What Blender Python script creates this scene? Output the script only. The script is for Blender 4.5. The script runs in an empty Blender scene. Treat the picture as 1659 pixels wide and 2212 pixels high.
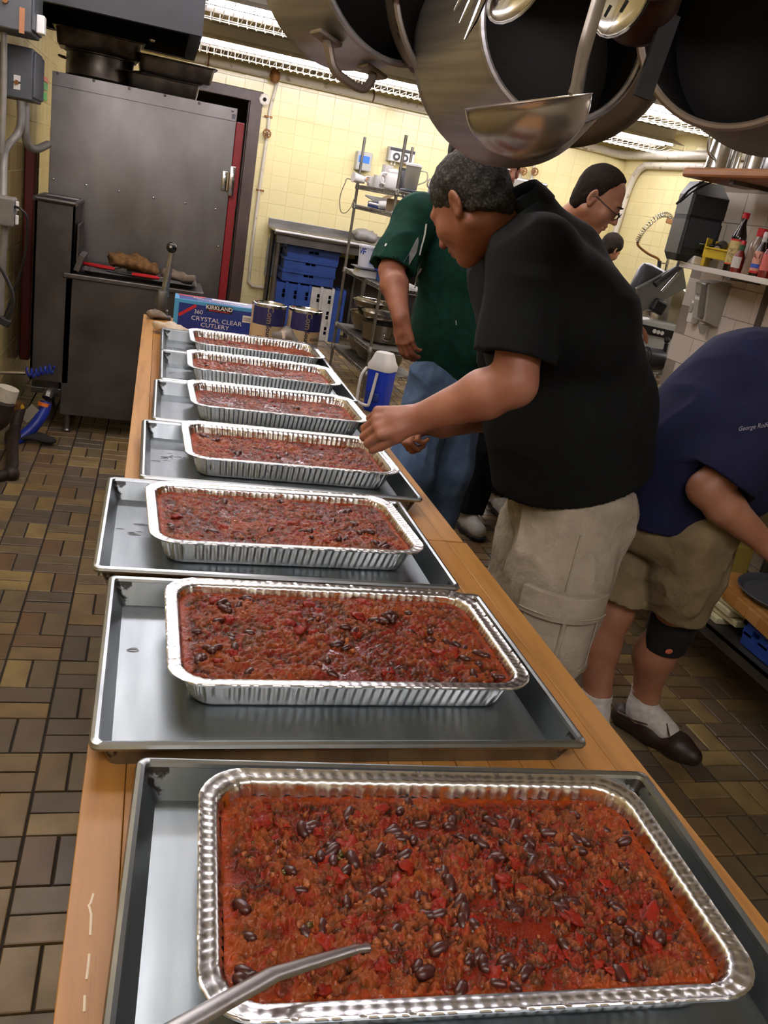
import bpy, bmesh, math, random
import numpy as np
from mathutils import Vector, Matrix, Euler, noise as mnoise
random.seed(4)
rng = np.random.default_rng(4)
S = bpy.context.scene
COL = S.collection
PI = math.pi
# ---------------------------------------------------------------- camera
CAM_R = ((0.956925, -0.075697, -0.280300), (-0.234083, 0.371633, -0.898382), (0.172174, 0.925296, 0.337904))
CAM_C = Vector((0.033348, 0.0, 1.602043))
CAM_F = 1842.71                     # focal length in pixels of the 1659 x 2212 frame
cam = bpy.data.cameras.new('camera')
cam.sensor_fit = 'HORIZONTAL'; cam.sensor_width = 36.0; cam.lens = 36.0 * CAM_F / 1659
cam.clip_start = 0.02
camo = bpy.data.objects.new('camera', cam); COL.objects.link(camo)
mw = Matrix(CAM_R).to_4x4(); mw.translation = CAM_C; camo.matrix_world = mw
S.camera = camo
# ---------------------------------------------------------------- world, exposure
world = bpy.data.worlds.new('world'); S.world = world; world.use_nodes = True
world.node_tree.nodes['Background'].inputs[0].default_value = (0.9, 0.85, 0.75, 1)
world.node_tree.nodes['Background'].inputs[1].default_value = 0.02
S.view_settings.view_transform = 'Standard'; S.view_settings.look = 'None'
S.view_settings.gamma = 1.0; S.view_settings.use_curve_mapping = False
S.view_settings.exposure = 0.5
S.cycles.max_bounces = 7; S.cycles.diffuse_bounces = 4; S.cycles.glossy_bounces = 4
S.cycles.sample_clamp_indirect = 4.0
S.cycles.caustics_reflective = False; S.cycles.caustics_refractive = False
# fluorescent fixtures: (x centre, y, tube strength, wire guard, length); built by ceiling_light() below
TUBE = 34.0
LIGHTS = [(1.45, 8.95, 1.0, True, 2.44), (4.0, 8.95, 1.0, True, 2.44), (1.45, 6.95, 1.0, True, 2.44), (4.0, 6.95, 1.0, True, 2.44),
          (0.52, 4.0, 0.8, False, 2.44), (4.2, 3.7, 0.5, False, 2.44), (-.06, 2.15, 1.0, False, 1.22), (0.3, -0.75, 1.1, False, 2.44)]
# ---------------------------------------------------------------- helpers
def at(u, v, **k):
    """point where the sight line of pixel (u, v) meets the plane x=, y= or z= (metres)"""
    d = Matrix(CAM_R) @ Vector(((u - 829.5) / CAM_F, -(v - 1106) / CAM_F, -1.0))
    a, val = next(iter(k.items())); i = 'xyz'.index(a)
    return CAM_C + d * ((val - CAM_C[i]) / d[i])
def project(p):
    q = Matrix(CAM_R).transposed() @ (Vector(p) - CAM_C)
    return (829.5 + CAM_F * q.x / -q.z, 1106 - CAM_F * q.y / -q.z, -q.z)
def lin(h):
    if isinstance(h, (tuple, list)): return tuple(h)[:3]
    v = [int(h[i:i + 2], 16) / 255 for i in (1, 3, 5)]
    return tuple(x / 12.92 if x <= .04045 else ((x + .055) / 1.055) ** 2.4 for x in v)
MATS = {}
def mat(name, col, rough=.5, metal=0., col2=None, vscale=8., detail=4., thr=(.35, .65), bump=0., bscale=60., trans=0., spec=.5,
        coat=0., emit=0., rand=None, stretch=None, rvar=0., alpha=1., sub=0., ior=1.45, bdist=.002):
    """procedural Principled material; col2 mixes in by noise, rand gives a colour list picked per object (or per island)"""
    if name in MATS: return MATS[name]
    m = bpy.data.materials.new(name); MATS[name] = m; m.use_nodes = True
    nt = m.node_tree; N = nt.nodes; L = nt.links
    b = N['Principled BSDF']
    b.inputs['Roughness'].default_value = rough; b.inputs['Metallic'].default_value = metal
    b.inputs['Specular IOR Level'].default_value = spec; b.inputs['IOR'].default_value = ior
    b.inputs['Transmission Weight'].default_value = trans; b.inputs['Coat Weight'].default_value = coat
    b.inputs['Alpha'].default_value = alpha
    if sub:
        b.inputs['Subsurface Weight'].default_value = sub; b.inputs['Subsurface Radius'].default_value = (.01, .004, .002)
        b.inputs['Subsurface Scale'].default_value = 1.0
    c = lin(col) + (1,); b.inputs['Base Color'].default_value = c
    tc = N.new('ShaderNodeTexCoord'); vec = tc.outputs['Object']
    if stretch:
        mp = N.new('ShaderNodeMapping'); mp.inputs['Scale'].default_value = stretch
        L.new(vec, mp.inputs['Vector']); vec = mp.outputs['Vector']
    src = None
    if rand:
        ramp = N.new('ShaderNodeValToRGB'); ramp.color_ramp.interpolation = 'CONSTANT'
        els = ramp.color_ramp.elements
        while len(els) < len(rand): els.new(.5)
        for i, h in enumerate(rand): els[i].position = i / len(rand); els[i].color = lin(h) + (1,)
        if name.endswith('_joined'):
            g = N.new('ShaderNodeNewGeometry'); L.new(g.outputs['Random Per Island'], ramp.inputs[0])
        else:
            g = N.new('ShaderNodeObjectInfo'); L.new(g.outputs['Random'], ramp.inputs[0])
        src = ramp.outputs[0]
    if col2 is not None or rvar:
        nz = N.new('ShaderNodeTexNoise'); nz.inputs['Scale'].default_value = vscale; nz.inputs['Detail'].default_value = detail
        L.new(vec, nz.inputs['Vector'])
        mr = N.new('ShaderNodeMapRange'); mr.inputs[1].default_value, mr.inputs[2].default_value = thr
        L.new(nz.outputs['Fac'], mr.inputs[0])
        if col2 is not None:
            mx = N.new('ShaderNodeMix'); mx.data_type = 'RGBA'
            mx.inputs[6].default_value = c; mx.inputs[7].default_value = lin(col2) + (1,)
            if src: L.new(src, mx.inputs[6])
            L.new(mr.outputs[0], mx.inputs[0]); src = mx.outputs[2]
        if rvar:
            m2 = N.new('ShaderNodeMapRange'); m2.inputs[3].default_value = max(0, rough - rvar); m2.inputs[4].default_value = min(1, rough + rvar)
            L.new(nz.outputs['Fac'], m2.inputs[0]); L.new(m2.outputs[0], b.inputs['Roughness'])
    if src: L.new(src, b.inputs['Base Color'])
    if bump:
        n2 = N.new('ShaderNodeTexNoise'); n2.inputs['Scale'].default_value = bscale; n2.inputs['Detail'].default_value = 5
        L.new(vec, n2.inputs['Vector'])
        bp = N.new('ShaderNodeBump'); bp.inputs['Strength'].default_value = bump; bp.inputs['Distance'].default_value = bdist
        L.new(n2.outputs['Fac'], bp.inputs['Height']); L.new(bp.outputs['Normal'], b.inputs['Normal'])
    if emit:
        b.inputs['Emission Color'].default_value = c; b.inputs['Emission Strength'].default_value = emit
    return m
def tag(o, label=None, cat=None, group=None, kind=None):
    if label: o['label'] = label
    if cat: o['category'] = cat
    if group: o['group'] = group
    if kind: o['kind'] = kind
    return o
def empty(name, loc=(0, 0, 0), label=None, cat=None, group=None, rz=0., parent=None):
    o = bpy.data.objects.new(name, None); COL.objects.link(o); o.empty_display_size = .05
    o.location = loc; o.rotation_euler = (0, 0, rz)
    if parent: o.parent = parent
    return tag(o, label, cat, group)
class MB:
    """collects shapes and links them as one mesh object"""
    def __init__(s): s.v = []; s.f = []; s.mi = []; s.ms = []
    def add(s, vs, fs, m=0, M=None):
        o = len(s.v)
        s.v += [tuple(M @ Vector(p)) if M else tuple(p) for p in vs]
        s.f += [tuple(i + o for i in f) for f in fs]; s.mi += [m] * len(fs); return s
    def box(s, c, d, rz=0., b=0., M=None, m=0, rot=None):
        x, y, z = d[0] / 2, d[1] / 2, d[2] / 2
        if rot is not None: T = Matrix.Translation(c) @ Euler(rot).to_matrix().to_4x4()
        else: T = Matrix.Translation(c) @ Matrix.Rotation(rz, 4, 'Z')
        if M: T = M @ T
        if b <= 0:
            vs = [(i * x, j * y, k * z) for i in (-1, 1) for j in (-1, 1) for k in (-1, 1)]
            fs = [(0, 1, 3, 2), (4, 6, 7, 5), (0, 4, 5, 1), (2, 3, 7, 6), (0, 2, 6, 4), (1, 5, 7, 3)]
            return s.add(vs, fs, m, T)
        bm = bmesh.new(); bmesh.ops.create_cube(bm, size=1)
        bmesh.ops.scale(bm, vec=d, verts=bm.verts)
        bmesh.ops.bevel(bm, geom=bm.edges[:], offset=min(b, min(d) * .45), segments=2, affect='EDGES', profile=.5)
        return s.bm(bm, m, T)
    def bm(s, bm, m=0, M=None):
        bm.verts.index_update()
        s.add([v.co.copy() for v in bm.verts], [[v.index for v in f.verts] for f in bm.faces], m, M); bm.free(); return s
    def tube(s, path, r, n=8, M=None, m=0, cap=True, closed=False, flat=1.0, up=None):
        P = [Vector(p) for p in path]; k = len(P)
        R = r if isinstance(r, (list, tuple)) else [r] * k
        vs = []; prev = Vector(up) if up else None
        for i, p in enumerate(P):
            a = P[i - 1] if (i or closed) else P[0]; c = P[(i + 1) % k] if (i < k - 1 or closed) else P[-1]
            t = (c - a).normalized()
            if prev is None:
                prev = Vector((0, 0, 1)) if abs(t.z) < .9 else Vector((1, 0, 0))
            u = (prev - t * prev.dot(t))
            if u.length < 1e-6: u = t.orthogonal()
            u.normalize(); prev = u; w = t.cross(u)
            for j in range(n):
                an = 2 * PI * j / n
                vs.append(p + u * math.cos(an) * R[i] * flat + w * math.sin(an) * R[i])
        fs = []
        for i in range(k if closed else k - 1):
            for j in range(n):
                a0 = i * n + j; a1 = i * n + (j + 1) % n; b0 = ((i + 1) % k) * n + j; b1 = ((i + 1) % k) * n + (j + 1) % n
                fs.append((a0, a1, b1, b0))
        if cap and not closed: fs += [tuple(range(n - 1, -1, -1)), tuple(range((k - 1) * n, k * n))]
        return s.add(vs, fs, m, M)
    def lathe(s, prof, n=24, M=None, m=0, cap=True, sx=1., sy=1.):
        k = len(prof); vs = [(r * math.cos(2 * PI * j / n) * sx, r * math.sin(2 * PI * j / n) * sy, z) for r, z in prof for j in range(n)]
        fs = [(i * n + j, i * n + (j + 1) % n, (i + 1) * n + (j + 1) % n, (i + 1) * n + j) for i in range(k - 1) for j in range(n)]
        if cap: fs += [tuple(range(n - 1, -1, -1)), tuple(range((k - 1) * n, k * n))]
        return s.add(vs, fs, m, M)
    def prism(s, poly, h, M=None, m=0):
        n = len(poly); vs = [(x, y, 0) for x, y in poly] + [(x, y, h) for x, y in poly]
        fs = [tuple(range(n - 1, -1, -1)), tuple(range(n, 2 * n))] + [(i, (i + 1) % n, n + (i + 1) % n, n + i) for i in range(n)]
        return s.add(vs, fs, m, M)
    def sph(s, c, r, M=None, m=0, sub=2, scale=(1, 1, 1)):
        bm = bmesh.new(); bmesh.ops.create_icosphere(bm, subdivisions=sub, radius=r)
        bmesh.ops.scale(bm, vec=scale, verts=bm.verts); T = Matrix.Translation(c)
        return s.bm(bm, m, M @ T if M else T)
    def mesh(s, name):
        me = bpy.data.meshes.new(name); me.from_pydata(s.v, [], s.f); return me
    def build(s, name, m, parent=None, smooth=False, loc=None):
        me = s.mesh(name); ms = m if isinstance(m, (list, tuple)) else [m]
        for x in ms: me.materials.append(x)
        if len(ms) > 1: me.polygons.foreach_set('material_index', s.mi)
        if smooth:
            me.polygons.foreach_set('use_smooth', [True] * len(me.polygons))
            if smooth != 'all':
                me.set_sharp_from_angle(angle=math.radians(smooth if smooth is not True else 40))
        o = bpy.data.objects.new(name, me); COL.objects.link(o)
        if parent: o.parent = parent
        if loc is not None: o.location = loc
        return o
def place(name, me, parent=None, loc=(0, 0, 0), rot=None, scale=None):
    o = bpy.data.objects.new(name, me); COL.objects.link(o); o.location = loc
    if parent: o.parent = parent
    if rot is not None: o.rotation_euler = rot
    if scale is not None: o.scale = scale
    return o
def dup(o, loc=None, rz=None, label=None, parent=None):
    c = o.copy(); COL.objects.link(c)
    if parent: c.parent = parent
    if loc is not None: c.location = loc
    if rz is not None: c.rotation_euler = (0, 0, rz)
    if label: c['label'] = label
    for ch in list(o.children): dup(ch, parent=c)
    return c
def frame(o, z, x=None):
    """matrix at o with local z along z"""
    z = Vector(z).normalized(); x = Vector(x) if x is not None else (Vector((1, 0, 0)) if abs(z.x) < .9 else Vector((0, 1, 0)))
    y = z.cross(x).normalized(); x = y.cross(z)
    M = Matrix((x, y, z)).transposed().to_4x4(); M.translation = Vector(o); return M
def bez(pts, n=8):
    """Catmull-Rom through pts"""
    P = [Vector(p) for p in pts]; P = [P[0] * 2 - P[1]] + P + [P[-1] * 2 - P[-2]]; out = []
    for i in range(1, len(P) - 2):
        for k in range(n):
            t = k / n; a, b, c, d = P[i - 1:i + 3]
            out.append(.5 * (2 * b + (c - a) * t + (2 * a - 5 * b + 4 * c - d) * t * t + (3 * b - a - 3 * c + d) * t ** 3))
    out.append(P[-2]); return out
def text(body, size, m, parent, M, name='lettering', shear=0., sx=1., thick=.0, bold=0.):
    """flat print as a mesh lying in the local xy plane of M"""
    cu = bpy.data.curves.new(name, 'FONT'); cu.body = body; cu.size = size; cu.align_x = 'CENTER'; cu.align_y = 'CENTER'
    cu.shear = shear; cu.extrude = .0003 + thick; cu.resolution_u = 2; cu.offset = bold
    t = bpy.data.objects.new('tmp', cu); COL.objects.link(t)
    dg = bpy.context.evaluated_depsgraph_get(); me = bpy.data.meshes.new_from_object(t.evaluated_get(dg))
    bpy.data.objects.remove(t); bpy.data.curves.remove(cu)
    me.transform(M @ Matrix.Diagonal((sx, 1, 1, 1))); me.materials.clear(); me.materials.append(m); me.name = name
    o = bpy.data.objects.new(name, me); COL.objects.link(o); o.parent = parent; return o
def vnoise(P, seed=0):
    """value noise in [-1, 1] for an (n, 3) array"""
    I = np.floor(P).astype(np.int64); f = P - I; f = f * f * (3 - 2 * f)
    def h(i, j, k):
        n = (i * 374761393 + j * 668265263 + k * 2147483647 + seed * 1274126177) & 0xffffffff
        n = ((n ^ (n >> 13)) * 1274126177) & 0xffffffff
        return ((n ^ (n >> 16)) & 0xffff) / 32767.5 - 1
    x, y, z = I.T; fx, fy, fz = f.T; r = 0
    for a in (0, 1):
        for b in (0, 1):
            for c in (0, 1):
                r = r + h(x + a, y + b, z + c) * (fx if a else 1 - fx) * (fy if b else 1 - fy) * (fz if c else 1 - fz)
    return r
def fbm(P, oct=4, seed=0):
    r = 0; a = .5
    for i in range(oct): r = r + a * vnoise(P * 2 ** i, seed + i); a *= .5
    return r
# ================================================================ materials
ALU = mat('sheet_aluminium', '#a9b0b2', .33, 1., col2='#8d9496', vscale=3, stretch=(1, 12, 1), bump=.05, bscale=30, rvar=.1)
FOIL = mat('foil', '#e9e9e9', .25, 1., bump=.25, bscale=70, bdist=.001)
STEEL = mat('stainless_steel', '#9a9894', .32, 1., col2='#7c7a76', vscale=4, stretch=(1, 1, 6), rvar=.08)
STEEL_D = mat('dull_steel', '#6b6763', .42, .85, col2='#4c4843', vscale=3.5, rvar=.1)
STEEL_B = mat('bright_steel', '#c9c8c6', .14, 1.)
BLACKP = mat('black_plastic', '#17181a', .4)
WHITEP = mat('white_plastic', '#e4e2dd', .4)
GREYM = mat('grey_enamel', '#4f535a', .5, .2, col2='#46494f', vscale=5)
PIPEW = mat('painted_pipe', '#c9c2b2', .5, 0, col2='#8f7f68', vscale=14, thr=(.58, .72))
BLUE = mat('blue_plastic', '#1d3f96', .45, col2='#18367f', vscale=10)
BLUEB = mat('bright_blue_plastic', '#1c3fc4', .4)
RED = mat('red_plastic', '#b3141a', .4)
BRASS = mat('old_brass', '#7a5330', .5, .7)
WOOD = mat('maple_strip', '#a87a41', .42, rand=['#a8773c', '#b18146', '#a06f36', '#b98a50', '#aa7b40'], col2='#8a5c2b', vscale=3.2, thr=(.45, .8), stretch=(14, 1, 14), bump=.08, bscale=40)
SHELFWOOD = mat('shelf_wood', '#9a6432', .45, col2='#7d4d24', vscale=4, stretch=(8, 1, 8))
DARK = mat('dark_void', '#0b0a09', .9)
GROUT = mat('dark_grout', '#2d251d', .9)
# ================================================================ room shell
X0, X1, Y0, Y1, ZC = -.76, 5.42, -2.6, 10.2, 2.82
FT = mat('floor_tile', '#6e5637', .38, rand=['#776342', '#857048', '#5c5042', '#705d3f', '#8a764c', '#635543', '#665038', '#7b6640', '#675a42', '#564d40'], col2='#4c3d2c', vscale=7, thr=(.4, .95), bump=.1, bscale=25, rvar=.12)
FTJ = mat('floor_tile_joined', '#6e5637', .38, rand=['#776342', '#857048', '#5c5042', '#705d3f', '#8a764c', '#635543', '#665038', '#7b6640', '#675a42', '#564d40'], col2='#4c3d2c', vscale=7, thr=(.4, .95), bump=.1, bscale=25, rvar=.12)
floor = MB().box(((X0 + X1) / 2, (Y0 + 12.6) / 2, -.06), (X1 - X0 + .2, 12.6 - Y0, .1)).build('floor', GROUT)
tag(floor, kind='structure')
def tile_mesh(name, w, d, t, c, m):
    """tile lying in xy, top at z=0, chamfered top edge"""
    b = MB(); x, y = w / 2, d / 2
    vs = [(-x, -y, -t), (x, -y, -t), (x, y, -t), (-x, y, -t), (-x, -y, -c), (x, -y, -c), (x, y, -c), (-x, y, -c),
          (-x + c, -y + c, 0), (x - c, -y + c, 0), (x - c, y - c, 0), (-x + c, y - c, 0)]
    fs = [(i, (i + 1) % 4, 4 + (i + 1) % 4, 4 + i) for i in range(4)] + [(4 + i, 4 + (i + 1) % 4, 8 + (i + 1) % 4, 8 + i) for i in range(4)] + [(8, 9, 10, 11)]
    b.add(vs, fs); me = b.mesh(name); me.materials.append(m); return me
P_ = .1640
th = tile_mesh('floor_tile', .157, .0755, .012, .0022, FT)
spots = []
for i in range(-3, 38):
    for j in range(-14, 63):
        x = -.330 + i * P_; y = 2.457 + j * P_
        if x < X0 - .1 or x > X1: continue
        hor = (i + j) % 2 == 1
        for k in (0, 1):
            if hor: p = (x + P_ / 2, y + P_ * (.25 + .5 * k), 0)
            else: p = (x + P_ * (.25 + .5 * k), y + P_ / 2, 0)
            spots.append((p, 0 if hor else PI / 2))
def tile_seen(p):
    u, v, d = project(p)
    if d < .3 or not (-30 < u < 1690 and 560 < v < 2240): return 0
    t = (.95 - CAM_C.z) / (p[2] - CAM_C.z); q = CAM_C + (Vector(p) - CAM_C) * t
    if -.03 < q.x < .77 and q.y < 4.25: return 0
    if 1.0 < p[0] and u > 1040 and v < 1150: return .01 / d
    if p[0] < .3 and p[1] > 5.3: return 0
    if p[0] > 2.3 and p[1] < 4.3: return 0
    return 1 / d ** 3
spots.sort(key=lambda s: -tile_seen(s[0]))
for p, r in spots[:290]:
    dz = random.uniform(-.0012, .0012)
    place('floor_tile', th, floor, (p[0], p[1], .0 + dz), (random.uniform(-.004, .004), random.uniform(-.004, .004), r))
b = MB()
for p, r in spots[290:]:
    M = Matrix.Translation((p[0], p[1], random.uniform(-.001, .001))) @ Matrix.Rotation(r, 4, 'Z')
    b.add([v.co for v in th.vertices], [tuple(f.vertices) for f in th.polygons], 0, M)
tag(b.build('far_floor_tiles', FTJ, floor), kind='stuff')
# walls
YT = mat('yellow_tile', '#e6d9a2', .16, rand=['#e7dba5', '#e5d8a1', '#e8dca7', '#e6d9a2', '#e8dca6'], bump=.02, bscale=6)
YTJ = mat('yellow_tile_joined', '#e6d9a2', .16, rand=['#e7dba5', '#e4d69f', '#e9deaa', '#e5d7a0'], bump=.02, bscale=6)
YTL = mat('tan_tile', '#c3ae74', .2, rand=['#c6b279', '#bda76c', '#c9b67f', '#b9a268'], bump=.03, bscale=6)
WT = mat('white_tile', '#cfc6bb', .22, rand=['#d3cabf', '#cbc1b6', '#d0c7bc'], bump=.02, bscale=6)
YG = mat('yellow_grout', '#e0d39c', .7); WG = mat('white_grout', '#8d8479', .8); CREAM = mat('cream_paint', '#d9cfae', .6)
def wall(name, org, ux, w, h, n, tw, thh, m, mg, lim, pick, bond=True, t=.1, holes=()):
    """wall plane through org spanned by ux*w and z*h, tiles on the side n; the lim best tiles by pick() are parts, the rest joined"""
    org, ux, n = Vector(org), Vector(ux), Vector(n); uz = Vector((0, 0, 1))
    b = MB()
    def slab(a0, a1, z0, z1):
        c = org + ux * (a0 + a1) / 2 + uz * (z0 + z1) / 2 - n * (t / 2)
        d = ux * (a1 - a0) + n * t; b.box(c, (abs(d.x), abs(d.y), z1 - z0))
    xs = 0.
    for (a0, a1, z1) in holes:
        slab(xs, a0, 0, h); slab(a0, a1, z1, h); xs = a1
    slab(xs, w, 0, h)
    o = tag(b.build(name, mg), kind='structure')
    if ux.cross(uz).dot(n) < 0: R = Matrix((-ux, uz, n)).transposed()
    else: R = Matrix((ux, uz, n)).transposed()
    me = tile_mesh('wall_tile', tw - .003, thh - .003, .004, .0014, m)
    L = []
    for r in range(int(h / thh)):
        off = (tw / 2 if (r % 2 and bond) else 0)
        for c in range(-1, int(w / tw) + 1):
            a = c * tw + off + tw / 2; z = (r + .5) * thh
            if a - tw / 2 < -.001 or a + tw / 2 > w + .001: continue
            if any(a + tw / 2 > a0 and a - tw / 2 < a1 and z - thh / 2 < z1 for a0, a1, z1 in holes): continue
            L.append(org + ux * a + uz * z + n * .0035)
    L.sort(key=lambda p: -pick(p))
    e = R.to_euler()
    for p in L[:lim]:
        place('wall_tile', me, o, p, Euler((e.x + random.uniform(-.004, .004), e.y + random.uniform(-.004, .004), e.z)))
    if L[lim:]:
        b = MB(); vs = [v.co for v in me.vertices]; fs = [tuple(f.vertices) for f in me.polygons]
        for p in L[lim:]: b.add(vs, fs, 0, Matrix.Translation(p) @ R.to_4x4())
        tag(b.build('other_wall_tiles', MATS.get(m.name + '_joined', m), o), kind='stuff')
    return o
def vis(u0, u1, v0, v1):
    def f(p):
        u, v, d = project(p)
        if d < .3: return -99
        return 1 / d if (u0 < u < u1 and v0 < v < v1) else -math.hypot(u - (u0 + u1) / 2, v - (v0 + v1) / 2) * 1e-3
    return f
DX0, DX1, DZ = .0, .9, 2.36
wall('wall_back', (X0, Y1, 0), (1, 0, 0), X1 - X0, ZC, (0, -1, 0), .197, .15, YT, YG, 296, vis(400, 1480, 60, 700), bond=False, holes=[(DX0 - X0, DX1 - X0, DZ)])
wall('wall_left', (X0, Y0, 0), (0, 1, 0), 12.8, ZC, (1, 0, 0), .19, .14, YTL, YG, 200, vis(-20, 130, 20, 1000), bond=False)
wall('wall_right', (X1, 4.4, 0), (0, 1, 0), Y1 - 4.4, ZC, (-1, 0, 0), .197, .15, YT, YG, 190, vis(1340, 1560, 300, 720), bond=False)
b = MB().box((X1 + .05, (Y0 + 4.4) / 2, ZC / 2), (.1, 4.4 - Y0, ZC)); tag(b.build('wall_far_right', CREAM), kind='structure')
b = MB().box(((X0 + X1) / 2, Y0 - .05, ZC / 2), (X1 - X0, .1, ZC)); tag(b.build('wall_front', CREAM), kind='structure')
wall('wall_partition', (2.86, 1.0, 0), (0, 1, 0), 3.3, 2.0, (-1, 0, 0), .2, .15, WT, WG, 80, vis(1440, 1659, 400, 760), t=.12)
b = MB().box(((X0 + X1) / 2, (Y0 + 12.6) / 2, ZC + .05), (X1 - X0 + .2, 12.6 - Y0, .1)); tag(b.build('ceiling', mat('ceiling_paint', '#e4dcc6', .7, col2='#dbd2b8', vscale=2)), kind='structure')
# trim under the ceiling, door frame and the dark room behind it
b = MB().box((X0 + (X1 - X0) / 2, Y1 - .03, 2.76), (X1 - X0, .05, .05), b=.008); tag(b.build('trim_1', PIPEW), kind='structure')
FR = mat('brown_door_paint', '#43342d', .45, col2='#382a24', vscale=6)
b = MB().box((DX1 + .055, Y1 - .02, (DZ + .09) / 2), (.13, .09, DZ + .09), b=.006).box((DX0 - .04, Y1 - .02, (DZ + .09) / 2), (.1, .09, DZ + .09), b=.006)
b.box(((DX0 + DX1) / 2, Y1 - .02, DZ + .035), (DX1 - DX0, .088, .11), b=.006)
b.box((DX1 - .012, Y1 + .03, DZ / 2), (.02, .1, DZ))
tag(b.build('door_1', FR), kind='structure')
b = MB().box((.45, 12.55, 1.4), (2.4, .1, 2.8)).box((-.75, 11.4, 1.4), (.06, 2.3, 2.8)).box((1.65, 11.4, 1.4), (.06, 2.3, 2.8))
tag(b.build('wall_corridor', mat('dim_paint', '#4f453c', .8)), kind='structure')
# ---------------------------------------------------------------- lights
TUBEM = mat('lamp_tube', '#fbf6ff', emit=TUBE)
REFL = mat('white_reflector', '#efeae2', .35)
WIRE = mat('white_wire', '#e9e3d2', .5)
def ceiling_light(x, y, s, guard, L):
    name = {True: 'caged', False: 'plain'}[guard]
    t = empty('ceiling_light', (x, y, 2.66))
    b = MB().box((0, 0, .1), (L, .16, .12), b=.01)
    for sy in ((-1, 1) if guard else ()):
        b.add([(-L / 2, sy * .08, .06), (L / 2, sy * .08, .06), (L / 2, sy * .29, .0), (-L / 2, sy * .29, .0),
               (-L / 2, sy * .08, .066), (L / 2, sy * .08, .066), (L / 2, sy * .295, .006), (-L / 2, sy * .295, .006)],
              [(0, 1, 2, 3), (4, 7, 6, 5), (0, 4, 5, 1), (2, 6, 7, 3), (1, 5, 6, 2), (0, 3, 7, 4)])
    b.build('reflector', REFL, t)
    MB().box((0, 0, .155), (.2, .1, .03)).build('mount', REFL, t)
    tm = TUBEM if s == 1 else mat('lamp_tube_%d' % round(s * 10), '#fbf6ff', emit=TUBE * s)
    for sy in (-1, 1):
        MB().tube([(-L / 2 + .03, sy * .11, .02), (L / 2 - .03, sy * .11, .02)], .019, 10).build('lamp_tube', tm, t, True)
        for sx in (-1, 1):
            MB().tube([(sx * (L / 2 - .03), sy * .11, .02), (sx * (L / 2), sy * .11, .02)], .021, 10).build('lamp_holder', WHITEP, t, True)
    if guard:
        b = MB(); A = [(-.30, .005), (-.30, -.045), (-.2, -.07), (0, -.075), (.2, -.07), (.30, -.045), (.30, .005)]
        for i in range(38):
            xx = -L / 2 + i * L / 37; b.tube([(xx, a, z) for a, z in A], .003, 4, cap=False)
        for a, z in [(-.3, -.045), (-.3, .003), (.3, .003), (.3, -.045), (0, -.076)]:
            b.tube([(-L / 2, a, z), (L / 2, a, z)], .0035, 4, cap=False)
        tag(b.build('wire_guard', WIRE, t), kind='stuff')
    return t
LBL = ['caged white fluorescent light over the steel sink bench by the doorway', 'caged white fluorescent light by the far right corner over the spray hose',
       'caged white fluorescent light one row nearer, right of the dark hood', 'caged white fluorescent light one row nearer, above the slicer side of the room',
       'white fluorescent light above the far end of the table', 'white fluorescent light above the white tiled partition',
       'short white fluorescent light above the left of the second tray', 'white fluorescent light behind the photographer']
for (x, y, s, g, L), l in zip(LIGHTS, LBL): tag(ceiling_light(x, y, s, g, L), l, 'light', 'fluorescent ceiling lights')
# ================================================================ butcher block tables
TZ = .91; TW = .766
def table(y0, y1, x0, w, label):
    t = empty('work_table', (x0, y0, 0), label, 'table', 'butcher block tables')
    L = y1 - y0; n = 16; sw = w / n
    for k in range(n):
        b = MB(); b.box(((k + .5) * sw, L / 2, TZ - .022), (sw - .0006, L - (.004 if k % 2 else .0), .044), b=.0012)
        o = b.build('wood_strip', WOOD, t)
    b = MB()
    for y in (.08, L - .08): b.box((w / 2, y, TZ - .085), (w - .12, .05, .08))
    for x in (.06, w - .06): b.box((x, L / 2, TZ - .085), (.04, L - .16, .08))
    b.build('apron', SHELFWOOD, t)
    for x in (.07, w - .07):
        for y in (.09, L - .09):
            MB().box((x, y, (TZ - .045) / 2), (.08, .08, TZ - .045), b=.006).build('leg', SHELFWOOD, t)
    return t
t1 = table(-.5, 1.683, 0, TW, 'maple butcher block table nearest the camera carrying the front trays')
t2 = table(1.687, 4.235, .006, TW - .012, 'maple butcher block table at the back carrying the blue box and cans')
MB().box((-.003, 1.02, .86), (.005, .03, .02), b=.001).build('metal_clip', STEEL_D, t1)
b = MB()
sc = [at(300, 1940 + i * 12, z=TZ) for i in range(0)]
for pts in ([(305, 1960), (312, 1980), (296, 1990), (294, 2015), (292, 2040), (295, 2062)],):
    pass
# white scratches on the near table edge
SCR = mat('pale_scratch', '#e9d9bd', .7)
for pts in ([(202, 1930), (196, 1950), (192, 1955), (197, 1975), (195, 2020)], [(193, 2060), (190, 2090), (187, 2115)], [(183, 2150), (182, 2185)]):
    q = [at(u, v, z=TZ + .0004) for u, v in pts]
    b.tube([(p.x, p.y + .5, p.z) for p in q], .0012, 5, flat=.3)
b.build('scratches', SCR, t1)['kind'] = 'stuff'
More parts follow.
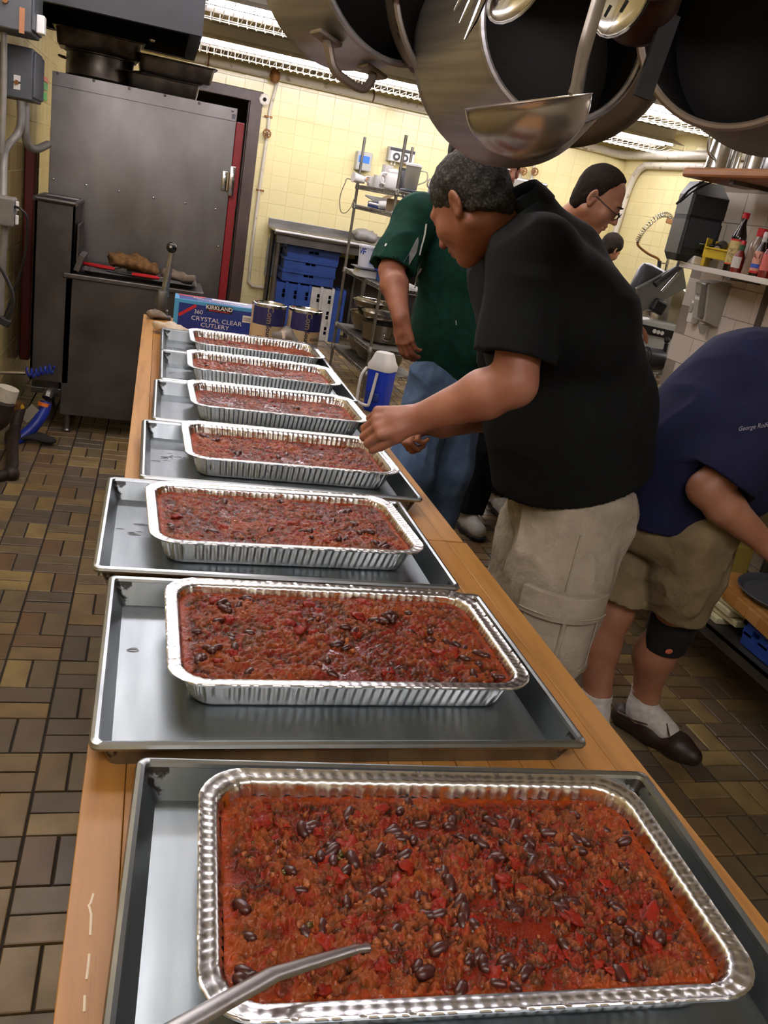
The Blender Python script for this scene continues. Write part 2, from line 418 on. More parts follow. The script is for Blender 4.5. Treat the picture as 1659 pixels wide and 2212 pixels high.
# ================================================================ sheet pans
GRIME = mat('burnt_grime', '#1c1510', .7, col2='#3a2a1c', vscale=90)
ALUI = mat('sheet_pan_inner', '#989fa2', .36, 1., col2='#7d8588', vscale=2.2, stretch=(6, 1, 1), bump=.06, bscale=20, rvar=.12)
PL, PS, PH = .66, .457, .045
def burnt_corners(m, lo, hi, ns):
    """mixes black burnt-on grease into the pan's metal near its four corners"""
    nt = m.node_tree; N = nt.nodes; L = nt.links; b = N['Principled BSDF']
    def math_(op, *a):
        n = N.new('ShaderNodeMath'); n.operation = op
        for i, x in enumerate(a):
            if isinstance(x, (int, float)): n.inputs[i].default_value = x
            else: L.new(x, n.inputs[i])
        return n.outputs[0]
    tc = N.new('ShaderNodeTexCoord'); sx = N.new('ShaderNodeSeparateXYZ'); L.new(tc.outputs['Object'], sx.inputs[0])
    c = math_('ADD', math_('ABSOLUTE', sx.outputs[0]), math_('ABSOLUTE', sx.outputs[1]))
    nz = N.new('ShaderNodeTexNoise'); nz.inputs['Scale'].default_value = ns; nz.inputs['Detail'].default_value = 6; L.new(tc.outputs['Object'], nz.inputs['Vector'])
    c = math_('ADD', math_('SUBTRACT', c, (PL + PS) / 2), math_('MULTIPLY', math_('SUBTRACT', nz.outputs['Fac'], .5), .085))
    mr = N.new('ShaderNodeMapRange'); mr.interpolation_type = 'SMOOTHSTEP'; mr.inputs[1].default_value = lo; mr.inputs[2].default_value = hi; L.new(c, mr.inputs[0])
    old = b.inputs['Base Color'].links[0].from_socket; mx = N.new('ShaderNodeMix'); mx.data_type = 'RGBA'; L.new(old, mx.inputs[6]); mx.inputs[7].default_value = (.012, .009, .007, 1); L.new(mr.outputs[0], mx.inputs[0]); L.new(mx.outputs[2], b.inputs['Base Color'])
    L.new(math_('SUBTRACT', 1.0, mr.outputs[0]), b.inputs['Metallic'])
burnt_corners(ALUI, -.049, -.041, 80)
RIMM = mat('pan_rim_aluminium', '#b3b8b9', .3, 1., col2='#8f9597', vscale=6, bump=.05, bscale=60, rvar=.08); burnt_corners(RIMM, .028, .04, 110)
def rrect(w, d, r, n=5):
    out = []
    for cx, cy, a in ((1, 1, 0), (-1, 1, 90), (-1, -1, 180), (1, -1, 270)):
        for k in range(n + 1):
            an = math.radians(a + 90 * k / n)
            out.append((cx * (w / 2 - r) + r * math.cos(an), cy * (d / 2 - r) + r * math.sin(an)))
    return out
def loft(b, rings, cap0=True, cap1=False):
    n = len(rings[0]); vs = [p for r in rings for p in r]
    fs = [(i * n + j, i * n + (j + 1) % n, (i + 1) * n + (j + 1) % n, (i + 1) * n + j) for i in range(len(rings) - 1) for j in range(n)]
    if cap0: fs.append(tuple(range(n - 1, -1, -1)))
    if cap1: fs.append(tuple(range((len(rings) - 1) * n, len(rings) * n)))
    b.add(vs, fs)
def sheet_pan_meshes():
    def R(w, d, r, z): return [(x, y, z) for x, y in rrect(w, d, r)]
    b = MB()        # tray shell: outer up, over, inner down
    loft(b, [R(PL - .046, PS - .046, .012, 0), R(PL - .02, PS - .02, .010, PH - .006), R(PL - .0235, PS - .0235, .009, PH - .006), R(PL - .052, PS - .052, .010, .0022)], True, True)
    tray = b
    b2 = MB(); prof = []
    r = .0062
    for k in range(9):
        a = 2 * PI * k / 8; prof.append((r * math.cos(a), r * math.sin(a)))
    loft(b2, [R(PL - 2 * r + 2 * dx, PS - 2 * r + 2 * dx, .010 + dx * .5, PH - r + dz) for dx, dz in prof], False, False)
    return tray, b2
tray_b, rim_b = sheet_pan_meshes()
def sheet_pan(x, y, th, label, drops, fx_=0, fy_=0):
    t = empty('sheet_pan', (x, y, TZ + .0005), label, 'tray', 'aluminium sheet pans on the table', rz=th)
    if not hasattr(sheet_pan, 'm'):
        sheet_pan.m = [tray_b.build('tray', ALUI, t, 30), rim_b.build('rolled_rim', RIMM, t, True)]
    else:
        for o in sheet_pan.m: c = o.copy(); COL.objects.link(c); c.parent = t
    if drops:
        b = MB()
        for (cx, cy, sp, n) in drops:
            for k in range(n):
                px, py = cx + random.gauss(0, sp), cy + random.gauss(0, sp * .8)
                if abs(px + x - fx_) < .262 and abs(py + y - fy_) < .15: continue
                if abs(px) > PL / 2 - .035 or abs(py) > PS / 2 - .035: continue
                b.sph((px, py, .0022), random.uniform(.003, .009), sub=2, scale=(random.uniform(.7, 2.2), random.uniform(.5, 1.), .08))
        tag(b.build('water_drops', mat('water', '#ffffff', .02, trans=1., ior=1.33), t, True), kind='stuff')
    return t
FP = [(.388, .640, -.045), (.360, 1.144, .012), (.326, 1.612, .045), (.405, 2.108, .02), (.432, 2.590, .02), (.440, 3.068, -.01), (.461, 3.528, .006)]
SP = [(.375, .608, -.054), (.3316, 1.1026, .004), (.3033, 1.5805, 0), (.3664, 2.0557, .008), (.3903, 2.528, -.0065), (.4085, 2.9986, -.004), (.4106, 3.4575, -.006)]
SPL = ['dented sheet pan under the nearest foil pan of chili', 'sheet pan second from the camera, its corner blackened, bare at its left',
       'wet sheet pan third from the camera, overhanging the left table edge', 'sheet pan with dried chili spots, fourth from the camera',
       'sheet pan fifth from the camera beside the black shirted man', 'sheet pan second from the table end near the blue box', 'sheet pan at the table end before the blue cutlery box']
DR = [[(-.25, -.08, .03, 9)], [(-.27, .05, .02, 4)], [(-.24, .02, .03, 14), (-.05, -.2, .11, 90)], [(-.26, .05, .025, 12)], [], [(-.26, 0, .03, 10)], [(-.25, 0, .03, 12)]]
for (x, y, th_), l, d, f in zip(SP, SPL, DR, FP): sheet_pan(x, y, th_, l, d, f[0], f[1])
# ================================================================ foil pans with chili
FW, FD, FH = .540, .322, .056
def foil_mesh(seed):
    rg = random.Random(seed); b = MB()
    base = []       # perimeter samples: (point on unit straight/corner, corner?, arc position)
    r = .038
    def ring(w, d, rr, z, amp=0., crink=0., flo=0.):
        out = []; s = 0
        n_long, n_short, n_c = 150, 92, 24
        segs = [('l', n_long, (w / 2 - rr, d / 2), (-w / 2 + rr, d / 2), (0, 1)), ('c', n_c, (-w / 2 + rr, d / 2 - rr), 90, None),
                ('l', n_short, (-w / 2, d / 2 - rr), (-w / 2, -d / 2 + rr), (-1, 0)), ('c', n_c, (-w / 2 + rr, -d / 2 + rr), 180, None),
                ('l', n_long, (-w / 2 + rr, -d / 2), (w / 2 - rr, -d / 2), (0, -1)), ('c', n_c, (w / 2 - rr, -d / 2 + rr), 270, None),
                ('l', n_short, (w / 2, -d / 2 + rr), (w / 2, d / 2 - rr), (1, 0)), ('c', n_c, (w / 2 - rr, d / 2 - rr), 0, None)]
        for kind, n, a, c, nn in segs:
            for k in range(n):
                if kind == 'l':
                    t = k / n; px = a[0] + (c[0] - a[0]) * t; py = a[1] + (c[1] - a[1]) * t; nx, ny = nn
                    fade = min(1, min(k, n - k) / 8)
                    ph = math.sin(2 * PI * k / 5.); o = amp * fade * max(-.8, min(.8, ph * 1.5))
                else:
                    an = math.radians(c + 90 * k / n); nx, ny = math.cos(an), math.sin(an); px, py = a[0] + rr * nx, a[1] + rr * ny
                    o = crink * math.sin(k * 2.3 + seed) + crink * .6 * math.sin(k * 1.17 + 2 * seed)
                zz = z + flo * (.6 * math.sin(k * 1.256) + .4 * math.sin(k * .37 + seed))
                out.append((px + nx * o, py + ny * o, zz))
        return out
    rings = [ring(FW - .085, FD - .085, .026, .0), ring(FW - .078, FD - .078, .03, .0), ring(FW - .070, FD - .070, .034, .004, .0004, .0005),
             ring(FW - .064, FD - .064, .036, .012, .0016, .0012), ring(FW - .054, FD - .054, .038, .030, .0017, .0016), ring(FW - .046, FD - .046, .040, .044, .0013, .0014),
             ring(FW - .042, FD - .042, .041, .0515, .0004, .0008), ring(FW - .037, FD - .037, .042, .0548, .0001, .0004, .0002),
             ring(FW - .024, FD - .024, .046, .0550, 0, .0004, .0007), ring(FW - .011, FD - .011, .050, .0553, 0, .0004, .0004),
             ring(FW - .003, FD - .003, .053, .0575, 0, .0003, .0002), ring(FW, FD, .054, .0565, 0, .0003), ring(FW - .0005, FD - .0005, .054, .0535), ring(FW - .004, FD - .004, .053, .053)]
    loft(b, rings, True, False)
    return b
foils = [foil_mesh(s).mesh('foil_pan') for s in (1, 2)]
for me in foils:
    me.materials.append(FOIL); me.polygons.foreach_set('use_smooth', [True] * len(me.polygons)); me.set_sharp_from_angle(angle=math.radians(60))
def chili_material():
    m = bpy.data.materials.new('chili'); m.use_nodes = True; nt = m.node_tree; N = nt.nodes; L = nt.links; b = N['Principled BSDF']
    at_ = N.new('ShaderNodeAttribute'); at_.attribute_name = 'hue'
    L.new(at_.outputs['Color'], b.inputs['Base Color'])
    mr = N.new('ShaderNodeMapRange'); mr.inputs[3].default_value = .5; mr.inputs[4].default_value = .12; L.new(at_.outputs['Alpha'], mr.inputs[0]); L.new(mr.outputs[0], b.inputs['Roughness'])
    b.inputs['Roughness'].default_value = .55; b.inputs['Specular IOR Level'].default_value = .12; b.inputs['Coat Weight'].default_value = .13; b.inputs['Coat Roughness'].default_value = .02
    tc = N.new('ShaderNodeTexCoord'); nz = N.new('ShaderNodeTexNoise'); nz.inputs['Scale'].default_value = 330; nz.inputs['Detail'].default_value = 4
    L.new(tc.outputs['Object'], nz.inputs['Vector'])
    bp = N.new('ShaderNodeBump'); bp.inputs['Strength'].default_value = .55; bp.inputs['Distance'].default_value = .003
    L.new(nz.outputs['Fac'], bp.inputs['Height']); L.new(bp.outputs['Normal'], b.inputs['Normal'])
    return m
CHILI = chili_material()
STAIN = mat('sauce_stain', '#a3550f', .3, 0, col2='#8a3a0c', vscale=40)
def fade_by_noise(m, scale, lo, hi):
    nt = m.node_tree; N = nt.nodes; L = nt.links; tc = N.new('ShaderNodeTexCoord'); nz = N.new('ShaderNodeTexNoise'); nz.inputs['Scale'].default_value = scale; nz.inputs['Detail'].default_value = 5; L.new(tc.outputs['Object'], nz.inputs['Vector'])
    mr = N.new('ShaderNodeMapRange'); mr.inputs[1].default_value = lo; mr.inputs[2].default_value = hi; mr.inputs[4].default_value = .75; L.new(nz.outputs['Fac'], mr.inputs[0]); L.new(mr.outputs[0], N['Principled BSDF'].inputs['Alpha'])
fade_by_noise(STAIN, 45, .44, .62)
BEAN = mat('kidney_bean', '#34130f', .36, col2='#451a14', vscale=60, coat=.12)
TOM = mat('tomato_chunk', '#84200d', .5, col2='#6a180a', vscale=50, spec=.2, coat=.05, bump=.5, bscale=150)
CRUMB = mat('meat_crumble', '#7d431f', .55, col2='#96511f', vscale=120, bump=.5, bscale=250, coat=.05)
PEPPER = mat('green_pepper', '#4a3d12', .3, col2='#3a3512', vscale=70)
def bean_mesh():
    b = MB(); pts = [(.0085 * math.sin(a) , .004 * math.cos(a * 1.0) - .004, 0) for a in np.linspace(-1.15, 1.15, 7)]
    b.tube(pts, [.0016, .0038, .0046, .0047, .0046, .0038, .0016], 10); me = b.mesh('kidney_bean'); me.materials.append(BEAN)
    me.polygons.foreach_set('use_smooth', [True] * len(me.polygons)); return me
BEANM = bean_mesh()
def lump(name, m, r, seed, amp=.35, sub=2, flat=.7):
    bm = bmesh.new(); bmesh.ops.create_icosphere(bm, subdivisions=sub, radius=1)
    for v in bm.verts:
        n = mnoise.noise(v.co * 1.3 + Vector((seed * 7.1, 0, 0))) * amp + mnoise.noise(v.co * 3.1 + Vector((seed * 3.7, 5, 0))) * amp * .6
        v.co *= r * (1 + n); v.co.z *= flat
    me = bpy.data.meshes.new(name); bm.to_mesh(me); bm.free(); me.materials.append(m)
    me.polygons.foreach_set('use_smooth', [True] * len(me.polygons)); return me
TOMS = [lump('tomato_chunk', TOM, .012, s, .75, 3) for s in range(3)]
def sstep(a, b, x): t = np.clip((x - a) / (b - a), 0, 1); return t * t * (3 - 2 * t)
def lump_arr(P, s):
    """cellular bumps: 1 at random cell centres falling to 0 (n,2)"""
    q = P / s; I = np.floor(q); best = np.full(len(P), 9.)
    for dx in (-1, 0, 1):
        for dy in (-1, 0, 1):
            J = I + (dx, dy); h = np.sin(J @ np.array([127.1, 311.7])) * 43758.5453; h2 = np.sin(J @ np.array([269.5, 183.3])) * 43758.5453
            c = J + np.stack([h - np.floor(h), h2 - np.floor(h2)], 1); best = np.minimum(best, ((q - c) ** 2).sum(1))
    return 1 - np.sqrt(np.minimum(best, 1))
def chili(pan, level, step, nbean, ntom, seed, label, rough=1., crumbs=0, sauce=(0.)):
    """the food filling one foil pan: lumpy surface, beans, tomato pieces, meat crumbles"""
    t = empty('chili', pan.location, label, 'food', 'pans of chili', rz=pan.rotation_euler.z); t.location.z += .0
    w = FW - .070 + .55 * level - .0015; d = FD - .070 + .55 * level - .0015
    nx, ny = int(w / step), int(d / step)
    u = np.linspace(-1, 1, nx + 1); v = np.linspace(-1, 1, ny + 1); U, V = np.meshgrid(u, v, indexing='ij')
    x = U * w / 2; y = V * d / 2; rr = .036     # squeeze the grid corners to the pan's rounded corners
    ax = np.maximum(np.abs(x) - (w / 2 - rr), 0); ay = np.maximum(np.abs(y) - (d / 2 - rr), 0)
    k = np.maximum(np.hypot(ax, ay), 1e-9); mx = np.maximum(ax, ay); s_ = np.where(k > 0, mx / k, 1)
    x = np.sign(x) * (np.minimum(np.abs(x), w / 2 - rr) + ax * s_); y = np.sign(y) * (np.minimum(np.abs(y), d / 2 - rr) + ay * s_)
    P = np.stack([x.ravel() + seed * 3.3, y.ravel() + seed * 1.7, np.zeros(x.size)], 1)
    big = fbm(P * 14, 3, seed); mid = lump_arr(P[:, :2] + .006 * np.stack([fbm(P * 90, 2, seed + 40), fbm(P * 90, 2, seed + 50)], 1), .021); sm = lump_arr(P[:, :2] + 9, .0072); fine = fbm(P * 300, 2, seed + 5); gr = lump_arr(P[:, :2] + 3 + .002 * np.stack([fbm(P * 200, 2, seed + 60), fbm(P * 200, 2, seed + 61)], 1), .0042)
    edge = np.minimum((1 - np.abs(U.ravel())) * w / 2, (1 - np.abs(V.ravel())) * d / 2)
    ef = sstep(0, .022, edge)
    H = level + rough * (.009 * big + .0085 * (mid - .45) + .0058 * (sm - .4) + .0024 * (gr - .4) + .0016 * fine) * (.25 + .75 * ef)
    pool = level - .0014 * rough + .0005 * fbm(P * 60, 2, seed)
    wet = H < pool; H = np.maximum(H, pool); wetf = sstep(.0012, -.0002, H - pool)
    c = fbm(P * 55, 3, seed + 11); c2 = fbm(P * 30 + 7, 3, seed + 21)
    meat = np.array(lin('#84401c')); sauce_c = np.array(lin('#641c08')); red = np.array(lin('#7a1d0e')); brown = np.array(lin('#3a180b')); org = np.array(lin('#96491a'))
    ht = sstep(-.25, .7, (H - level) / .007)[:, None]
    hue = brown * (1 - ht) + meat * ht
    f = sstep(.18, .34, c)[:, None] * .85; hue = hue * (1 - f) + red * f
    f = sstep(.2, .34, c2)[:, None] * .6; hue = hue * (1 - f) + org * f
    f = sstep(.25, .35, -c2)[:, None] * .55; hue = hue * (1 - f) + np.array(lin('#4a2a10')) * f
    def cell(s_, off):        # a random number per little lump, so crumbs differ in colour
        q = P[:, :2] / s_ + off + .3 * np.stack([fbm(P * .5 / s_, 2, seed + 70), fbm(P * .5 / s_, 2, seed + 71)], 1); J = np.floor(q); r = np.sin(J @ np.array([12.9898, 78.233]) + seed) * 43758.5453; return r - np.floor(r)
    r1 = cell(.0058, 0)[:, None]; r2 = cell(.011, 5)[:, None]
    hue = np.where(r1 < .22, hue * .62 + np.array(lin('#8a4a22')) * .38, hue); hue = np.where(r1 > .86, hue * .5 + np.array(lin('#8e2612')) * .5, hue); hue = np.where((r1 > .5) & (r1 < .58), hue * .5 + np.array(lin('#3d2a10')) * .5, hue)
    hue = np.where(r2 > .9, hue * .4 + np.array(lin('#7e1e10')) * .6, hue); hue *= (.55 + .45 * sstep(-.3, .5, (H - level) / .008))[:, None]  # hollows between lumps darkened by height, crevice shade put into the colour
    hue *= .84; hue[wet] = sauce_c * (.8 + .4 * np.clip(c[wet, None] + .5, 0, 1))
    f = (1 - sstep(.002, .016, edge))[:, None] * .65; hue = hue * (1 - f) + np.array(lin('#9a3a0c')) * f
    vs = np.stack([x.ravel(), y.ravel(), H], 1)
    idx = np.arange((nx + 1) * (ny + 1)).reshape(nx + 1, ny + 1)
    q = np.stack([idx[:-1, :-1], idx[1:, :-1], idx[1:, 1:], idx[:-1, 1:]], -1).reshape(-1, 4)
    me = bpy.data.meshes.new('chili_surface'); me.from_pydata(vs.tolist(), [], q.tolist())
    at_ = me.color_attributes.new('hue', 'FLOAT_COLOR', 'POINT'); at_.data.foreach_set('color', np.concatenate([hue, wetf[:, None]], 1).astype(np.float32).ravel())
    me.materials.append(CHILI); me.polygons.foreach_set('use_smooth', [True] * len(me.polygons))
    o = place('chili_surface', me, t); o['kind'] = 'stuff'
    rg = random.Random(seed * 7 + 1)
    hgt = H.reshape(nx + 1, ny + 1); X2 = x; Y2 = y
    def spot():
        i, j = rg.randrange(4, nx - 3), rg.randrange(4, ny - 3); return X2[i, j], Y2[i, j], hgt[i, j]
    cl = None
    for k in range(nbean):
        a = spot()
        if cl and rg.random() < .35: a = (cl[0] + rg.uniform(-.016, .016), cl[1] + rg.uniform(-.014, .014), cl[2] + .001)
        if abs(a[0]) > w / 2 - .012 or abs(a[1]) > d / 2 - .012: continue
        cl = a; s2 = rg.uniform(1.0, 1.45)
        place('kidney_bean', BEANM, t, (a[0], a[1], a[2] - .0014), (rg.uniform(-.6, .6), rg.uniform(-.5, .5), rg.uniform(0, 6.3)), (s2, s2, s2))
    for k in range(ntom):
        a = spot(); s2 = rg.uniform(.5, 1.15)
        if abs(a[0]) > w / 2 - .016 or abs(a[1]) > d / 2 - .016: continue
        place('tomato_chunk', rg.choice(TOMS), t, (a[0], a[1], a[2] - .0035), (rg.uniform(-.4, .4), rg.uniform(-.4, .4), rg.uniform(0, 6.3)), (s2 * rg.uniform(.8, 1.5), s2, s2 * .8))
    if crumbs:
        b = MB(); L = [lump('tmp', CRUMB, .0042, s, .7, 1, .8) for s in range(5)]; LV = [([v.co.copy() for v in l.vertices], [tuple(f.vertices) for f in l.polygons]) for l in L]
        for l in L: bpy.data.meshes.remove(l)
        bg = MB()
        for k in range(crumbs):
            a = spot()
            if vnoise(np.array([[a[0] * 45 + seed, a[1] * 45, 0]]))[0] < -.1: continue
            M = Matrix.Translation((a[0], a[1], a[2] + .0004)) @ Euler((rg.uniform(0, 6), rg.uniform(0, 6), rg.uniform(0, 6))).to_matrix().to_4x4() @ Matrix.Scale(rg.uniform(.35, 1.25), 4)
            (bg if rg.random() < .07 else b).add(*LV[rg.randrange(5)], 0, M)
        tag(b.build('meat_crumbles', CRUMB, t, 'all'), kind='stuff')
        tag(bg.build('green_pepper_bits', PEPPER, t, 'all'), kind='stuff')
    return t
FPL = ['nearest foil pan, filled with beans and chunky chili', 'foil pan of chili second from the camera', 'foil pan third from the camera, on the wet sheet pan',
       'foil pan fourth from the camera, under the reaching hand', 'foil pan fifth from the camera, its near rim dipping', 'foil pan second from the table end, streaked orange inside', 'farthest foil pan, before the blue box']
CL = ['coarse chili with whole kidney beans in the nearest foil pan', 'chili with scattered beans in the second foil pan from the camera', 'shiny wet chili in the third foil pan from the camera',
      'dry looking chili in the fourth foil pan from the camera', 'glossy chili in the fifth foil pan from the camera', 'shallow chili in the foil pan second from the table end', 'low chili in the farthest foil pan']
CP = [(.037, .0013, 120, 60, 1.3, 260), (.042, .0018, 62, 24, .8, 90), (.041, .0022, 34, 10, .7, 40), (.031, .0026, 16, 6, .85, 0), (.030, .003, 8, 6, .7, 0), (.031, .0035, 5, 4, .75, 0), (.027, .004, 4, 4, .85, 0)]
for i, (x, y, th_) in enumerate(FP):
    sx, sy, st = SP[i]
    t = empty('foil_pan', (x, y, TZ + .0034), FPL[i], 'pan', 'foil pans of chili', rz=th_)
    place('pan_shell', foils[i % 2], t)
    lv, st_, nb, nt_, ro, cr = CP[i]
    z0_, z1_ = lv - .004, min(lv + .016, .0525); b = MB(); rr_ = [[(x_, y_, zz) for x_, y_ in rrect(FW - .0755 + .56 * zz, FD - .0755 + .56 * zz, .039, 12)] for zz in (z0_, (z0_ + z1_) / 2, z1_)]
    loft(b, rr_, False); b.build('sauce_stain', STAIN, t, True)
    chili(t, lv, st_, nb, nt_, i + 1, CL[i], ro, cr)
# serving spoon resting in the near pan, handle toward the lower left
SPN = mat('spoon_steel', '#b5b3b0', .3, 1., col2='#7d6248', vscale=12, thr=(.6, .75))
a = at(400, 2212, z=1.03); c_ = at(590, 2105, z=.99); e_ = at(770, 2050, z=.958)
sp = empty('serving_spoon', e_, 'steel serving spoon handle lying across the corner of the nearest chili', 'spoon')
d_ = (a - c_).normalized()
b = MB().tube([a + d_ * .1 - e_, a - e_, c_ - e_, (c_ + e_) / 2 - e_, Vector((0, 0, 0)), Vector((.03, .012, -.012))], [.008, .0088, .0085, .0075, .006, .008], 12, flat=.35, up=(0, 0, 1))
b.build('handle', SPN, sp, True)
b = MB(); M = Matrix.Translation((.075, .028, -.022)) @ Matrix.Rotation(.35, 4, 'Z')
bm = bmesh.new(); bmesh.ops.create_uvsphere(bm, u_segments=16, v_segments=10, radius=1)
bmesh.ops.delete(bm, geom=[v for v in bm.verts if v.co.z > .05], context='VERTS'); bmesh.ops.scale(bm, vec=(.05, .032, .016), verts=bm.verts)
b.bm(bm, 0, M); o = b.build('bowl', SPN, sp, True)
# ================================================================ steel cabinet, hood, fryer and the pipework on the left
def quad(p, n): return Vector(p)
# ---- tall stainless cabinet seen from its side
CY = 5.62
cb = empty('steel_cabinet', (-.07, CY + .45, 0), 'tall stainless cabinet with red door edge beside the dark doorway', 'cabinet')
cx0, cx1 = -.588, .440; ox = -.07; oy = CY + .45
TOPZ = 1.955
PANEL = mat('cabinet_steel', '#7d7a78', .36, .9, col2='#5b5754', vscale=3.2, stretch=(1, 1, .5), thr=(.3, .7), rvar=.1)
MB().box(((cx0 + cx1) / 2 - ox, 0, (TOPZ + .15) / 2), (cx1 - cx0, .86, TOPZ - .15), b=.004).build('body', PANEL, cb)
MB().box(((cx0 + cx1) / 2 - ox, -.437, (TOPZ + .13) / 2), (cx1 - cx0, .006, TOPZ - .17), b=.002).build('side_panel', PANEL, cb)
MB().box(((cx0 + cx1) / 2 - ox, -.4425, TOPZ - .036), (cx1 - cx0, .005, .072), b=.0015).build('top_flange', PANEL, cb)
REDP = mat('red_enamel', '#7a0f16', .45)
MB().box((cx1 + .026 - ox, -.40, (TOPZ + .1) / 2 - .02), (.05, .06, TOPZ - .2), b=.006).build('door_edge', REDP, cb)
MB().box((cx1 + .026 - ox, .0, (TOPZ + .1) / 2 - .02), (.045, .74, TOPZ - .22), b=.006).build('door', PANEL, cb)
for u, v in ((115, 387), (186, 400), (257, 413), (332, 427), (400, 439), (466, 452), (472, 533)):
    p = at(u, v, y=CY - .001); MB().sph((p.x - ox, -.4415, p.z), .0075, sub=2, scale=(1, .6, 1)).build('rivet', STEEL_B, cb, True)
for u, v in ((125, 158), (203, 174), (280, 191), (357, 206), (431, 223), (503, 239)):
    p = at(u, v, y=CY); MB().lathe([(.009, 0), (.009, .004), (.004, .005)], 6, frame((p.x - ox, -.445, p.z), (0, -1, 0))).build('bolt', STEEL_D, cb)
h = at(491, 392, y=CY - .02)
b = MB().box((h.x - ox - .016, -.452, h.z), (.03, .014, .11), b=.003).box((h.x - ox + .028, -.452, h.z + .005), (.032, .02, .17), b=.003).tube([(h.x - ox + .006, -.46, h.z - .05), (h.x - ox + .006, -.46, h.z + .05)], .008, 8)
b.build('hinge', STEEL_B, cb, 30)
b = MB().box((at(505, 252, y=CY).x - ox, -.443, at(505, 252, y=CY).z), (.022, .006, .026)); b.build('catch', GREYM, cb)
for sx in (-.46, .46):
    for sy in (-.35, .35): MB().lathe([(.03, 0), (.03, .02), (.022, .03), (.022, .155)], 12, Matrix.Translation((sx, sy, 0))).build('leg', STEEL_D, cb, True)
# ---- pans stacked on the cabinet
HOTEL = mat('stained_pan_steel', '#6a645c', .38, .85, col2='#3d352d', vscale=9, rvar=.1)
def hotel_pan(name, w, d, h, p, rz, label, m, group=None):
    t = empty(name, p, label, 'pan', group, rz=rz)
    b = MB(); R = lambda ww, dd, r, z: [(x, y, z) for x, y in rrect(ww, dd, r)]
    loft(b, [R(w - .07, d - .07, .03, 0), R(w - .05, d - .05, .035, .012), R(w - .03, d - .03, .04, h - .004), R(w, d, .03, h), R(w, d, .03, h + .003), R(w - .034, d - .034, .038, h + .001), R(w - .054, d - .054, .034, .014), R(w - .075, d - .075, .03, .003)], True, True)
    b.build('shell', m, t, 35); b = MB()
    loft(b, [R(w + .003, d + .003, .03, h - .002), R(w + .006, d + .006, .03, h + .002), R(w + .002, d + .002, .03, h + .004)], False); b.build('rim', m, t, True); return t
q = at(215, 172, y=CY + .3)
pt = empty('round_pot', (q.x, CY + .3, TOPZ), 'dark round pot on the cabinet under an oblong pan', 'pot')
rr_ = .19
MB().lathe([(rr_ - .02, 0), (rr_, .02), (rr_, .135), (rr_ + .012, .14), (rr_ + .012, .144), (rr_ - .006, .144), (rr_ - .008, .02), (rr_ - .03, .006)], 32).build('bowl', HOTEL, pt, 40)
for s in (-1, 1): MB().tube(bez([(s * rr_, -.04, .10), (s * (rr_ + .035), -.03, .105), (s * (rr_ + .035), .03, .105), (s * rr_, .04, .10)]), .006, 8).build('handle', HOTEL, pt, True)
hotel_pan('hotel_pan', .50, .34, .095, (q.x - .01, CY + .30, TOPZ + .152), .05, 'dark oblong pan sitting on the round pot on the cabinet', HOTEL)
q = at(365, 195, y=CY + .28)
hotel_pan('hotel_pan', .44, .32, .085, (q.x - .03, CY + .25, TOPZ + .001), -.03, 'lower of two nested steel pans at the cabinet right end', HOTEL, 'nested pans on the cabinet')
hotel_pan('hotel_pan', .46, .33, .09, (q.x + .03, CY + .26, TOPZ + .100), .06, 'upper steel pan tilted on another at the cabinet right end', HOTEL, 'nested pans on the cabinet')
# ---- exhaust hood above
HOODM = mat('hood_steel', '#303033', .5, .6, col2='#272729', vscale=2)
hd = empty('exhaust_hood', (-.2, 5.5, 2.2), 'dark steel exhaust hood hanging above the cabinet and fryer', 'hood')
hx0, hx1, hy0, hy1, hz = -.72, .174, 4.90, 6.08, 2.215
b = MB(); cxh = (hx0 + hx1) / 2 + .2; cyh = (hy0 + hy1) / 2 - 5.5; zh = (ZC - .02 - hz) / 2
b.box((cxh, hy0 - 5.5, zh), (hx1 - hx0, .012, ZC - .02 - hz)).box((cxh, hy1 - 5.5, zh), (hx1 - hx0, .012, ZC - .02 - hz))
b.box((hx0 + .2, cyh, zh), (.012, hy1 - hy0, ZC - .02 - hz)).box((hx1 + .2, cyh, zh), (.012, hy1 - hy0, ZC - .02 - hz)).box((cxh, cyh, .42), (hx1 - hx0, hy1 - hy0, .01))
b.build('canopy', HOODM, hd)
b = MB()
for y in (hy0 + .03, hy1 - .03): b.box((cxh, y - 5.5, .012), (hx1 - hx0 - .02, .05, .02))
for x in (hx0 + .03, hx1 - .03): b.box((x + .2, cyh, .012), (.05, hy1 - hy0 - .02, .02))
b.build('drip_rim', HOODM, hd)
MB().tube([(.03 + .1, .1, .42), (.13, .1, .02)], .012, 8).sph((.13, .1, .015), .018).build('nozzle', STEEL_B, hd, True)
# ---- deep fryer
FRYM = mat('fryer_steel', '#605c5a', .4, .85, col2='#474340', vscale=3, rvar=.08)
FY = 5.17
fr = empty('deep_fryer', (-.06, FY + .2, 0), 'steel deep fryer with tall open flue standing against the left wall', 'fryer'); fx = -.06; fy = FY + .2
x0, x1 = -.43, .31
MB().box(((x0 + x1) / 2 - fx, 0, .505), (x1 - x0, .4, .79), b=.004).build('body', FRYM, fr)
b = MB().box(((x0 + x1) / 2 - fx, 0, .913), (x1 - x0 + .03, .42, .028), b=.006); b.build('deck', STEEL_D, fr)
fl0, fl1, fz0, fz1 = -.60, -.395, .30, 1.295
b = MB(); w_ = .012
cxm = (fl0 + fl1) / 2 - fx
for sx in (fl0 + w_ / 2, fl1 - w_ / 2): b.box((sx - fx, .0, (fz0 + fz1) / 2), (w_, .4, fz1 - fz0))
for sy in (-.194, .194): b.box((cxm, sy, (fz0 + fz1) / 2), (fl1 - fl0 - .0, w_, fz1 - fz0))
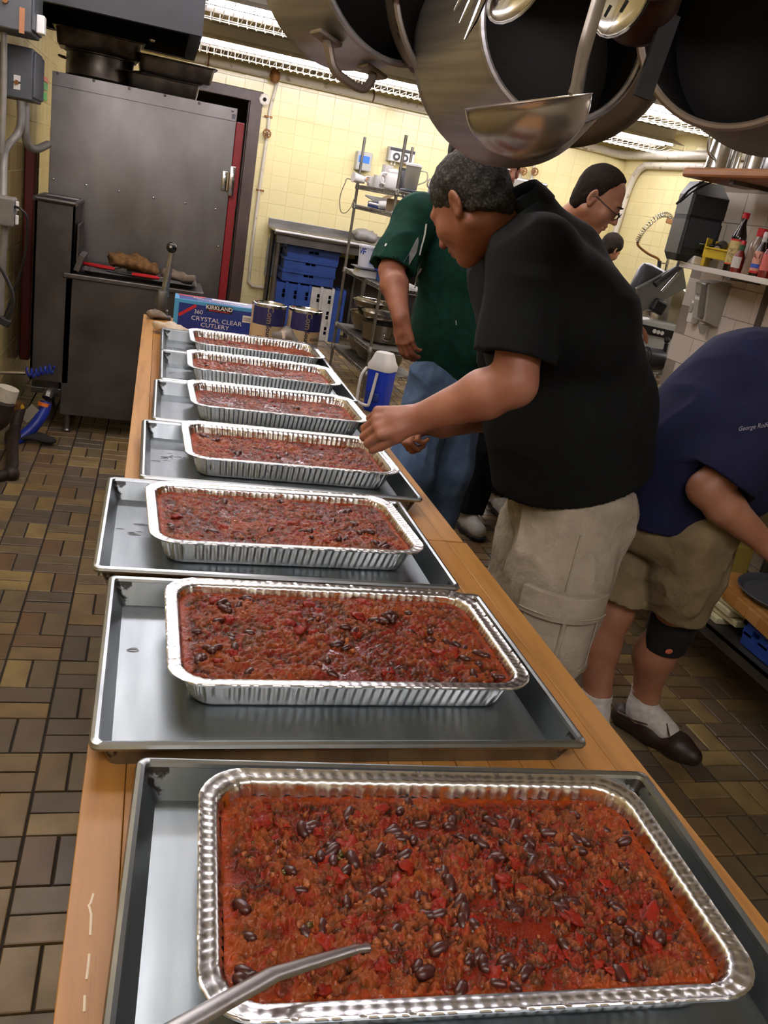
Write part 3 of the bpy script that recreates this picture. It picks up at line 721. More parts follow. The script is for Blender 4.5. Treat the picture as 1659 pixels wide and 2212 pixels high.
b.box((cxm, 0, .7), (fl1 - fl0 - .02, .38, .02)); b.build('flue', FRYM, fr)
b = MB()
for sx in (fl0, fl1): b.tube([(sx - fx, -.205, fz1), (sx - fx, .205, fz1)], .014, 8)
for sy in (-.2, .2): b.tube([(fl0 - fx, sy, fz1), (fl1 - fx, sy, fz1)], .014, 8)
b.build('flue_rim', FRYM, fr, True)
MB().box((fl1 - fx + .018, -.03, 1.09), (.012, .3, .20), b=.003).box((fl1 - fx + .03, -.06, .985), (.03, .26, .09), rot=(0, .3, 0)).build('splash_bracket', STEEL_D, fr)
MB().box((-.52 - fx, .02, .33), (.15, .34, .16), b=.004).build('burner_box', FRYM, fr)
MB().box((-.51 - fx, .0, .235), (.17, .34, .035), b=.004).build('burner_tray', STEEL_D, fr)
for sx in (x0 + .04, x1 - .06):
    for sy in (-.165, .165): MB().lathe([(.024, 0), (.024, .012), (.017, .02), (.017, .115)], 12, Matrix.Translation((sx - fx, sy, 0))).build('leg', STEEL_D, fr, True)
# tray on the fryer with mitts and tongs
ty = FY + .2; tz = .928
sp2 = empty('serving_tray', (-.03, ty, tz), 'shallow metal tray of mitts and red handles on the fryer', 'tray')
b = MB(); R = lambda w, d, r, z: [(x, y, z) for x, y in rrect(w, d, r)]
loft(b, [R(.58, .33, .03, 0), R(.62, .37, .04, .022), R(.635, .385, .04, .024), R(.61, .36, .038, .022), R(.575, .325, .03, .003)], True, True)
b.build('tray', STEEL, sp2, 35)
def soft(name, pts, rad, m, label, cat, loc, flat=.6, seed=1, amp=.12, part='body', group=None):
    t = empty(name, loc, label, cat, group)
    b = MB().tube(bez(pts, 6), [rad * x for x in np.interp(np.linspace(0, 1, len(bez(pts, 6))), [0, .08, .3, .7, .93, 1], [.35, .85, 1, 1, .8, .3])], 14, flat=flat, up=(0, 0, 1))
    b.v = [tuple(Vector(v) * (1 + amp * mnoise.noise(Vector(v) * 22 + Vector((seed, 0, 0))))) for v in b.v]
    b.build(part, m, t, 'all'); return t
QUILT = mat('brown_quilted_cloth', '#7d5a32', .85, col2='#513719', vscale=38, bump=.6, bscale=70)
GREYC = mat('grey_cloth', '#77695a', .9, col2='#5d5146', vscale=20, bump=.4, bscale=60)
soft('oven_mitt', [(-.15, .02, .072), (-.06, .02, .085), (.06, -.01, .075), (.14, -.03, .055)], .066, QUILT, 'brown quilted oven mitt lying on the fryer tray', 'mitt', (-.075, ty, tz), seed=2, amp=.25)
soft('oven_mitt', [(-.09, 0, .05), (-.02, 0, .055), (.06, -.02, .045), (.1, -.03, .04)], .048, GREYC, 'grey beige oven mitt on the right end of the fryer tray', 'mitt', (.17, ty - .05, tz), seed=5, amp=.25)
REDS = mat('red_silicone', '#a8141c', .45)
for pts, l in (([(-.34, -.02, .042), (-.25, -.05, .042), (-.16, -.06, .040)], 'red handled tool on the left side of the fryer tray'), ([(-.06, -.13, .034), (.02, -.14, .036), (.09, -.135, .034)], 'thick red silicone grip in front of the brown mitt')):
    t = empty('red_tool', (-.02, ty, tz), l, 'tool'); P = bez(pts, 4)
    MB().tube(P, [.013] + [.016] * (len(P) - 2) + [.012], 10, flat=.7, up=(0, 0, 1)).build('grip', REDS, t, True)
    MB().tube([P[-1], P[-1] + Vector((.05, .06, .012))], .004, 8).build('shaft', STEEL, t, True)
t = empty('black_ladle', (-.12, ty - .07, tz), 'black handled utensil lying across the fryer tray', 'tool')
MB().tube([(-.1, -.03, .03), (.0, -.05, .028), (.06, -.065, .03)], .012, 8, flat=.6).build('handle', BLACKP, t, True); MB().tube([(.06, -.065, .03), (.12, -.07, .03)], .004, 6).build('shaft', STEEL, t, True)
soft('folded_cloth', [(-.07, 0, .02), (0, .03, .03), (.09, .04, .02)], .05, mat('white_cloth', '#b3a895', .9, bump=.3, bscale=50), 'pale cloth under the brown mitt on the fryer tray', 'cloth', (-.04, ty + .06, tz + .004), flat=.4, seed=8)
# ---- electrical boxes and conduit on the left wall
def wall_box(name, uv0, uv1, y, depth, label, bits=True):
    p0 = at(*uv0, y=y); p1 = at(*uv1, y=y); xr_ = p1.x; z1, z0 = max(p0.z, p1.z), min(p0.z, p1.z)
    t = empty(name, (X0, y, z0), label, 'electrical box')
    w = xr_ - X0 - .006; hgt = z1 - z0
    MB().box((w / 2 + .006, depth / 2, hgt / 2), (w, depth, hgt), b=.006).build('case', GREYM, t)
    MB().box((w + .011, depth / 2, hgt / 2), (.012, depth - .02, hgt - .03), b=.004).build('cover', GREYM, t)
    return t, w, hgt
t, w, hgt = wall_box('switch_box', (12, 92), (69, 218), 4.85, .36, 'grey switch box with two white labels on left wall')
for dz in (.36, .24): MB().box((w * .62, -.001, hgt * dz), (.03, .003, .035)).build('paper_label', WHITEP, t)
MB().tube([(w * .62, 0, hgt * .30), (w * .62, -.02, hgt * .30)], .01, 8).build('switch_knob', BRASS, t, True)
t, w, hgt = wall_box('breaker_box', (3, -50), (67, 72), 4.5, .3, 'grey breaker box above the switch box on left wall')
MB().box((w * .84, -.001, hgt * .22), (.022, .003, .1)).build('orange_label', mat('faded_orange', '#9c6a4c', .7), t)
MB().tube([(w * .5, 0, hgt * .55), (w * .5, -.018, hgt * .55)], .012, 8).build('switch_knob', BRASS, t, True)
MB().box((w + .035, .1, .05), (.035, .07, .075), b=.006).build('side_socket', WHITEP, t)
def px_tube(name, pts, y, r, m, label, cat, n=10, smooth=6, dx=0, part=False):
    ys = y if isinstance(y, (list, tuple)) else [y] * len(pts)
    P = [at(u, v, y=yy) for (u, v), yy in zip(pts, ys)]
    P = bez(P, smooth) if smooth and len(P) > 2 else P
    o = MB().tube(P, r, n).build(name, m, None, True); return tag(o, label, cat)
CON = mat('grey_conduit', '#7f7c78', .5, .3, col2='#6b6762', vscale=8)
px_tube('conduit', [(46, 218), (46, 262), (38, 290), (14, 318), (8, 345), (6, 430)], [4.88, 4.88, 4.87, 4.8, 4.7, 4.6], .02, CON, 'grey conduit curving down from the switch box', 'pipe')
px_tube('conduit', [(56, 222), (56, 290), (62, 315), (80, 322), (104, 312)], [4.95, 4.95, 5.0, 5.1, 5.3], .02, CON, 'darker conduit hooking right under the switch box', 'pipe')
px_tube('conduit', [(9, 70), (8, 200), (3, 330)], 4.6, .014, CON, 'thin vertical conduit at the left frame edge by the boxes', 'pipe')
ob = at(12, 458, y=4.3)
t = empty('outlet_box', (X0 + .02, 4.3, ob.z), 'grey metal outlet box with cord plugged into it', 'outlet')
MB().box((ob.x - X0 - .02 - .01, .06, 0), (.085, .12, .125), b=.008).build('case', CON, t); xe = ob.x - X0 - .02 + .035
for dz in (.03, -.03): MB().box((xe + .006, .05, dz), (.012, .03, .04), b=.003).build('socket', WHITEP, t)
MB().tube([(ob.x - X0 - .03, .05, -.06), (ob.x - X0 - .045, .05, -.5)], .017, 10).build('conduit', CON, t, True)
px_tube('power_cord', [(29, 446), (45, 452), (60, 478), (52, 560), (30, 630), (8, 690)], [4.33, 4.3, 4.3, 4.35, 4.4, 4.4], .006, mat('black_rubber', '#121110', .6), 'thin black cord running down from outlet box', 'cord', 6)
t = px_tube('hanging_cord', [(-12, 560), (8, 590), (26, 630), (28, 660), (16, 690)], 4.1, .008, MATS['black_rubber'], 'thick black cord with loose plug hanging by left wall', 'cord', 8)
p = at(10, 695, y=4.1); MB().box(p, (.05, .03, .035), rot=(0, .4, 0), b=.006).tube([p + Vector((-.03, 0, -.01)), p + Vector((-.05, 0, -.018))], .003, 5).build('plug', MATS['black_rubber'], t)
# red pipe guard, stickers
p0 = at(80, 520, y=5.9)
t = MB().box((X0 + .04, 5.95, .9), (.06, .2, 1.3), b=.01).build('red_pipe_cover', mat('dark_red_paint', '#5c1a12', .5)); tag(t, 'dark red vertical cover on the left wall behind the fryer', 'cover')
for (u, v, hh, col, l) in ((97, 170, .03, '#c05a3c', 'small orange sticker on left wall by the cabinet top'), (96, 185, .045, '#3f8a45', 'upper green sticker on left wall by the cabinet top'), (94, 206, .05, '#2f9a3a', 'lower green sticker on left wall by the cabinet top')):
    p = at(u, v, x=X0 + .012); o = MB().box((X0 + .0095, p.y, p.z), (.003, .4, hh)).build('sticker', mat('sticker_' + col[1:], col, .6)); tag(o, l, 'sticker')
# pipes, blue gas hose low on the left
IRON = mat('black_iron', '#241f1c', .55, .5, col2='#3a2c22', vscale=20)
HOSE = mat('blue_hose', '#1a2f8e', .35, col2='#142269', vscale=10)
t = empty('gas_hose', at(105, 855, y=5.0), 'blue gas hose curving from the fryer to the floor pipe', 'hose'); o0 = t.location
P = [at(u, v, y=y) - o0 for u, v, y in ((100, 868, 5.0), (94, 890, 4.98), (74, 920, 4.94), (45, 945, 4.9), (15, 955, 4.86))]
MB().tube(bez(P, 8), .032, 14).build('hose', HOSE, t, True)
P = [at(u, v, y=y) - o0 for u, v, y in ((118, 848, 5.1), (106, 848, 5.03), (101, 860, 5.0))]
MB().tube(bez(P, 6), .028, 8).build('elbow', STEEL_D, t, True)
p = at(97, 870, y=4.995) - o0; q = at(95, 878, y=4.99) - o0; MB().tube([p, q], .035, 14).build('orange_band', mat('orange_band', '#c9661c', .5), t, True)
p = at(64, 893, y=4.96) - o0
MB().box(p, (.055, .004, .10), rot=(0, .7, 0)).build('paper_tag', mat('old_paper', '#8f8672', .8), t)
t = empty('gas_pipe', at(30, 960, y=4.75), 'black iron gas pipe with brass valve low by left wall', 'pipe'); o0 = t.location
MB().tube([at(u, v, y=y) - o0 for u, v, y in ((44, 880, 4.9), (32, 925, 4.85), (27, 960, 4.65), (27, 1005, 4.38), (20, 1026, 4.3), (-10, 1030, 4.26))], .03, 10).build('iron_pipe', IRON, t, True)
for u, v, y in ((24, 1024, 4.31), (28, 940, 4.8)): MB().sph(at(u, v, y=y) - o0, .042).build('fitting', IRON, t, True)
p = at(40, 893, y=4.9) - o0; MB().tube([p, p + Vector((.0, 0, .06))], .034, 10).build('brass_valve', BRASS, t, True)
p = at(42, 880, y=4.88) - o0; MB().box(p, (.05, .02, .025), b=.004, rot=(0, -.4, 0)).build('yellow_lever', mat('yellow_lever', '#b08a1c', .5), t)
t = px_tube('capped_pipe', [(20, 838), (10, 868), (-2, 900)], 4.55, .05, PIPEW, 'peeling white capped pipe sticking out of left wall', 'pipe', 14)
px_tube('floor_pipe', [(8, 870), (0, 900), (-20, 915)], 4.5, .055, IRON, 'fat dark pipe elbow below the peeling white pipe', 'pipe', 12)
cpipe = px_tube('chrome_pipe', [(-2, 804), (56, 806)], 4.9, .012, STEEL_B, 'short chrome pipe stub with a thin blue coil at the left wall', 'pipe', 8, 0)
P = []
for k in range(90):
    f = k / 89; c = at(56 + f * 62, 802 + 4 * math.sin(f * 6), y=4.9 + f * .1); P.append(c + Vector((0, math.cos(f * 40) * .022, math.sin(f * 40) * .022)))
MB().tube(P, .006, 6).build('coiled_tube', HOSE, cpipe, True)
soft('dark_rag', [(-.1, 0, .03), (0, .01, .04), (.11, -.01, .025)], .055, mat('dark_rag', '#1d1a1a', .95), 'dark rag lying on the floor under blue hose', 'rag', at(75, 958, z=0.0), flat=.35)
# ================================================================ things on the far end of the table
# can opener clamped at the table end
t = empty('can_opener', at(352, 668, y=4.17), 'table mounted can opener with black ball knob at the table end', 'can opener'); o0 = t.location
L_ = lambda u, v, y=4.17: at(u, v, y=y) - o0
MB().tube([L_(372, 545), L_(366, 580), L_(358, 620), L_(356, 640)], [.013, .015, .018, .02], 10, flat=.45, up=(0, 1, 0)).build('lever', STEEL, t, True)
k = L_(371, 535, 4.16); b = MB().sph(k, .024, sub=3, scale=(1, .9, 1)); b.build('knob', mat('black_ball', '#0d0d0e', .25), t, True)
k2 = L_(369, 533, 4.14); MB().lathe([(.006, 0), (.006, .004)], 10, frame(k2, (0, -1, 0))).build('knob_screw', STEEL_B, t, True)
b = MB().box(L_(350, 655), (.045, .05, .12), b=.008).box((0, 0, TZ - o0.z + .008), (.08, .06, .016), b=.004).tube([L_(343, 640), L_(340, 660)], .012, 8).tube([L_(338, 668), L_(330, 690)], .01, 8)
b.build('gear_housing', STEEL_D, t, 30)
MB().box((.0, .025, TZ - o0.z - .06), (.05, .02, .2), b=.004).build('shaft', STEEL, t)
# blue cutlery box
BX = empty('cutlery_box', (.318, 3.98, TZ), 'blue cardboard box of clear plastic cutlery at table end', 'box', rz=-.03)
bw, bd, bh = .365, .15, .142
LBLUE = mat('light_blue_card', '#4f9fd0', .35); NAVY = mat('navy_card', '#1a2a72', .3, col2='#223a8c', vscale=6)
MB().box((0, 0, bh / 2), (bw, bd, bh), b=.002).build('carton', LBLUE, BX)
MB().box((.004, -bd / 2 - .0004, bh / 2 - .004), (bw - .032, .0012, bh - .024)).build('front_print', NAVY, BX)
MB().box((.004, 0, bh + .0002), (bw - .03, bd - .012, .0012)).build('top_print', NAVY, BX)
WHT = mat('print_white', '#e9e6e2', .5); REDPR = mat('print_red', '#b3241f', .45); BLK = mat('print_black', '#0c0c0f', .5)
Mf = Matrix.Translation((0, -bd / 2 - .0012, 0)) @ Matrix.Rotation(PI / 2, 4, 'X')
def onf(x, z, dy=0): return Matrix.Translation((x, -bd / 2 - .0014 - dy, z)) @ Matrix.Rotation(PI / 2, 4, 'X')
MB().box((.012, -bd / 2 - .0012, .119), (.112, .001, .03)).build('brand_patch', BLK, BX)
text('KIRKLAND', .024, WHT, BX, onf(.012, .1225, .0005), bold=.0006)
MB().box((.012, -bd / 2 - .002, .1095), (.09, .0006, .0035)).build('brand_underline', REDPR, BX)
text('360', .026, WHT, BX, onf(-.077, .095))
text('CRYSTAL CLEAR', .027, WHT, BX, onf(.005, .066), sx=1.12)
text('CUTLERY', .026, WHT, BX, onf(.0, .041), sx=1.15)
for k, s in enumerate(('150 PREMIUM FORKS', '90 PREMIUM KNIVES', '120 PREMIUM SPOONS')): pass
b = MB().box((-.125, -bd / 2 - .0012, .096), (.088, .001, .013), rot=(0, -.62, 0)); b.build('red_stripe', REDPR, BX)
MB().box((.142, -bd / 2 - .0012, .093), (.05, .001, .03)).build('barcode_patch', WHT, BX)
b = MB()
for k in range(14):
    b.box((.122 + k * .003, -bd / 2 - .0019, .092), (random.choice((.0008, .0014)), .0006, .018))
b.build('barcode', BLK, BX)
Mt = Matrix.Translation((0, 0, bh + .0012))
text('360', .026, WHT, BX, Matrix.Translation((-.085, .012, bh + .0012))); text('CRYSTAL CLEAR', .024, WHT, BX, Matrix.Translation((.01, -.028, bh + .0012)), sx=1.1)
MB().box((-.11, .045, bh + .0008), (.12, .028, .001), rz=.05).build('top_red_stripe', REDPR, BX)
MB().box((.06, .03, bh + .0008), (.16, .035, .001), rz=.0).build('top_white_patch', WHT, BX)
# two large cans
CANL = mat('can_label', '#c3ae8b', .45, col2='#b8a17d', vscale=6); NAVYC = mat('can_navy', '#20204f', .4, col2='#2a2a60', vscale=3, stretch=(30, 30, 1))
def can(loc, rz, label):
    t = empty('food_can', loc, label, 'can', 'large food cans on the table end', rz=rz); r, h = .078, .178
    MB().lathe([(r - .004, 0), (r, .002), (r, .006), (r - .0025, .008), (r - .0025, h - .008), (r, h - .006), (r, h - .001), (r - .003, h), (r - .005, h - .005), (r - .03, h - .006), (r - .033, h - .004), (.001, h - .005)], 40).build('tin', STEEL_B, t, 40)
    b = MB(); b.lathe([(r - .0018, .012), (r - .0016, h - .012)], 40, cap=False); b.build('paper_label', CANL, t, True)
    b = MB(); N = 22; a0, a1 = math.radians(198), math.radians(342)
    vs = []
    for k in range(N + 1):
        a = a0 + (a1 - a0) * k / N; vs += [(math.cos(a) * (r - .001), math.sin(a) * (r - .001), h * .50), (math.cos(a) * (r - .001), math.sin(a) * (r - .001), h - .012)]
    b.add(vs, [(2 * k, 2 * k + 2, 2 * k + 3, 2 * k + 1) for k in range(N)]); b.build('navy_band', NAVYC, t, True)
    for body, size, a, z, rot, mm, bold in (('Com', .038, 262, h * .76, -PI / 2, CANL, .0008), ('Source', .030, 262, h * .285, -PI / 2, NAVYC, .0006), ('KIDNEY', .019, 300, h * .30, 0, BLK, .0002), ('BEANS', .012, 300, h * .19, 0, BLK, 0)):
        a = math.radians(a); o = text(body, size, mm, t, Matrix.Identity(4), bold=bold)
        for v in o.data.vertices:     # wrap on the can
            x, y = v.co.x, v.co.y
            if rot: x, y = y * 1.0, -x
            an = a + x / r; rr2 = r - .0004; v.co = (math.cos(an) * rr2, math.sin(an) * rr2, z + y)
    MB().box((math.cos(math.radians(235)) * (r - .0012), math.sin(math.radians(235)) * (r - .0012), h * .16), (.02, .001, .025), rz=math.radians(325)).build('small_print', mat('print_brown', '#6a5638', .6), t)
can((.545, 3.90, TZ), .10, 'left large can with navy and tan label behind farthest foil pan')
can((.707, 3.885, TZ), .22, 'right large can with navy and tan label behind farthest foil pan')
soft('crumpled_film', [(-.05, 0, .03), (0, .01, .05), (.06, 0, .03)], .045, mat('clear_film', '#e8e4dd', .25, trans=.8, ior=1.1, bump=.8, bscale=50), 'crumpled clear plastic film before the two cans', 'film', (.615, 3.775, TZ + .006), flat=.8, amp=.3)
soft('paper_towel', [(-.07, -.02, .02), (-.02, 0, .028), (.04, .01, .02), (.08, 0, .014)], .035, mat('stained_paper', '#b39f80', .9, col2='#d8cfc0', vscale=16, bump=.5, bscale=40), 'crumpled tan paper towel at the left of the blue box', 'towel', (.11, 3.80, TZ + .004), flat=.6, amp=.5, seed=3)
soft('grey_rag', [(-.04, 0, .015), (0, .02, .02), (.04, .03, .015)], .028, GREYC, 'small grey rag at the can opener foot', 'rag', (.07, 4.12, TZ + .004), flat=.6, amp=.4, seed=6)
# ================================================================ back wall: pipes, bench, crates
def wpipe(name, pts, r, m, label, n=12, smooth=0, cat='pipe'):
    P = [Vector(p) for p in pts]; P = bez(P, smooth) if smooth else P
    return tag(MB().tube(P, r, n).build(name, m, None, True), label, cat)
pz = 2.632
t = empty('sprinkler_pipe', (2.5, 10.13, pz), 'long white peeling pipe running along the back wall under the lights', 'pipe'); o0 = t.location
MB().tube([Vector(p) - o0 for p in ((-.2, 10.13, pz + .01), (5.0, 10.13, pz - .02), (5.2, 10.12, pz - .03), (5.30, 10.05, pz - .035), (5.34, 9.9, pz - .035), (5.36, 6.5, pz - .04))], .047, 14).build('pipe', PIPEW, t, True)
for x in (.42, 2.2, 3.9, 4.8):
    b = MB().tube([(x - 2.5, 0, .05), (x - 2.5, 0, .13)], .012, 8).tube([(x - 2.5 + .0, .05 * math.cos(a), .05 * math.sin(a)) for a in np.linspace(0, 2 * PI, 13)], .008, 6)
    b.build('pipe_clamp', BRASS, t, True)
q = at(595, 158, y=10.06)
tag(MB().lathe([(.0, -.10), (.04, -.085), (.058, -.04), (.05, .01), (.025, .04), (.018, .07), (.001, .075)], 14, Matrix.Translation(q)).build('pipe_valve', BRASS, None, True), 'rusty round valve body hanging at the back wall pipe', 'valve')
q = at(572, 215, y=10.12)
t = empty('junction_box', (q.x, 10.12, q.z), 'white octagonal junction box at the top of the door frame', 'junction box')
MB().lathe([(.06, 0), (.062, .05), (.05, .058), (.001, .058)], 8, frame((0, .05, 0), (0, -1, 0))).build('cover', mat('pale_box', '#cdc5b5', .5), t)
MB().lathe([(.02, 0), (.02, .006), (.001, .006)], 10, frame((0, -.008, 0), (0, -1, 0))).build('knockout', DARK, t)
t = empty('wall_conduit', (1.05, 10.17, 1.5), 'thin white conduit with a small valve wheel beside the door frame', 'pipe'); o0 = t.location
P = [at(u, v, y=10.17) - o0 for u, v in ((600, 172), (583, 240), (578, 290), (561, 405), (545, 530), (537, 608))]
MB().tube(P + [at(545, 618, y=10.17) - o0, at(575, 622, y=10.17) - o0], .017, 8).build('conduit', PIPEW, t, True)
q = at(577, 289, y=10.11) - o0
b = MB().tube([q + Vector((.04 * math.cos(a), 0, .04 * math.sin(a))) for a in np.linspace(0, 2 * PI, 13)], .008, 6)
for a in np.linspace(0, PI, 4)[:3]: b.tube([q - Vector((.04 * math.cos(a), 0, .04 * math.sin(a))), q + Vector((.04 * math.cos(a), 0, .04 * math.sin(a)))], .005, 5)
b.tube([q, q + Vector((0, .07, 0))], .012, 8).build('valve_wheel', BRASS, t, True)
for u, v in ((580, 252), (562, 411)):
    q = at(u, v, y=10.16) - o0; MB().box(q, (.09, .012, .02), b=.004).build('pipe_strap', BRASS, t)
# right wall curved pipe
t = wpipe('bent_pipe', [(5.37, 9.93, 1.2), (5.37, 9.91, 1.75), (5.37, 9.86, 2.2), (5.37, 9.77, 2.4), (5.37, 9.6, 2.49), (5.37, 9.3, 2.49), (5.37, 6.4, 2.49)], .04, PIPEW, 'white pipe bending down the right wall behind the bald man', 12, 5)
for k, x in enumerate((4.10, 4.24)):
    t = empty('riser_pipe', (x, 10.14, 2.3), 'thin riser pipe with a small tap, %s one above the grey panel' % ('left' if k == 0 else 'right'), 'pipe')
    MB().tube([(0, 0, .3), (0, 0, -.6)], .018, 8).build('riser', PIPEW, t, True); z = -.1 + k * .02
    b = MB().tube([(.04 * math.cos(a), -.06, z + .04 * math.sin(a)) for a in np.linspace(0, 2 * PI, 11)], .008, 6).tube([(0, -.06, z), (0, 0, z)], .014, 8).box((0, -.06, z), (.08, .008, .012)).box((0, -.06, z), (.012, .008, .08)); b.build('tap_wheel', BRASS, t, True)
t = empty('dish_machine', (4.22, 9.75, 0), 'grey steel dish machine hood behind the men', 'dishwasher')
a = at(1110, 378, y=9.6); c = at(1174, 430, y=9.6)
MB().box(((a.x + c.x) / 2 - 4.22 - .0, .1, 1.45), (c.x - a.x + .05, .5, a.z + .04 - .86), b=.02).build('hood', STEEL, t); MB().box((-.14, .1, .56), (.5, .5, .6), b=.01).build('cabinet', STEEL_D, t)
MB().tube([(-.3, -.17, 1.1), (.02, -.17, 1.1)], .012, 8).build('handle', STEEL_B, t, True)
for sx in (-.36, .08):
    for sy in (-.08, .28): MB().tube([(sx, sy, 0), (sx, sy, .26)], .025, 8).build('leg', STEEL_D, t, True)
# steel bench with backsplash
BY0, BY1 = 9.46, 10.15
bl = at(581, 480, y=10.1); t = empty('steel_bench', (bl.x + 1.2, 9.8, 0), 'stainless sink bench with raised backsplash below yellow tiles', 'bench'); ox = bl.x + 1.2
L0, L1 = bl.x, 3.35; zb = 1.125
MB().box(((L0 + L1) / 2 - ox, 0, zb - .012), (L1 - L0, BY1 - BY0 - .02, .02), b=.003).build('top', STEEL, t)
MB().box(((L0 + L1) / 2 - ox, BY1 - 9.8 - .02, zb + .035), (L1 - L0, .03, .09), b=.004).build('backsplash', STEEL, t)
MB().tube([(L0 - ox, BY0 - 9.8, zb - .02), (L1 - ox, BY0 - 9.8, zb - .02)], .03, 12).build('rolled_edge', STEEL, t, True)
MB().box(((L0 + L1) / 2 - ox, BY0 - 9.8 + .03, zb - .09), (L1 - L0 - .06, .02, .08)).build('front_rail', STEEL_D, t)
for x in (L0 + .06, L1 - .06, (L0 + L1) / 2):
    for y in (BY0 + .08, BY1 - .08): MB().tube([(x - ox, y - 9.8, 0), (x - ox, y - 9.8, zb - .02)], .028, 10).build('leg', STEEL_D, t, True)
p = at(585, 560, y=10.1); tag(MB().box((p.x + .0, 10.12, p.z + .02), (.10, .11, .42), b=.01).build('wall_panel', mat('blue_grey_panel', '#7f8589', .5)), 'narrow blue grey panel on the wall under the bench corner', 'panel')
tag(MB().box((2.3, 10.17, .5), (1.9, .03, .8)).build('shade_board', mat('shadow_board', '#2a211a', .8)), 'dark board painted as shade under the steel bench behind the crates', 'board')  # added dark sheet, its colour stands for the shade under the bench
# crates
CW, CD, CH = .575, .38, .128
def crate_mesh(long_slots):
    b = MB(); w, d, h = CW, CD, CH
    b.box((0, 0, .006), (w - .02, d - .02, .012))
    def side(L, M, slots):
        segs = []; sl = sorted(slots)
        b.box((0, 0, .034), (L, .014, .068), M=M); b.box((0, -.006, h - .016), (L + .012, .03, .03), M=M); b.box((0, -.004, h - .004), (L, .022, .008), M=M)
        x = -L / 2
        for s0, s1 in sl + [(L / 2, L / 2)]:
            if s0 > x: b.box(((x + s0) / 2, 0, .082), (s0 - x, .014, .03), M=M)
            x = s1
    for sy in (-1, 1): side(w, Matrix.Translation((0, sy * (d / 2 - .007), 0)) @ Matrix.Rotation(0 if sy < 0 else PI, 4, 'Z'), long_slots)
    for sx in (-1, 1): side(d - .02, Matrix.Translation((sx * (w / 2 - .007), 0, 0)) @ Matrix.Rotation(PI / 2 * sx, 4, 'Z'), [(-.06, -.005), (.005, .06)])
    for sx in (-1, 1):
        for sy in (-1, 1): b.box((sx * (w / 2 - .02), sy * (d / 2 - .02), h - .012), (.044, .046, .02), b=.003)
    return b.mesh('crate')
cm_a = crate_mesh([(-.055, -.005), (.005, .055)]); cm_b = crate_mesh([(-.22, -.18), (-.17, -.13), (-.045, -.005), (.005, .045), (.13, .17), (.18, .22)])
BLUEC = mat('crate_blue', '#1c3f86', .5, col2='#183776', vscale=9); WHITEC = mat('crate_white', '#b9b8b3', .5, col2='#a4a29b', vscale=9)
cm_a.materials.append(BLUEC); cm_b.materials.append(BLUEC); cm_w = cm_b.copy(); cm_w.materials.clear(); cm_w.materials.append(WHITEC)
CYF = 9.62
cl = ['top blue crate of the three lying flat under the bench', 'middle blue crate of the three lying flat under the bench', 'bottom blue crate of the three lying flat under the bench']
for k in range(3):
    t = empty('plastic_crate', (1.70 - k * .012, CYF + CD / 2, .60 + (2 - k) * .128), cl[k], 'crate', 'crates stacked under the bench', rz=(.02, -.015, .01)[k]); place('crate_shell', cm_a, t)
cols = [cm_b, cm_b, cm_b, cm_w, cm_w, cm_b]
cl = ['leftmost blue crate standing on end under the flat ones', 'second blue crate standing on end under the flat ones', 'third blue crate standing on end beside the white ones',
      'white crate standing on end next to blue crates', 'white crate standing on end, nearer the wire rack', 'blue crate standing on end next to the wire rack']
for k in range(6):
    x = 1.41 + k * .1305
    t = empty('plastic_crate', (x, CYF + CD / 2, .0), cl[k], 'crate', 'crates stacked under the bench'); o = place('crate_shell', cols[k], t, (-.064, 0, CW / 2 + .003), (0, PI / 2, 0))
# grey bag on the bench
soft('plastic_bag', [(-.12, 0, .06), (0, .02, .08), (.14, 0, .05)], .085, mat('grey_film', '#9c9892', .35, trans=.3, bump=.5, bscale=25), 'crumpled grey plastic bag on the steel bench', 'bag', (at(785, 526, y=9.75).x, 9.75, zb), flat=.8, amp=.3, seed=9)
# boxes on the wall above the rack
def wallbox(name, u0, v0, u1, v1, depth, m, label, cat):
    a, c = at(u0, v0, y=10.15), at(u1, v1, y=10.15); t = empty(name, ((a.x + c.x) / 2, 10.2, (a.z + c.z) / 2), label, cat)
    w, h = abs(c.x - a.x), abs(a.z - c.z); MB().box((0, -depth / 2, 0), (w, depth, h), b=.012).build('case', m, t); return t, w, h
t, w, h = wallbox('control_box', 771, 325, 797, 372, .13, mat('pale_grey_enamel', '#a9a9a2', .45), 'pale grey control box with blue tape on back wall', 'control box')
MB().box((-.005, -.132, .02), (w * .7, .004, h * .36)).build('blue_tape', mat('blue_tape', '#2f6fd0', .5), t)
t, w, h = wallbox('soap_dispenser', 840, 316, 890, 357, .12, WHITEP, 'white twin chemical dispenser with two dark dials on wall', 'dispenser')
MB().box((0, -.122, h * .36), (w * .96, .004, h * .22)).build('dark_band', mat('charcoal', '#2c2d31', .5), t)
MB().box((-w / 2 + .012, -.06, 0), (.026, .125, h * .98)).build('side', mat('pale_grey_enamel', '#a9a9a2'), t)
for x in (-.2, .12):
    b = MB().lathe([(.042, 0), (.042, .006), (.001, .006)], 20, frame((x * w, -.121, -.02), (0, -1, 0))); b.build('dial', mat('charcoal', '#2c2d31'), t)
    MB().lathe([(.02, 0), (.02, .004), (.001, .004)], 6, frame((x * w, -.128, -.02), (0, -1, 0))).build('dial_mark', WHITEP, t)
for x in (-.3, -.18, .05): MB().tube([(x * w, -.06, -h / 2), (x * w, -.06, -h / 2 - .035)], .012, 8).build('nozzle', WHITEP, t, True)
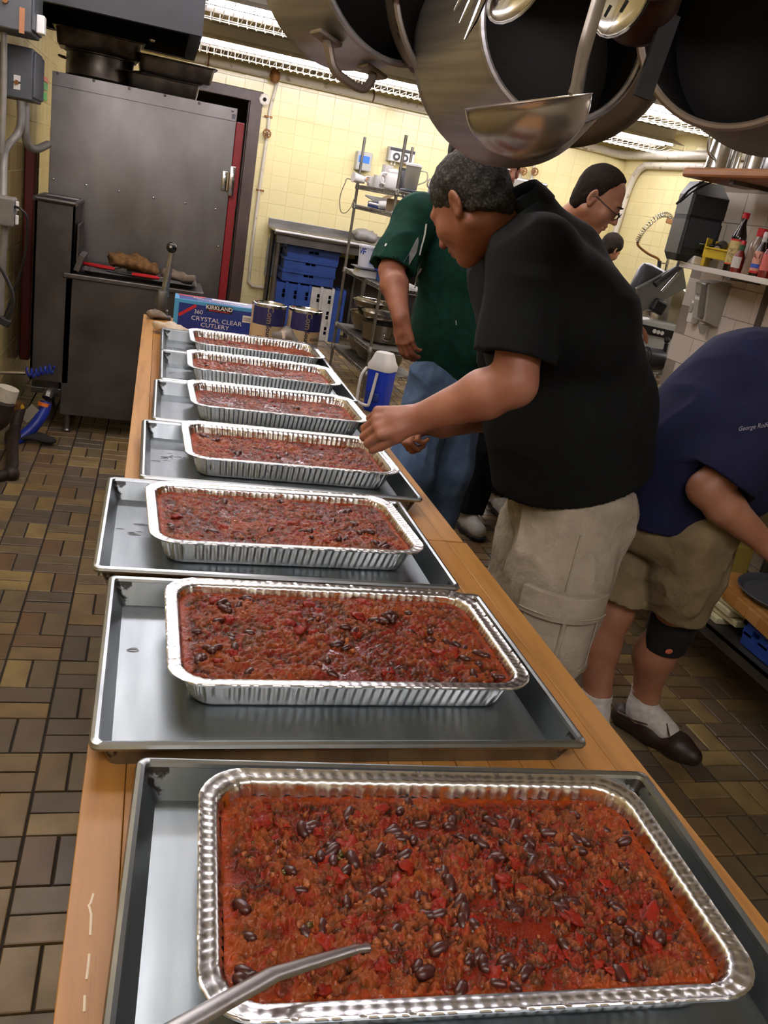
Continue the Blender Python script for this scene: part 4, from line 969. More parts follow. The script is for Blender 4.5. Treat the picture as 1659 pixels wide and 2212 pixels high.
# ================================================================ wire rack
RX, RY0, RY1, RD = 1.80, 7.0, 8.2, .46
RACK = mat('rack_chrome', '#87847e', .35, .85, col2='#6d6a64', vscale=9)
rk = empty('wire_rack', (RX + RD / 2, 7.6, 0), 'tall chrome wire rack loaded with jugs and bowls', 'rack', rz=.055)
hx, hy = RD / 2, .6
for sx in (-1, 1):
    for sy in (-1, 1):
        b = MB().tube([(sx * hx, sy * hy, .0), (sx * hx, sy * hy, 2.1)], .0135, 10)
        for k in range(40): b.tube([(sx * hx, sy * hy, .1 + k * .05), (sx * hx, sy * hy, .103 + k * .05)], .0145, 10)
        b.build('post', RACK, rk, True)
SHZ = [.22, .43, .945, 1.52, 1.69]
b = MB()
for sx in (-1, 1):
    for dz in (0, -.03): b.tube([(sx * hx, -hy, dz), (sx * hx, hy, dz)], .004, 6)
    for k in range(36): y = -hy + 1.2 * k / 36; b.tube([(sx * hx, y, 0), (sx * hx, y + .0167, -.03), (sx * hx, y + .033, 0)], .003, 4, cap=False)
for sy in (-1, 1):
    for dz in (0, -.03): b.tube([(-hx, sy * hy, dz), (hx, sy * hy, dz)], .004, 6)
    for k in range(13): x = -hx + RD * k / 13; b.tube([(x, sy * hy, 0), (x + RD / 26, sy * hy, -.03), (x + RD / 13, sy * hy, 0)], .003, 4, cap=False)
for k in range(50): y = -hy + 1.2 * k / 49; b.tube([(-hx, y, .003), (hx, y, .003)], .0025, 4, cap=False)
for x in (-.1, .1): b.tube([(x, -hy, -.002), (x, hy, -.002)], .004, 4, cap=False)
shm = b.mesh('rack_shelf'); shm.materials.append(RACK); shm.polygons.foreach_set('use_smooth', [True] * len(shm.polygons))
for z in SHZ:
    o = place('shelf', shm, rk, (0, 0, z)); o['kind'] = 'stuff'
    for sx in (-1, 1):
        for sy in (-1, 1): MB().lathe([(.018, -.035), (.022, -.03), (.019, .012), (.016, .015)], 10, Matrix.Translation((sx * hx, sy * hy, z))).build('collar', RACK, rk, True)
def rackx(y, inset): return RX + .05 + inset - (y - 7.6) * .055
def on_rack(u, v, y, z, dx=.0): p = at(u, v, y=y); return (p.x + dx, y, z)
def jug(loc, r, h, m, label, cat='jug', rz=0, handle=True, lid=None, taper=.88, group=None, r2=None):
    t = empty('pitcher', loc, label, cat, group, rz=rz)
    MB().lathe([(r * taper, 0), (r * taper + .003, .004), (r, h - .01), (r + .004, h), (r - .004, h), (r * taper - .004, .008), (.001, .006)], 24, cap=False).build('body', m, t, 40)
    if handle: MB().tube(bez([(r - .004, 0, h * .86), (r + .05, 0, h * .84), (r + .058, 0, h * .5), (r - .006, 0, h * .25)]), .009, 8, flat=.6).build('handle', m, t, True)
    if lid: MB().lathe([(r + .006, h), (r + .006, h + .014), (r - .02, h + .022), (.001, h + .022)], 24).build('lid', lid, t, 40)
    return t
z = 1.697
CLEARP = mat('clear_plastic', '#d9d6cc', .25, trans=.6, ior=1.2)
def cupside():
    p = on_rack(778, 378, 8.08, z + .035); t = empty('paper_cup', p, 'white cup lying on its side at rack top', 'cup')
    MB().lathe([(.03, -.05), (.042, .06), (.046, .062), (.044, .066), (.002, .066)], 20, frame((0, 0, .012), (-1, -.25, .1))).build('body', WHITEP, t, 40)
    MB().tube([(.04, .0, .01), (.12, .02, .035)], .016, 10).build('orange_grip', mat('orange_plastic', '#c8742c', .5), t, True)
cupside()
def jar(loc, r, h, m, label, cat, lidm=None, bandm=None, lh=.02):
    t = empty('jar', loc, label, cat); MB().lathe([(r, 0), (r, h), (r * .96, h + .003), (.001, h + .003)], 20).build('body', m, t, 40)
    if lidm: MB().lathe([(r * 1.03, h), (r * 1.03, h + lh), (.001, h + lh)], 20).build('lid', lidm, t, 40)
    if bandm: MB().lathe([(r + .001, h * .1), (r + .001, h * .55)], 20, cap=False).build('band', bandm, t, True)
    return t
CHAR = MATS['charcoal']
jar(on_rack(805, 388, 7.98, z, .12), .05, .2, mat('jar_grey', '#b5b2ab', .4), 'black and white canister at the back of rack top', 'canister', None, CHAR)
jug(on_rack(810, 392, 7.85, z, .03), .045, .10, WHITEP, 'white measuring cup with loop handle on rack top', 'cup', rz=-1.4)
jug(on_rack(802, 393, 7.95, z, .0), .036, .085, WHITEP, 'small white cup left of the white jug on rack', 'cup', rz=-2.4)
jar(on_rack(818, 390, 7.75, z, .10), .04, .10, mat('dark_red_plastic', '#7c1626', .4), 'dark red cup behind the white jug on rack', 'cup')
def whitejug():
    t = empty('white_jug', on_rack(838, 402, 7.5, z, .03), 'square white plastic jug with rounded cap on rack top', 'jug', rz=.1)
    MB().box((0, 0, .065), (.12, .10, .13), b=.018).box((0, 0, .14), (.10, .085, .03), b=.012).build('body', WHITEP, t, True)
    MB().tube(bez([(-.055, 0, .12), (-.10, 0, .11), (-.10, 0, .05), (-.055, 0, .03)]), .01, 8).build('handle', WHITEP, t, True)
    MB().tube([(-.0, .0, .155), (.0, 0, .165)], .03, 14).build('cap', WHITEP, t, True)
whitejug()
jar(on_rack(833, 385, 7.6, z, .16), .055, .17, CHAR, 'tall black jar behind the white jug on rack', 'jar', CHAR)
jar(on_rack(857, 408, 7.3, z, .10), .05, .11, BLACKP, 'black cup between the white jug and clear pitcher', 'cup')
MB_ = None
t = tag(MB().box(on_rack(885, 410, 7.18, z + .012, .02), (.16, .2, .022), b=.006).build('grey_tray', GREYM), 'flat grey tray under the clear pitcher on rack', 'tray')
jug(on_rack(882, 403, 7.18, z + .026, .02), .062, .175, CLEARP, 'cloudy clear pitcher with white lid beside the near rack post', 'pitcher', rz=-.3, lid=WHITEP, taper=.8)
t = jar(on_rack(905, 400, 7.2, z, .12), .035, .12, mat('blue_label', '#3a55a6', .4, col2='#d8d5cf', vscale=30), 'blue labelled squeeze bottle with red tip on rack', 'bottle')
MB().lathe([(.03, .123), (.012, .15), (.008, .17)], 14).build('tip', RED, t, True)
jug(on_rack(922, 404, 7.1, z, .10), .055, .15, CLEARP, 'second cloudy pitcher half hidden by a head', 'pitcher', rz=-2.8, taper=.85)
P = [Vector((1.775, 8.17, 1.700))] + [at(u, v, y=8.25) for u, v in ((752, 386), (745, 397), (735, 425), (736, 455), (746, 460), (758, 448), (765, 430))]
tag(MB().tube(bez(P, 6), .004, 6).build('loose_cord', mat('tan_cord', '#6b6250', .6), None, True), 'thin looped cord hanging off the rack top', 'cord')
z = 1.527
t = empty('file_tray', on_rack(803, 440, 7.75, z, .12), 'blue tray with a grey lid on the second rack shelf', 'tray', rz=.1)
MB().box((0, 0, .025), (.22, .3, .05), b=.006).build('tray', BLUE, t); MB().box((.0, .05, .07), (.26, .3, .014), b=.004, rot=(.12, .0, 0)).build('lid', mat('grey_lid', '#8b8b89', .5), t)
t = empty('scoop', on_rack(813, 445, 7.5, z, .02), 'white plastic scoop beside the cardboard box on rack', 'scoop'); MB().tube([(-.09, 0, .035), (.0, 0, .03)], .01, 8).lathe([(.03, -.03), (.036, .03), (.03, .03), (.026, -.024)], 14, frame((.03, 0, .036), (1, 0, .1)), cap=True).build('scoop_body', WHITEP, t, True)
t = empty('cardboard_box', on_rack(836, 452, 7.35, z, .06), 'small open brown cardboard box on the second rack shelf', 'box', rz=.2)
CARD = mat('cardboard', '#8a7357', .8)
b = MB()
for sx in (-1, 1): b.box((sx * .045, 0, .05), (.004, .13, .1)).box((0, sx * .065, .05), (.09, .004, .1))
b.box((0, 0, .003), (.09, .13, .006)); b.build('carton', CARD, t); MB().box((-.07, 0, .11), (.06, .12, .003), rot=(0, -.5, 0)).build('flap', CARD, t)
SCP = mat('grey_scoop', '#9b958a', .5)
for k, (u, l) in enumerate(((858, 'grey round dish propped on the second rack shelf'), (880, 'second grey round dish, nearer on the second rack shelf'))):
    t = empty('serving_dish', on_rack(u, 455, 7.22 - k * .12, z + .065, .08), l, 'dish'); MB().lathe([(.02, 0), (.05, .012), (.062, .03), (.058, .03), (.045, .016), (.001, .006)], 24, frame((0, 0, 0), (-.3, -.8, .4))).build('dish', SCP, t, 40)
tag(MB().box(on_rack(862, 472, 7.15, z + .012, .12), (.2, .22, .022), b=.006).build('tan_tray', mat('tan_plastic', '#7c7262', .5)), 'tan tray under the grey dishes on rack', 'tray')
z = .952
t = empty('bus_tub', on_rack(775, 598, 7.62, z, .06), 'upturned white tub under the white bucket on rack', 'tub'); b = MB(); loft(b, [[(x, y, zz) for x, y in rrect(w_, d_, .03)] for w_, d_, zz in ((.2, .24, 0), (.18, .22, .06), (.17, .21, .065))], True, True); b.build('shell', WHITEP, t, 40)
tag(MB().box((t.location.x, t.location.y, z + .071), (.24, .28, .01), b=.003).build('flat_tray', GREYM), 'grey flat tray between tub and white bucket on rack', 'tray')
t = empty('white_bucket', (t.location.x + .0, t.location.y, z + .078), 'white plastic bucket with a blue logo on the rack', 'bucket'); r, h = .092, .165
MB().lathe([(r * .9, 0), (r, h), (r + .006, h), (r + .006, h + .012), (r - .004, h + .012), (r * .88, .006), (.001, .006)], 28, cap=False).build('body', mat('bucket_white', '#d5d6dc', .4), t, 40)
def wrapped(body, size, mm, t, r, deg, z, bold=0.):
    o = text(body, size, mm, t, Matrix.Identity(4), bold=bold); a0 = math.radians(deg)
    for v in o.data.vertices:
        an = a0 + v.co.x / r; y = v.co.y; v.co = (math.cos(an) * (r + .002), math.sin(an) * (r + .002), z + y)
    return o
BLP = mat('print_blue', '#2b50b4', .5)
wrapped('VF', .07, BLP, t, r * .98, 215, h * .78, .002)
def patch(t, r, a0, a1, z0, z1, m, name='label'):
    N = 8; vs = []
    for k in range(N + 1):
        a = math.radians(a0 + (a1 - a0) * k / N); vs += [(math.cos(a) * r, math.sin(a) * r, z0), (math.cos(a) * r, math.sin(a) * r, z1)]
    return MB().add(vs, [(2 * k, 2 * k + 2, 2 * k + 3, 2 * k + 1) for k in range(N)]).build(name, m, t, True)
patch(t, r * .945 + .003, 262, 285, h * .2, h * .42, mat('pale_blue_print', '#8f97c9', .5)); patch(t, r * .975 + .003, 300, 330, h * .2, h * .85, mat('pale_blue_print2', '#b8bdd8', .5, col2='#7480b8', vscale=90))
t = empty('blue_bin', on_rack(808, 575, 7.42, z + .08, .09), 'bright blue open bin next to the white bucket', 'bin'); b = MB(); R_ = lambda w_, d_, zz: [(x, y, zz) for x, y in rrect(w_, d_, .015)]
loft(b, [R_(.13, .16, 0), R_(.16, .2, .19), R_(.17, .21, .195), R_(.15, .19, .195), R_(.12, .15, .01)], True, True); b.build('shell', BLUEB, t, 30)
t = empty('blue_basket', on_rack(812, 628, 7.3, z, .12), 'low blue basket of slots on the rack shelf', 'basket'); b = MB(); b.box((0, 0, .006), (.2, .28, .012))
for sx in (-1, 1):
    b.box((sx * .1, 0, .02), (.006, .28, .03)).box((sx * .1, 0, .072), (.006, .28, .016)); b.box((0, sx * .14, .02), (.2, .006, .03)).box((0, sx * .14, .072), (.2, .006, .016))
    for k in range(8): b.box((sx * .1, -.135 + k * .0385, .05), (.006, .012, .06)); b.box((-.095 + k * .027, sx * .14, .05), (.01, .006, .06))
b.build('basket_shell', mat('basket_blue', '#24508f', .5), t)
# bowls and pots on the lower shelves
BOWL = mat('bowl_steel', '#8f8a80', .25, .95, col2='#6f6a60', vscale=5)
def bowl(loc, r, h, label, m=BOWL, tilt=None, handles=False, group='bowls on the rack', straight=.75):
    t = empty('mixing_bowl', loc, label, 'bowl', group)
    prof = [(r * .45, 0), (r * straight, h * .12), (r * .95, h * .6), (r, h), (r + .012, h + .002), (r + .012, h + .006), (r - .003, h + .004), (r * .93, h * .6), (r * straight - .01, h * .16), (.001, .012)]
    MB().lathe(prof, 32, frame((0, 0, 0), tilt) if tilt else None).build('bowl', m, t, 40)
    if handles:
        for s in (-1, 1): MB().tube(bez([(s * .05, -r - .003, h * .6), (s * .045, -r - .02, h * .6), (s * .045, -r - .022, h * .35), (s * .0, -r - .02, h * .3)]), .005, 6).build('handle', BLACKP if s > 0 else STEEL_B, t, True)
    return t
z = .437
bowl((2.03, 7.83, z), .215, .17, 'large steel bowl at the far end of lower rack shelf', handles=True)
bowl((2.02, 7.36, z), .20, .16, 'wide steel pot with side handle at lower rack shelf front', handles=True, straight=.93)
bowl((2.02, 7.38, z + .165), .205, .08, 'shallow steel bowl stacked on the wide steel pot', straight=.8)
bowl((2.03, 7.84, z + .178), .20, .10, 'steel bowl stacked on the far large bowl')
t = empty('strainer', (1.96, 7.8, z + .30), 'wire strainer with handles lying on the stacked bowls', 'strainer')
MB().tube([(.12 * math.cos(a), .12 * math.sin(a), 0) for a in np.linspace(0, 2 * PI, 24)], .005, 6).tube([(-.1, .0, .0), (-.02, -.35, .02)], .006, 6).tube([(.1, 0, 0), (.04, -.35, .02)], .006, 6).build('frame', STEEL_B, t, True)
z = .227
bowl((2.02, 7.95, z), .165, .13, 'steel bowl at the far end of the bottom rack shelf')
bowl((2.02, 7.57, z), .18, .15, 'deep dark steel bowl on the bottom rack shelf, centre', STEEL_D)
bowl((2.04, 7.20, z), .15, .15, 'shiny bowl nearest on the bottom rack shelf', BOWL)
bowl((2.02, 7.56, z + .055), .12, .12, 'small bowl nested in the deep dark bowl', BOWL, tilt=(-.1, -.1, 1))
# cooler jug
t = empty('cooler_jug', (1.86, 6.6, 0), 'blue cooler jug with white lid and white bail handle on floor', 'cooler', rz=-.7)
b = MB(); R_ = lambda w_, zz: [(x, y, zz) for x, y in rrect(w_, w_, .05)]
loft(b, [R_(.19, 0), R_(.205, .02), R_(.225, .37)], True, True); b.build('body', BLUEB, t, 40)
b = MB(); loft(b, [R_(.235, .37), R_(.24, .41), R_(.2, .45), R_(.17, .50), R_(.15, .52)], True, True); b.build('lid', WHITEP, t, 40)
MB().tube(bez([(-.10, -.13, .38), (-.115, -.19, .3), (-.115, -.20, .12), (-.10, -.2, .08), (.0, -.205, .07), (.02, -.20, .12), (.03, -.16, .36)], 6), .014, 10).build('handle', WHITEP, t, True)
MB().box((.0, -.118, .14), (.14, .012, .07), b=.004).build('label_plate', BLUE, t)
bpy.data.objects['cooler_jug'].scale = (.86, .86, .92)
# behind the doorway
t = empty('green_crate', (.74, 11.2, 0), 'green plastic crate in the dark doorway', 'crate'); GRN = mat('green_plastic', '#1f5a3c', .5)
b = MB().box((0, 0, .5), (.4, .4, .02))
for k in range(5):
    for sy in (-.2, .2): b.box((0, sy, .53 + k * .07), (.4, .014, .03))
    for sx in (-.2, .2): b.box((sx, 0, .53 + k * .07), (.014, .4, .03))
for sx in (-.2, -.07, .07, .2):
    for sy in (-.2, .2): b.box((sx, sy, .67), (.03, .02, .34))
b.build('crate_shell', GRN, t); MB().box((0, 0, .245), (.42, .42, .49), b=.01).build('lower_crate', mat('dark_crate', '#23232a', .6), t)
t = empty('tan_rack', (.86, 11.5, 0), 'tall tan perforated rack standing in the doorway', 'rack'); b = MB()
for k in range(12): b.box((0, 0, .1 + k * .12), (.3, .02, .03), rot=(0, .35 * (-1) ** k, 0))
for sx in (-.15, 0, .15): b.box((sx, .012, .75), (.03, .02, 1.5))
b.build('lattice', mat('tan_wood', '#6b573e', .7), t)
t = empty('dark_sack', (.85, 10.75, 0), 'dark sack slumped at the doorway foot', 'sack'); MB().sph((0, 0, .26), .26, sub=3, scale=(.8, .7, 1.)).build('sack', MATS['dark_rag'], t, 'all')
# ================================================================ right side: counter, partition fittings, shelves
# long counter with undershelf
t = empty('prep_counter', (2.5, 2.9, 0), 'wooden topped counter with steel undershelf beside the navy shirted man', 'counter'); c0 = t.location
cy0, cy1, cxa, cxb = 1.55, 4.28, 2.2, 2.79
n = 6
for k in range(n): MB().box((cxa + (k + .5) * (cxb - cxa) / n - 2.5, (cy0 + cy1) / 2 - 2.9, .882), ((cxb - cxa) / n - .001, cy1 - cy0, .04), b=.001).build('wood_strip', mat('counter_wood', '#a58a66', .4, rand=['#a58a66', '#9c8160', '#ab9070'], col2='#8a6d4a', vscale=4, stretch=(12, 1, 12)), t)
MB().box(((cxa + cxb) / 2 - 2.5, (cy0 + cy1) / 2 - 2.9, .29), (cxb - cxa, cy1 - cy0, .016)).box((cxa - 2.5 + .006, (cy0 + cy1) / 2 - 2.9, .272), (.012, cy1 - cy0, .052)).build('undershelf', STEEL_D, t)
for x in (cxa + .05, cxb - .05):
    for y in (cy0 + .06, cy1 - .06, (cy0 + cy1) / 2): MB().tube([(x - 2.5, y - 2.9, 0), (x - 2.5, y - 2.9, .86)], .022, 10).build('leg', STEEL_D, t, True)
t = empty('slicer_table', (2.98, 4.85, 0), 'steel table carrying the meat slicer behind the white partition', 'table')
MB().box((0, 0, .895), (1.0, .95, .03), b=.005).build('top', mat('slicer_table_top', '#9a8567', .45), t)
for sx in (-.44, .44):
    for sy in (-.42, .42): MB().tube([(sx, sy, 0), (sx, sy, .885)], .022, 10).build('leg', STEEL_D, t, True)
z0 = .302
# boards, crate and tray on the undershelf
WB = mat('white_board', '#c9c3a0', .5); z0 = .299
for k, (x, y, rz, zz) in enumerate(((2.455, 2.66, -.03, z0), (2.47, 2.60, .04, z0 + .027), (2.46, 2.62, -.02, z0 + .054), (2.47, 2.55, .02, z0 + .081))):
    t = empty('cutting_board', (x, y, zz), ('lowest', 'second lowest', 'second highest', 'topmost')[k] + ' cream plastic cutting board of the stack under the wooden board', 'cutting board', 'cutting boards under the counter', rz=rz); MB().box((0, 0, .0125), (.44, .30, .025), b=.004).build('board', WB, t)
t = empty('yellow_board', (2.5, 2.98, z0), 'pale yellow board standing behind the wooden board on undershelf', 'cutting board'); MB().box((0, 0, .08), (.36, .06, .16), b=.004).build('board', mat('yellow_board', '#c9b45a', .5), t)
t = empty('wood_board', (2.47, 2.42, .409), 'thick wooden cutting board with a dark tray on it', 'cutting board', rz=-.12)
for k in range(6): MB().box((0, -.205 + k * .082, .0225), (.5, .0815, .045), b=.002).build('wood_strip', WOOD, t)
t = empty('blue_crate', (2.45, 2.17, z0), 'blue crate on the undershelf below the wooden board front', 'crate'); b = MB().box((0, 0, .006), (.42, .40, .012))
for sx in (-1, 1):
    b.box((sx * .21, 0, .03), (.012, .40, .05)).box((sx * .21, 0, .092), (.02, .42, .022)).box((0, sx * .2, .03), (.42, .012, .05)).box((0, sx * .2, .092), (.44, .02, .022))
    for k in range(5): b.box((sx * .21, -.18 + k * .09, .066), (.012, .05, .04)); b.box((-.18 + k * .09, sx * .2, .066), (.05, .012, .04))
b.build('crate_shell', BLUE, t)
t = empty('round_tray', (2.45, 2.42, .4555), 'round dark grey serving tray on the wooden board', 'tray')
MB().lathe([(.17, 0), (.185, .004), (.202, .022), (.208, .024), (.206, .028), (.196, .024), (.18, .008), (.001, .006)], 40).build('tray', mat('dark_tray', '#4a4d55', .5, col2='#40434a', vscale=60), t, 40)
# white wall shelf with bottles
SX, SZ = 2.615, 1.572
t = empty('wall_shelf', (2.7, 3.3, SZ), 'narrow white shelf of sauce bottles on the partition', 'shelf'); MB().box((.034, -.30, -.012), (.242, 2.1, .026), b=.003).build('board', mat('shelf_white', '#d6d0c6', .45), t)
MB().box((.0, .70, .022), (.15, .09, .04), b=.006).build('end_box', WHITEP, t)
for y in (3.62, 2.8): MB().box((.149, y - 3.3, -.25), (.010, .04, .45), b=.002).box((.0, y - 3.3, -.03), (.17, .03, .012)).build('bracket', STEEL_D, t)
# yellow bin
t = empty('yellow_bin', (2.70, 3.86, SZ + .002), 'yellow plastic parts bin with dark bottle caps', 'bin', rz=.8); YEL = mat('yellow_plastic', '#c9ac16', .45)
b = MB(); w, d, h = .15, .13, .12
b.box((0, 0, .045), (w, d, .008)); b.box((0, .0, .085), (.006, d, .08), M=Matrix.Translation((w / 2, 0, 0))).box((0, d / 2, .088), (w, .006, .086)).box((0, -d / 2, .088), (w, .006, .086)).box((-w / 2, 0, .066), (.006, d, .045)).box((-w / 2 - .008, 0, .088), (.016, d, .008))
for sy in (-1, 1): b.box((0, sy * (d / 2 - .008), .021), (w, .016, .042))
b.build('bin_shell', YEL, t)
t2 = empty('bottle_cap', (2.685, 3.86, SZ + .06), 'black bottle lying in the yellow bin', 'bottle'); MB().tube([(-.03, -.03, .03), (.03, .02, .05)], .026, 12).tube([(-.032, -.032, .029), (-.036, -.035, .028)], .017, 12, m=1).build('body', [BLACKP, mat('pale_cap', '#8d8378', .5)], t2, True)
t2 = empty('small_bottle', (2.66, 3.915, SZ + .065), 'dark green bottle neck poking from the yellow bin', 'bottle'); MB().tube([(-.06, .0, .028), (.04, 0, .03)], .014, 10).build('body', mat('dark_green_glass', '#1c2a18', .2), t2, True)
def bottle(y, x, prof, m, label, cap=None, caph=.02, capr=None, lab=None, lab2=None, name='sauce_bottle', print_=None):
    t = empty(name, (x, y, SZ + .0015), label, 'bottle', 'sauce bottles on the partition shelf')
    MB().lathe(prof, 24).build('glass', m, t, 50)
    zt = prof[-1][1]; rt = capr or prof[-1][0] * 1.3
    if cap: MB().lathe([(rt, zt - .004), (rt, zt + caph), (rt * .85, zt + caph + .003), (.001, zt + caph + .003)], 16).build('cap', cap, t, 40)
    for L in (lab, lab2):
        if L:
            r, a0, a1, zz0, zz1, mm = L; patch(t, r + .0008, a0, a1, zz0, zz1, mm, 'paper_label')
    return t
GL_D = mat('dark_glass', '#1c1410', .12, spec=.6); GL_C = mat('clear_glass', '#8f8880', .1, spec=.6, trans=.35); SAUCE = mat('red_sauce', '#6e1c12', .25); TANS = mat('tan_sauce', '#9a7d58', .35, col2='#6d4a3e', vscale=4)
YLAB = mat('cream_label', '#c6b578', .6, col2='#a8915a', vscale=60, thr=(.6, .62)); PKL = mat('pink_label', '#c98f7c', .6); 
R1 = .034
t = bottle(3.72, 2.68, [(R1, 0), (R1, .15), (R1 * .95, .165), (.014, .215), (.0125, .245)], GL_D, 'tall soy style bottle with red cap and cream label', RED, .02, .017, (R1, 120, 290, .03, .142, YLAB), (R1 + .0006, 120, 290, .138, .146, RED))
patch(t, R1 + .0016, 120, 290, .03, .036, mat('print_orange', '#d0521c', .5), 'label_stripe')
for k, (dz, s) in enumerate(((.122, .010), (.098, .022), (.075, .022), (.05, .012))):
    wrapped(('SOY', 'III', 'II', 'ooo')[k] if False else ('- - -', '=|=', '=|=', ': :')[k], s, mat('print_brown2', '#5d4a22', .6), t, R1, 205, dz)
bottle(3.655, 2.665, [(.027, 0), (.027, .07), (.012, .1), (.011, .125)], SAUCE, 'small hot sauce bottle with green neck and diamond label', RED, .016, .012, (.027, 150, 260, .02, .07, mat('white_label', '#cfc9c2', .6)), (.0125, 0, 359, .1, .125, mat('green_neck', '#1f4a2c', .4)))
bottle(3.58, 2.69, [(.038, 0), (.038, .11), (.036, .14), (.022, .165), (.02, .175)], mat('murky_bottle', '#6d5a52', .2, col2='#8c7a66', vscale=3), 'wide murky bottle with red screw cap and tan dregs', RED, .03, .022, (.038, 0, 359, .0, .042, TANS))
t = bottle(3.505, 2.66, [(.026, 0), (.026, .105), (.011, .14), (.0105, .175)], GL_D, 'slim dark steak sauce bottle with orange label', mat('white_cap', '#d8d5d0', .4), .015, .0125, (.026, 130, 280, .012, .108, PKL), (.0112, 130, 280, .15, .175, mat('white_label', '#cfc9c2')))
wrapped('A.1', .03, mat('print_dark_red', '#7a2a22', .5), t, .028, 205, .085); patch(t, .0285, 160, 250, .035, .052, BLP, 'blue_mark'); patch(t, .028, 130, 280, .012, .022, RED, 'red_band')
bottle(3.445, 2.665, [(.027, 0), (.027, .105), (.012, .14), (.0115, .16)], SAUCE, 'red sauce bottle with pink oval label at frame edge', RED, .02, .013, (.027, 150, 255, .03, .10, mat('red_pink_label', '#c25f58', .6)))
bottle(3.38, 2.68, [(.028, 0), (.028, .11), (.012, .14), (.0115, .17)], SAUCE, 'red sauce bottle last on the shelf, cut by frame edge', mat('white_cap', '#d8d5d0'), .02, .013, (.028, 150, 255, .02, .09, PKL))
bottle(3.60, 2.76, [(.03, 0), (.03, .13), (.013, .17), (.0125, .18)], GL_D, 'dark bottle with dull red cap behind the murky one', mat('dull_red', '#6e1418', .5), .022, .015)
# hand soap and towel dispenser below the shelf
t = empty('towel_dispenser', (2.854, 3.98, 1.40), 'grey plastic wedge shaped soap dispenser on partition', 'dispenser'); GP = mat('grey_dispenser', '#9f9c90', .45)
poly = [(-.0, -.11), (-.085, -.09), (-.12, .09), (-.05, .115), (0, .115)]
MB().prism(poly, .12, Matrix.Translation((0, .06, 0)) @ Matrix(((1, 0, 0, 0), (0, 0, -1, 0), (0, 1, 0, 0), (0, 0, 0, 1)))).build('housing', GP, t)
MB().box((-.105, .03, .03), (.006, .05, .05), rot=(0, -.16, 0)).build('paper_label', WHITEP, t); o = MB().box((-.1, -.02, .01), (.03, .05, .18), b=.01, rot=(0, -.16, 0)).build('front_lens', mat('dark_lens', '#5f5d55', .3), t)
text('PUSH', .012, mat('print_grey', '#55524c', .6), t, Matrix.Translation((-.1095, .03, .032)) @ Matrix.Rotation(-PI / 2, 4, 'Z') @ Matrix.Rotation(PI / 2, 4, 'X'))
MB().prism([(0, 0), (-.05, 0), (-.02, -.05)], .04, Matrix.Translation((-.02, .02, -.11)) @ Matrix(((1, 0, 0, 0), (0, 0, -1, 0), (0, 1, 0, 0), (0, 0, 0, 1)))).build('spout', GP, t)
t = empty('small_dispenser', (2.854, 4.12, 1.335), 'small white push dispenser left of the grey one', 'dispenser'); MB().box((-.025, 0, 0), (.05, .05, .12), b=.014).build('housing', WHITEP, t, 40); MB().box((-.052, 0, .02), (.008, .03, .05), b=.003).build('push_bar', GP, t)
# upper wooden shelf and its steel ware
WZ = 1.975
t = empty('upper_shelf', (2.6, 3.1, WZ), 'brown wooden shelf with steel pitchers at upper right', 'shelf')
MB().box((0, -.05, 0), (.36, 1.78, .042), b=.012).build('board', SHELFWOOD, t)
for y in (3.6, 2.6): MB().box((.245, y - 3.1, -.12), (.018, .04, .2)).box((.02, y - 3.1, -.03), (.3, .03, .018)).build('bracket', STEEL_D, t)
MB().box((.2, -.2, -.005), (.11, 1.6, .03)).build('wall_cleat', SHELFWOOD, t)
pw = .0225
def steel_pitcher(x, y, r, h, rz, label):
    t = empty('steel_pitcher', (x, y, WZ + pw), label, 'pitcher', 'steel pitchers on the wooden shelf', rz=rz)
    MB().lathe([(r * 1.02, 0), (r * 1.05, .006), (r, .012), (r * .96, h * .6), (r * .9, h), (r * .92, h + .004), (r * .88, h + .002), (r * .93, h * .6), (r * .95, .016), (.001, .014)], 36).build('body', STEEL_B, t, 40)
    P = bez([(-r * .92, 0, h * .93), (-r - .05, 0, h * .92), (-r - .075, 0, h * .6), (-r - .05, 0, h * .28), (-r * .97, 0, h * .2)], 6)
    MB().tube(P, .008, 8, flat=.5, up=(0, 1, 0)).build('handle', STEEL_B, t, True)
    MB().prism([(-.02, 0), (.02, 0), (0, .05)], .05, Matrix.Translation((r * .9, 0, h)) @ Matrix.Rotation(-PI / 2, 4, 'Z') @ Matrix.Rotation(PI, 4, 'Y')).build('spout', STEEL_B, t)
steel_pitcher(2.545, 3.82, .075, .24, .35, 'shiny steel pitcher with round handle at the wooden shelf end')
steel_pitcher(2.60, 3.62, .07, .22, -1.9, 'second steel pitcher, handle toward the room, on wooden shelf')
t = empty('aluminium_pot', (2.585, 3.40, WZ + pw), 'grooved aluminium pot beside the pitchers on wooden shelf', 'pot'); r = .10
MB().lathe([(r * .97, 0), (r, .01), (r, .07), (r * .99, .072), (r, .075), (r, .13), (r * .99, .132), (r, .135), (r, .25), (r * .97, .25), (r * .96, .012), (.001, .008)], 36).build('body', mat('matte_aluminium', '#a5a5a6', .38, .9), t, 40)
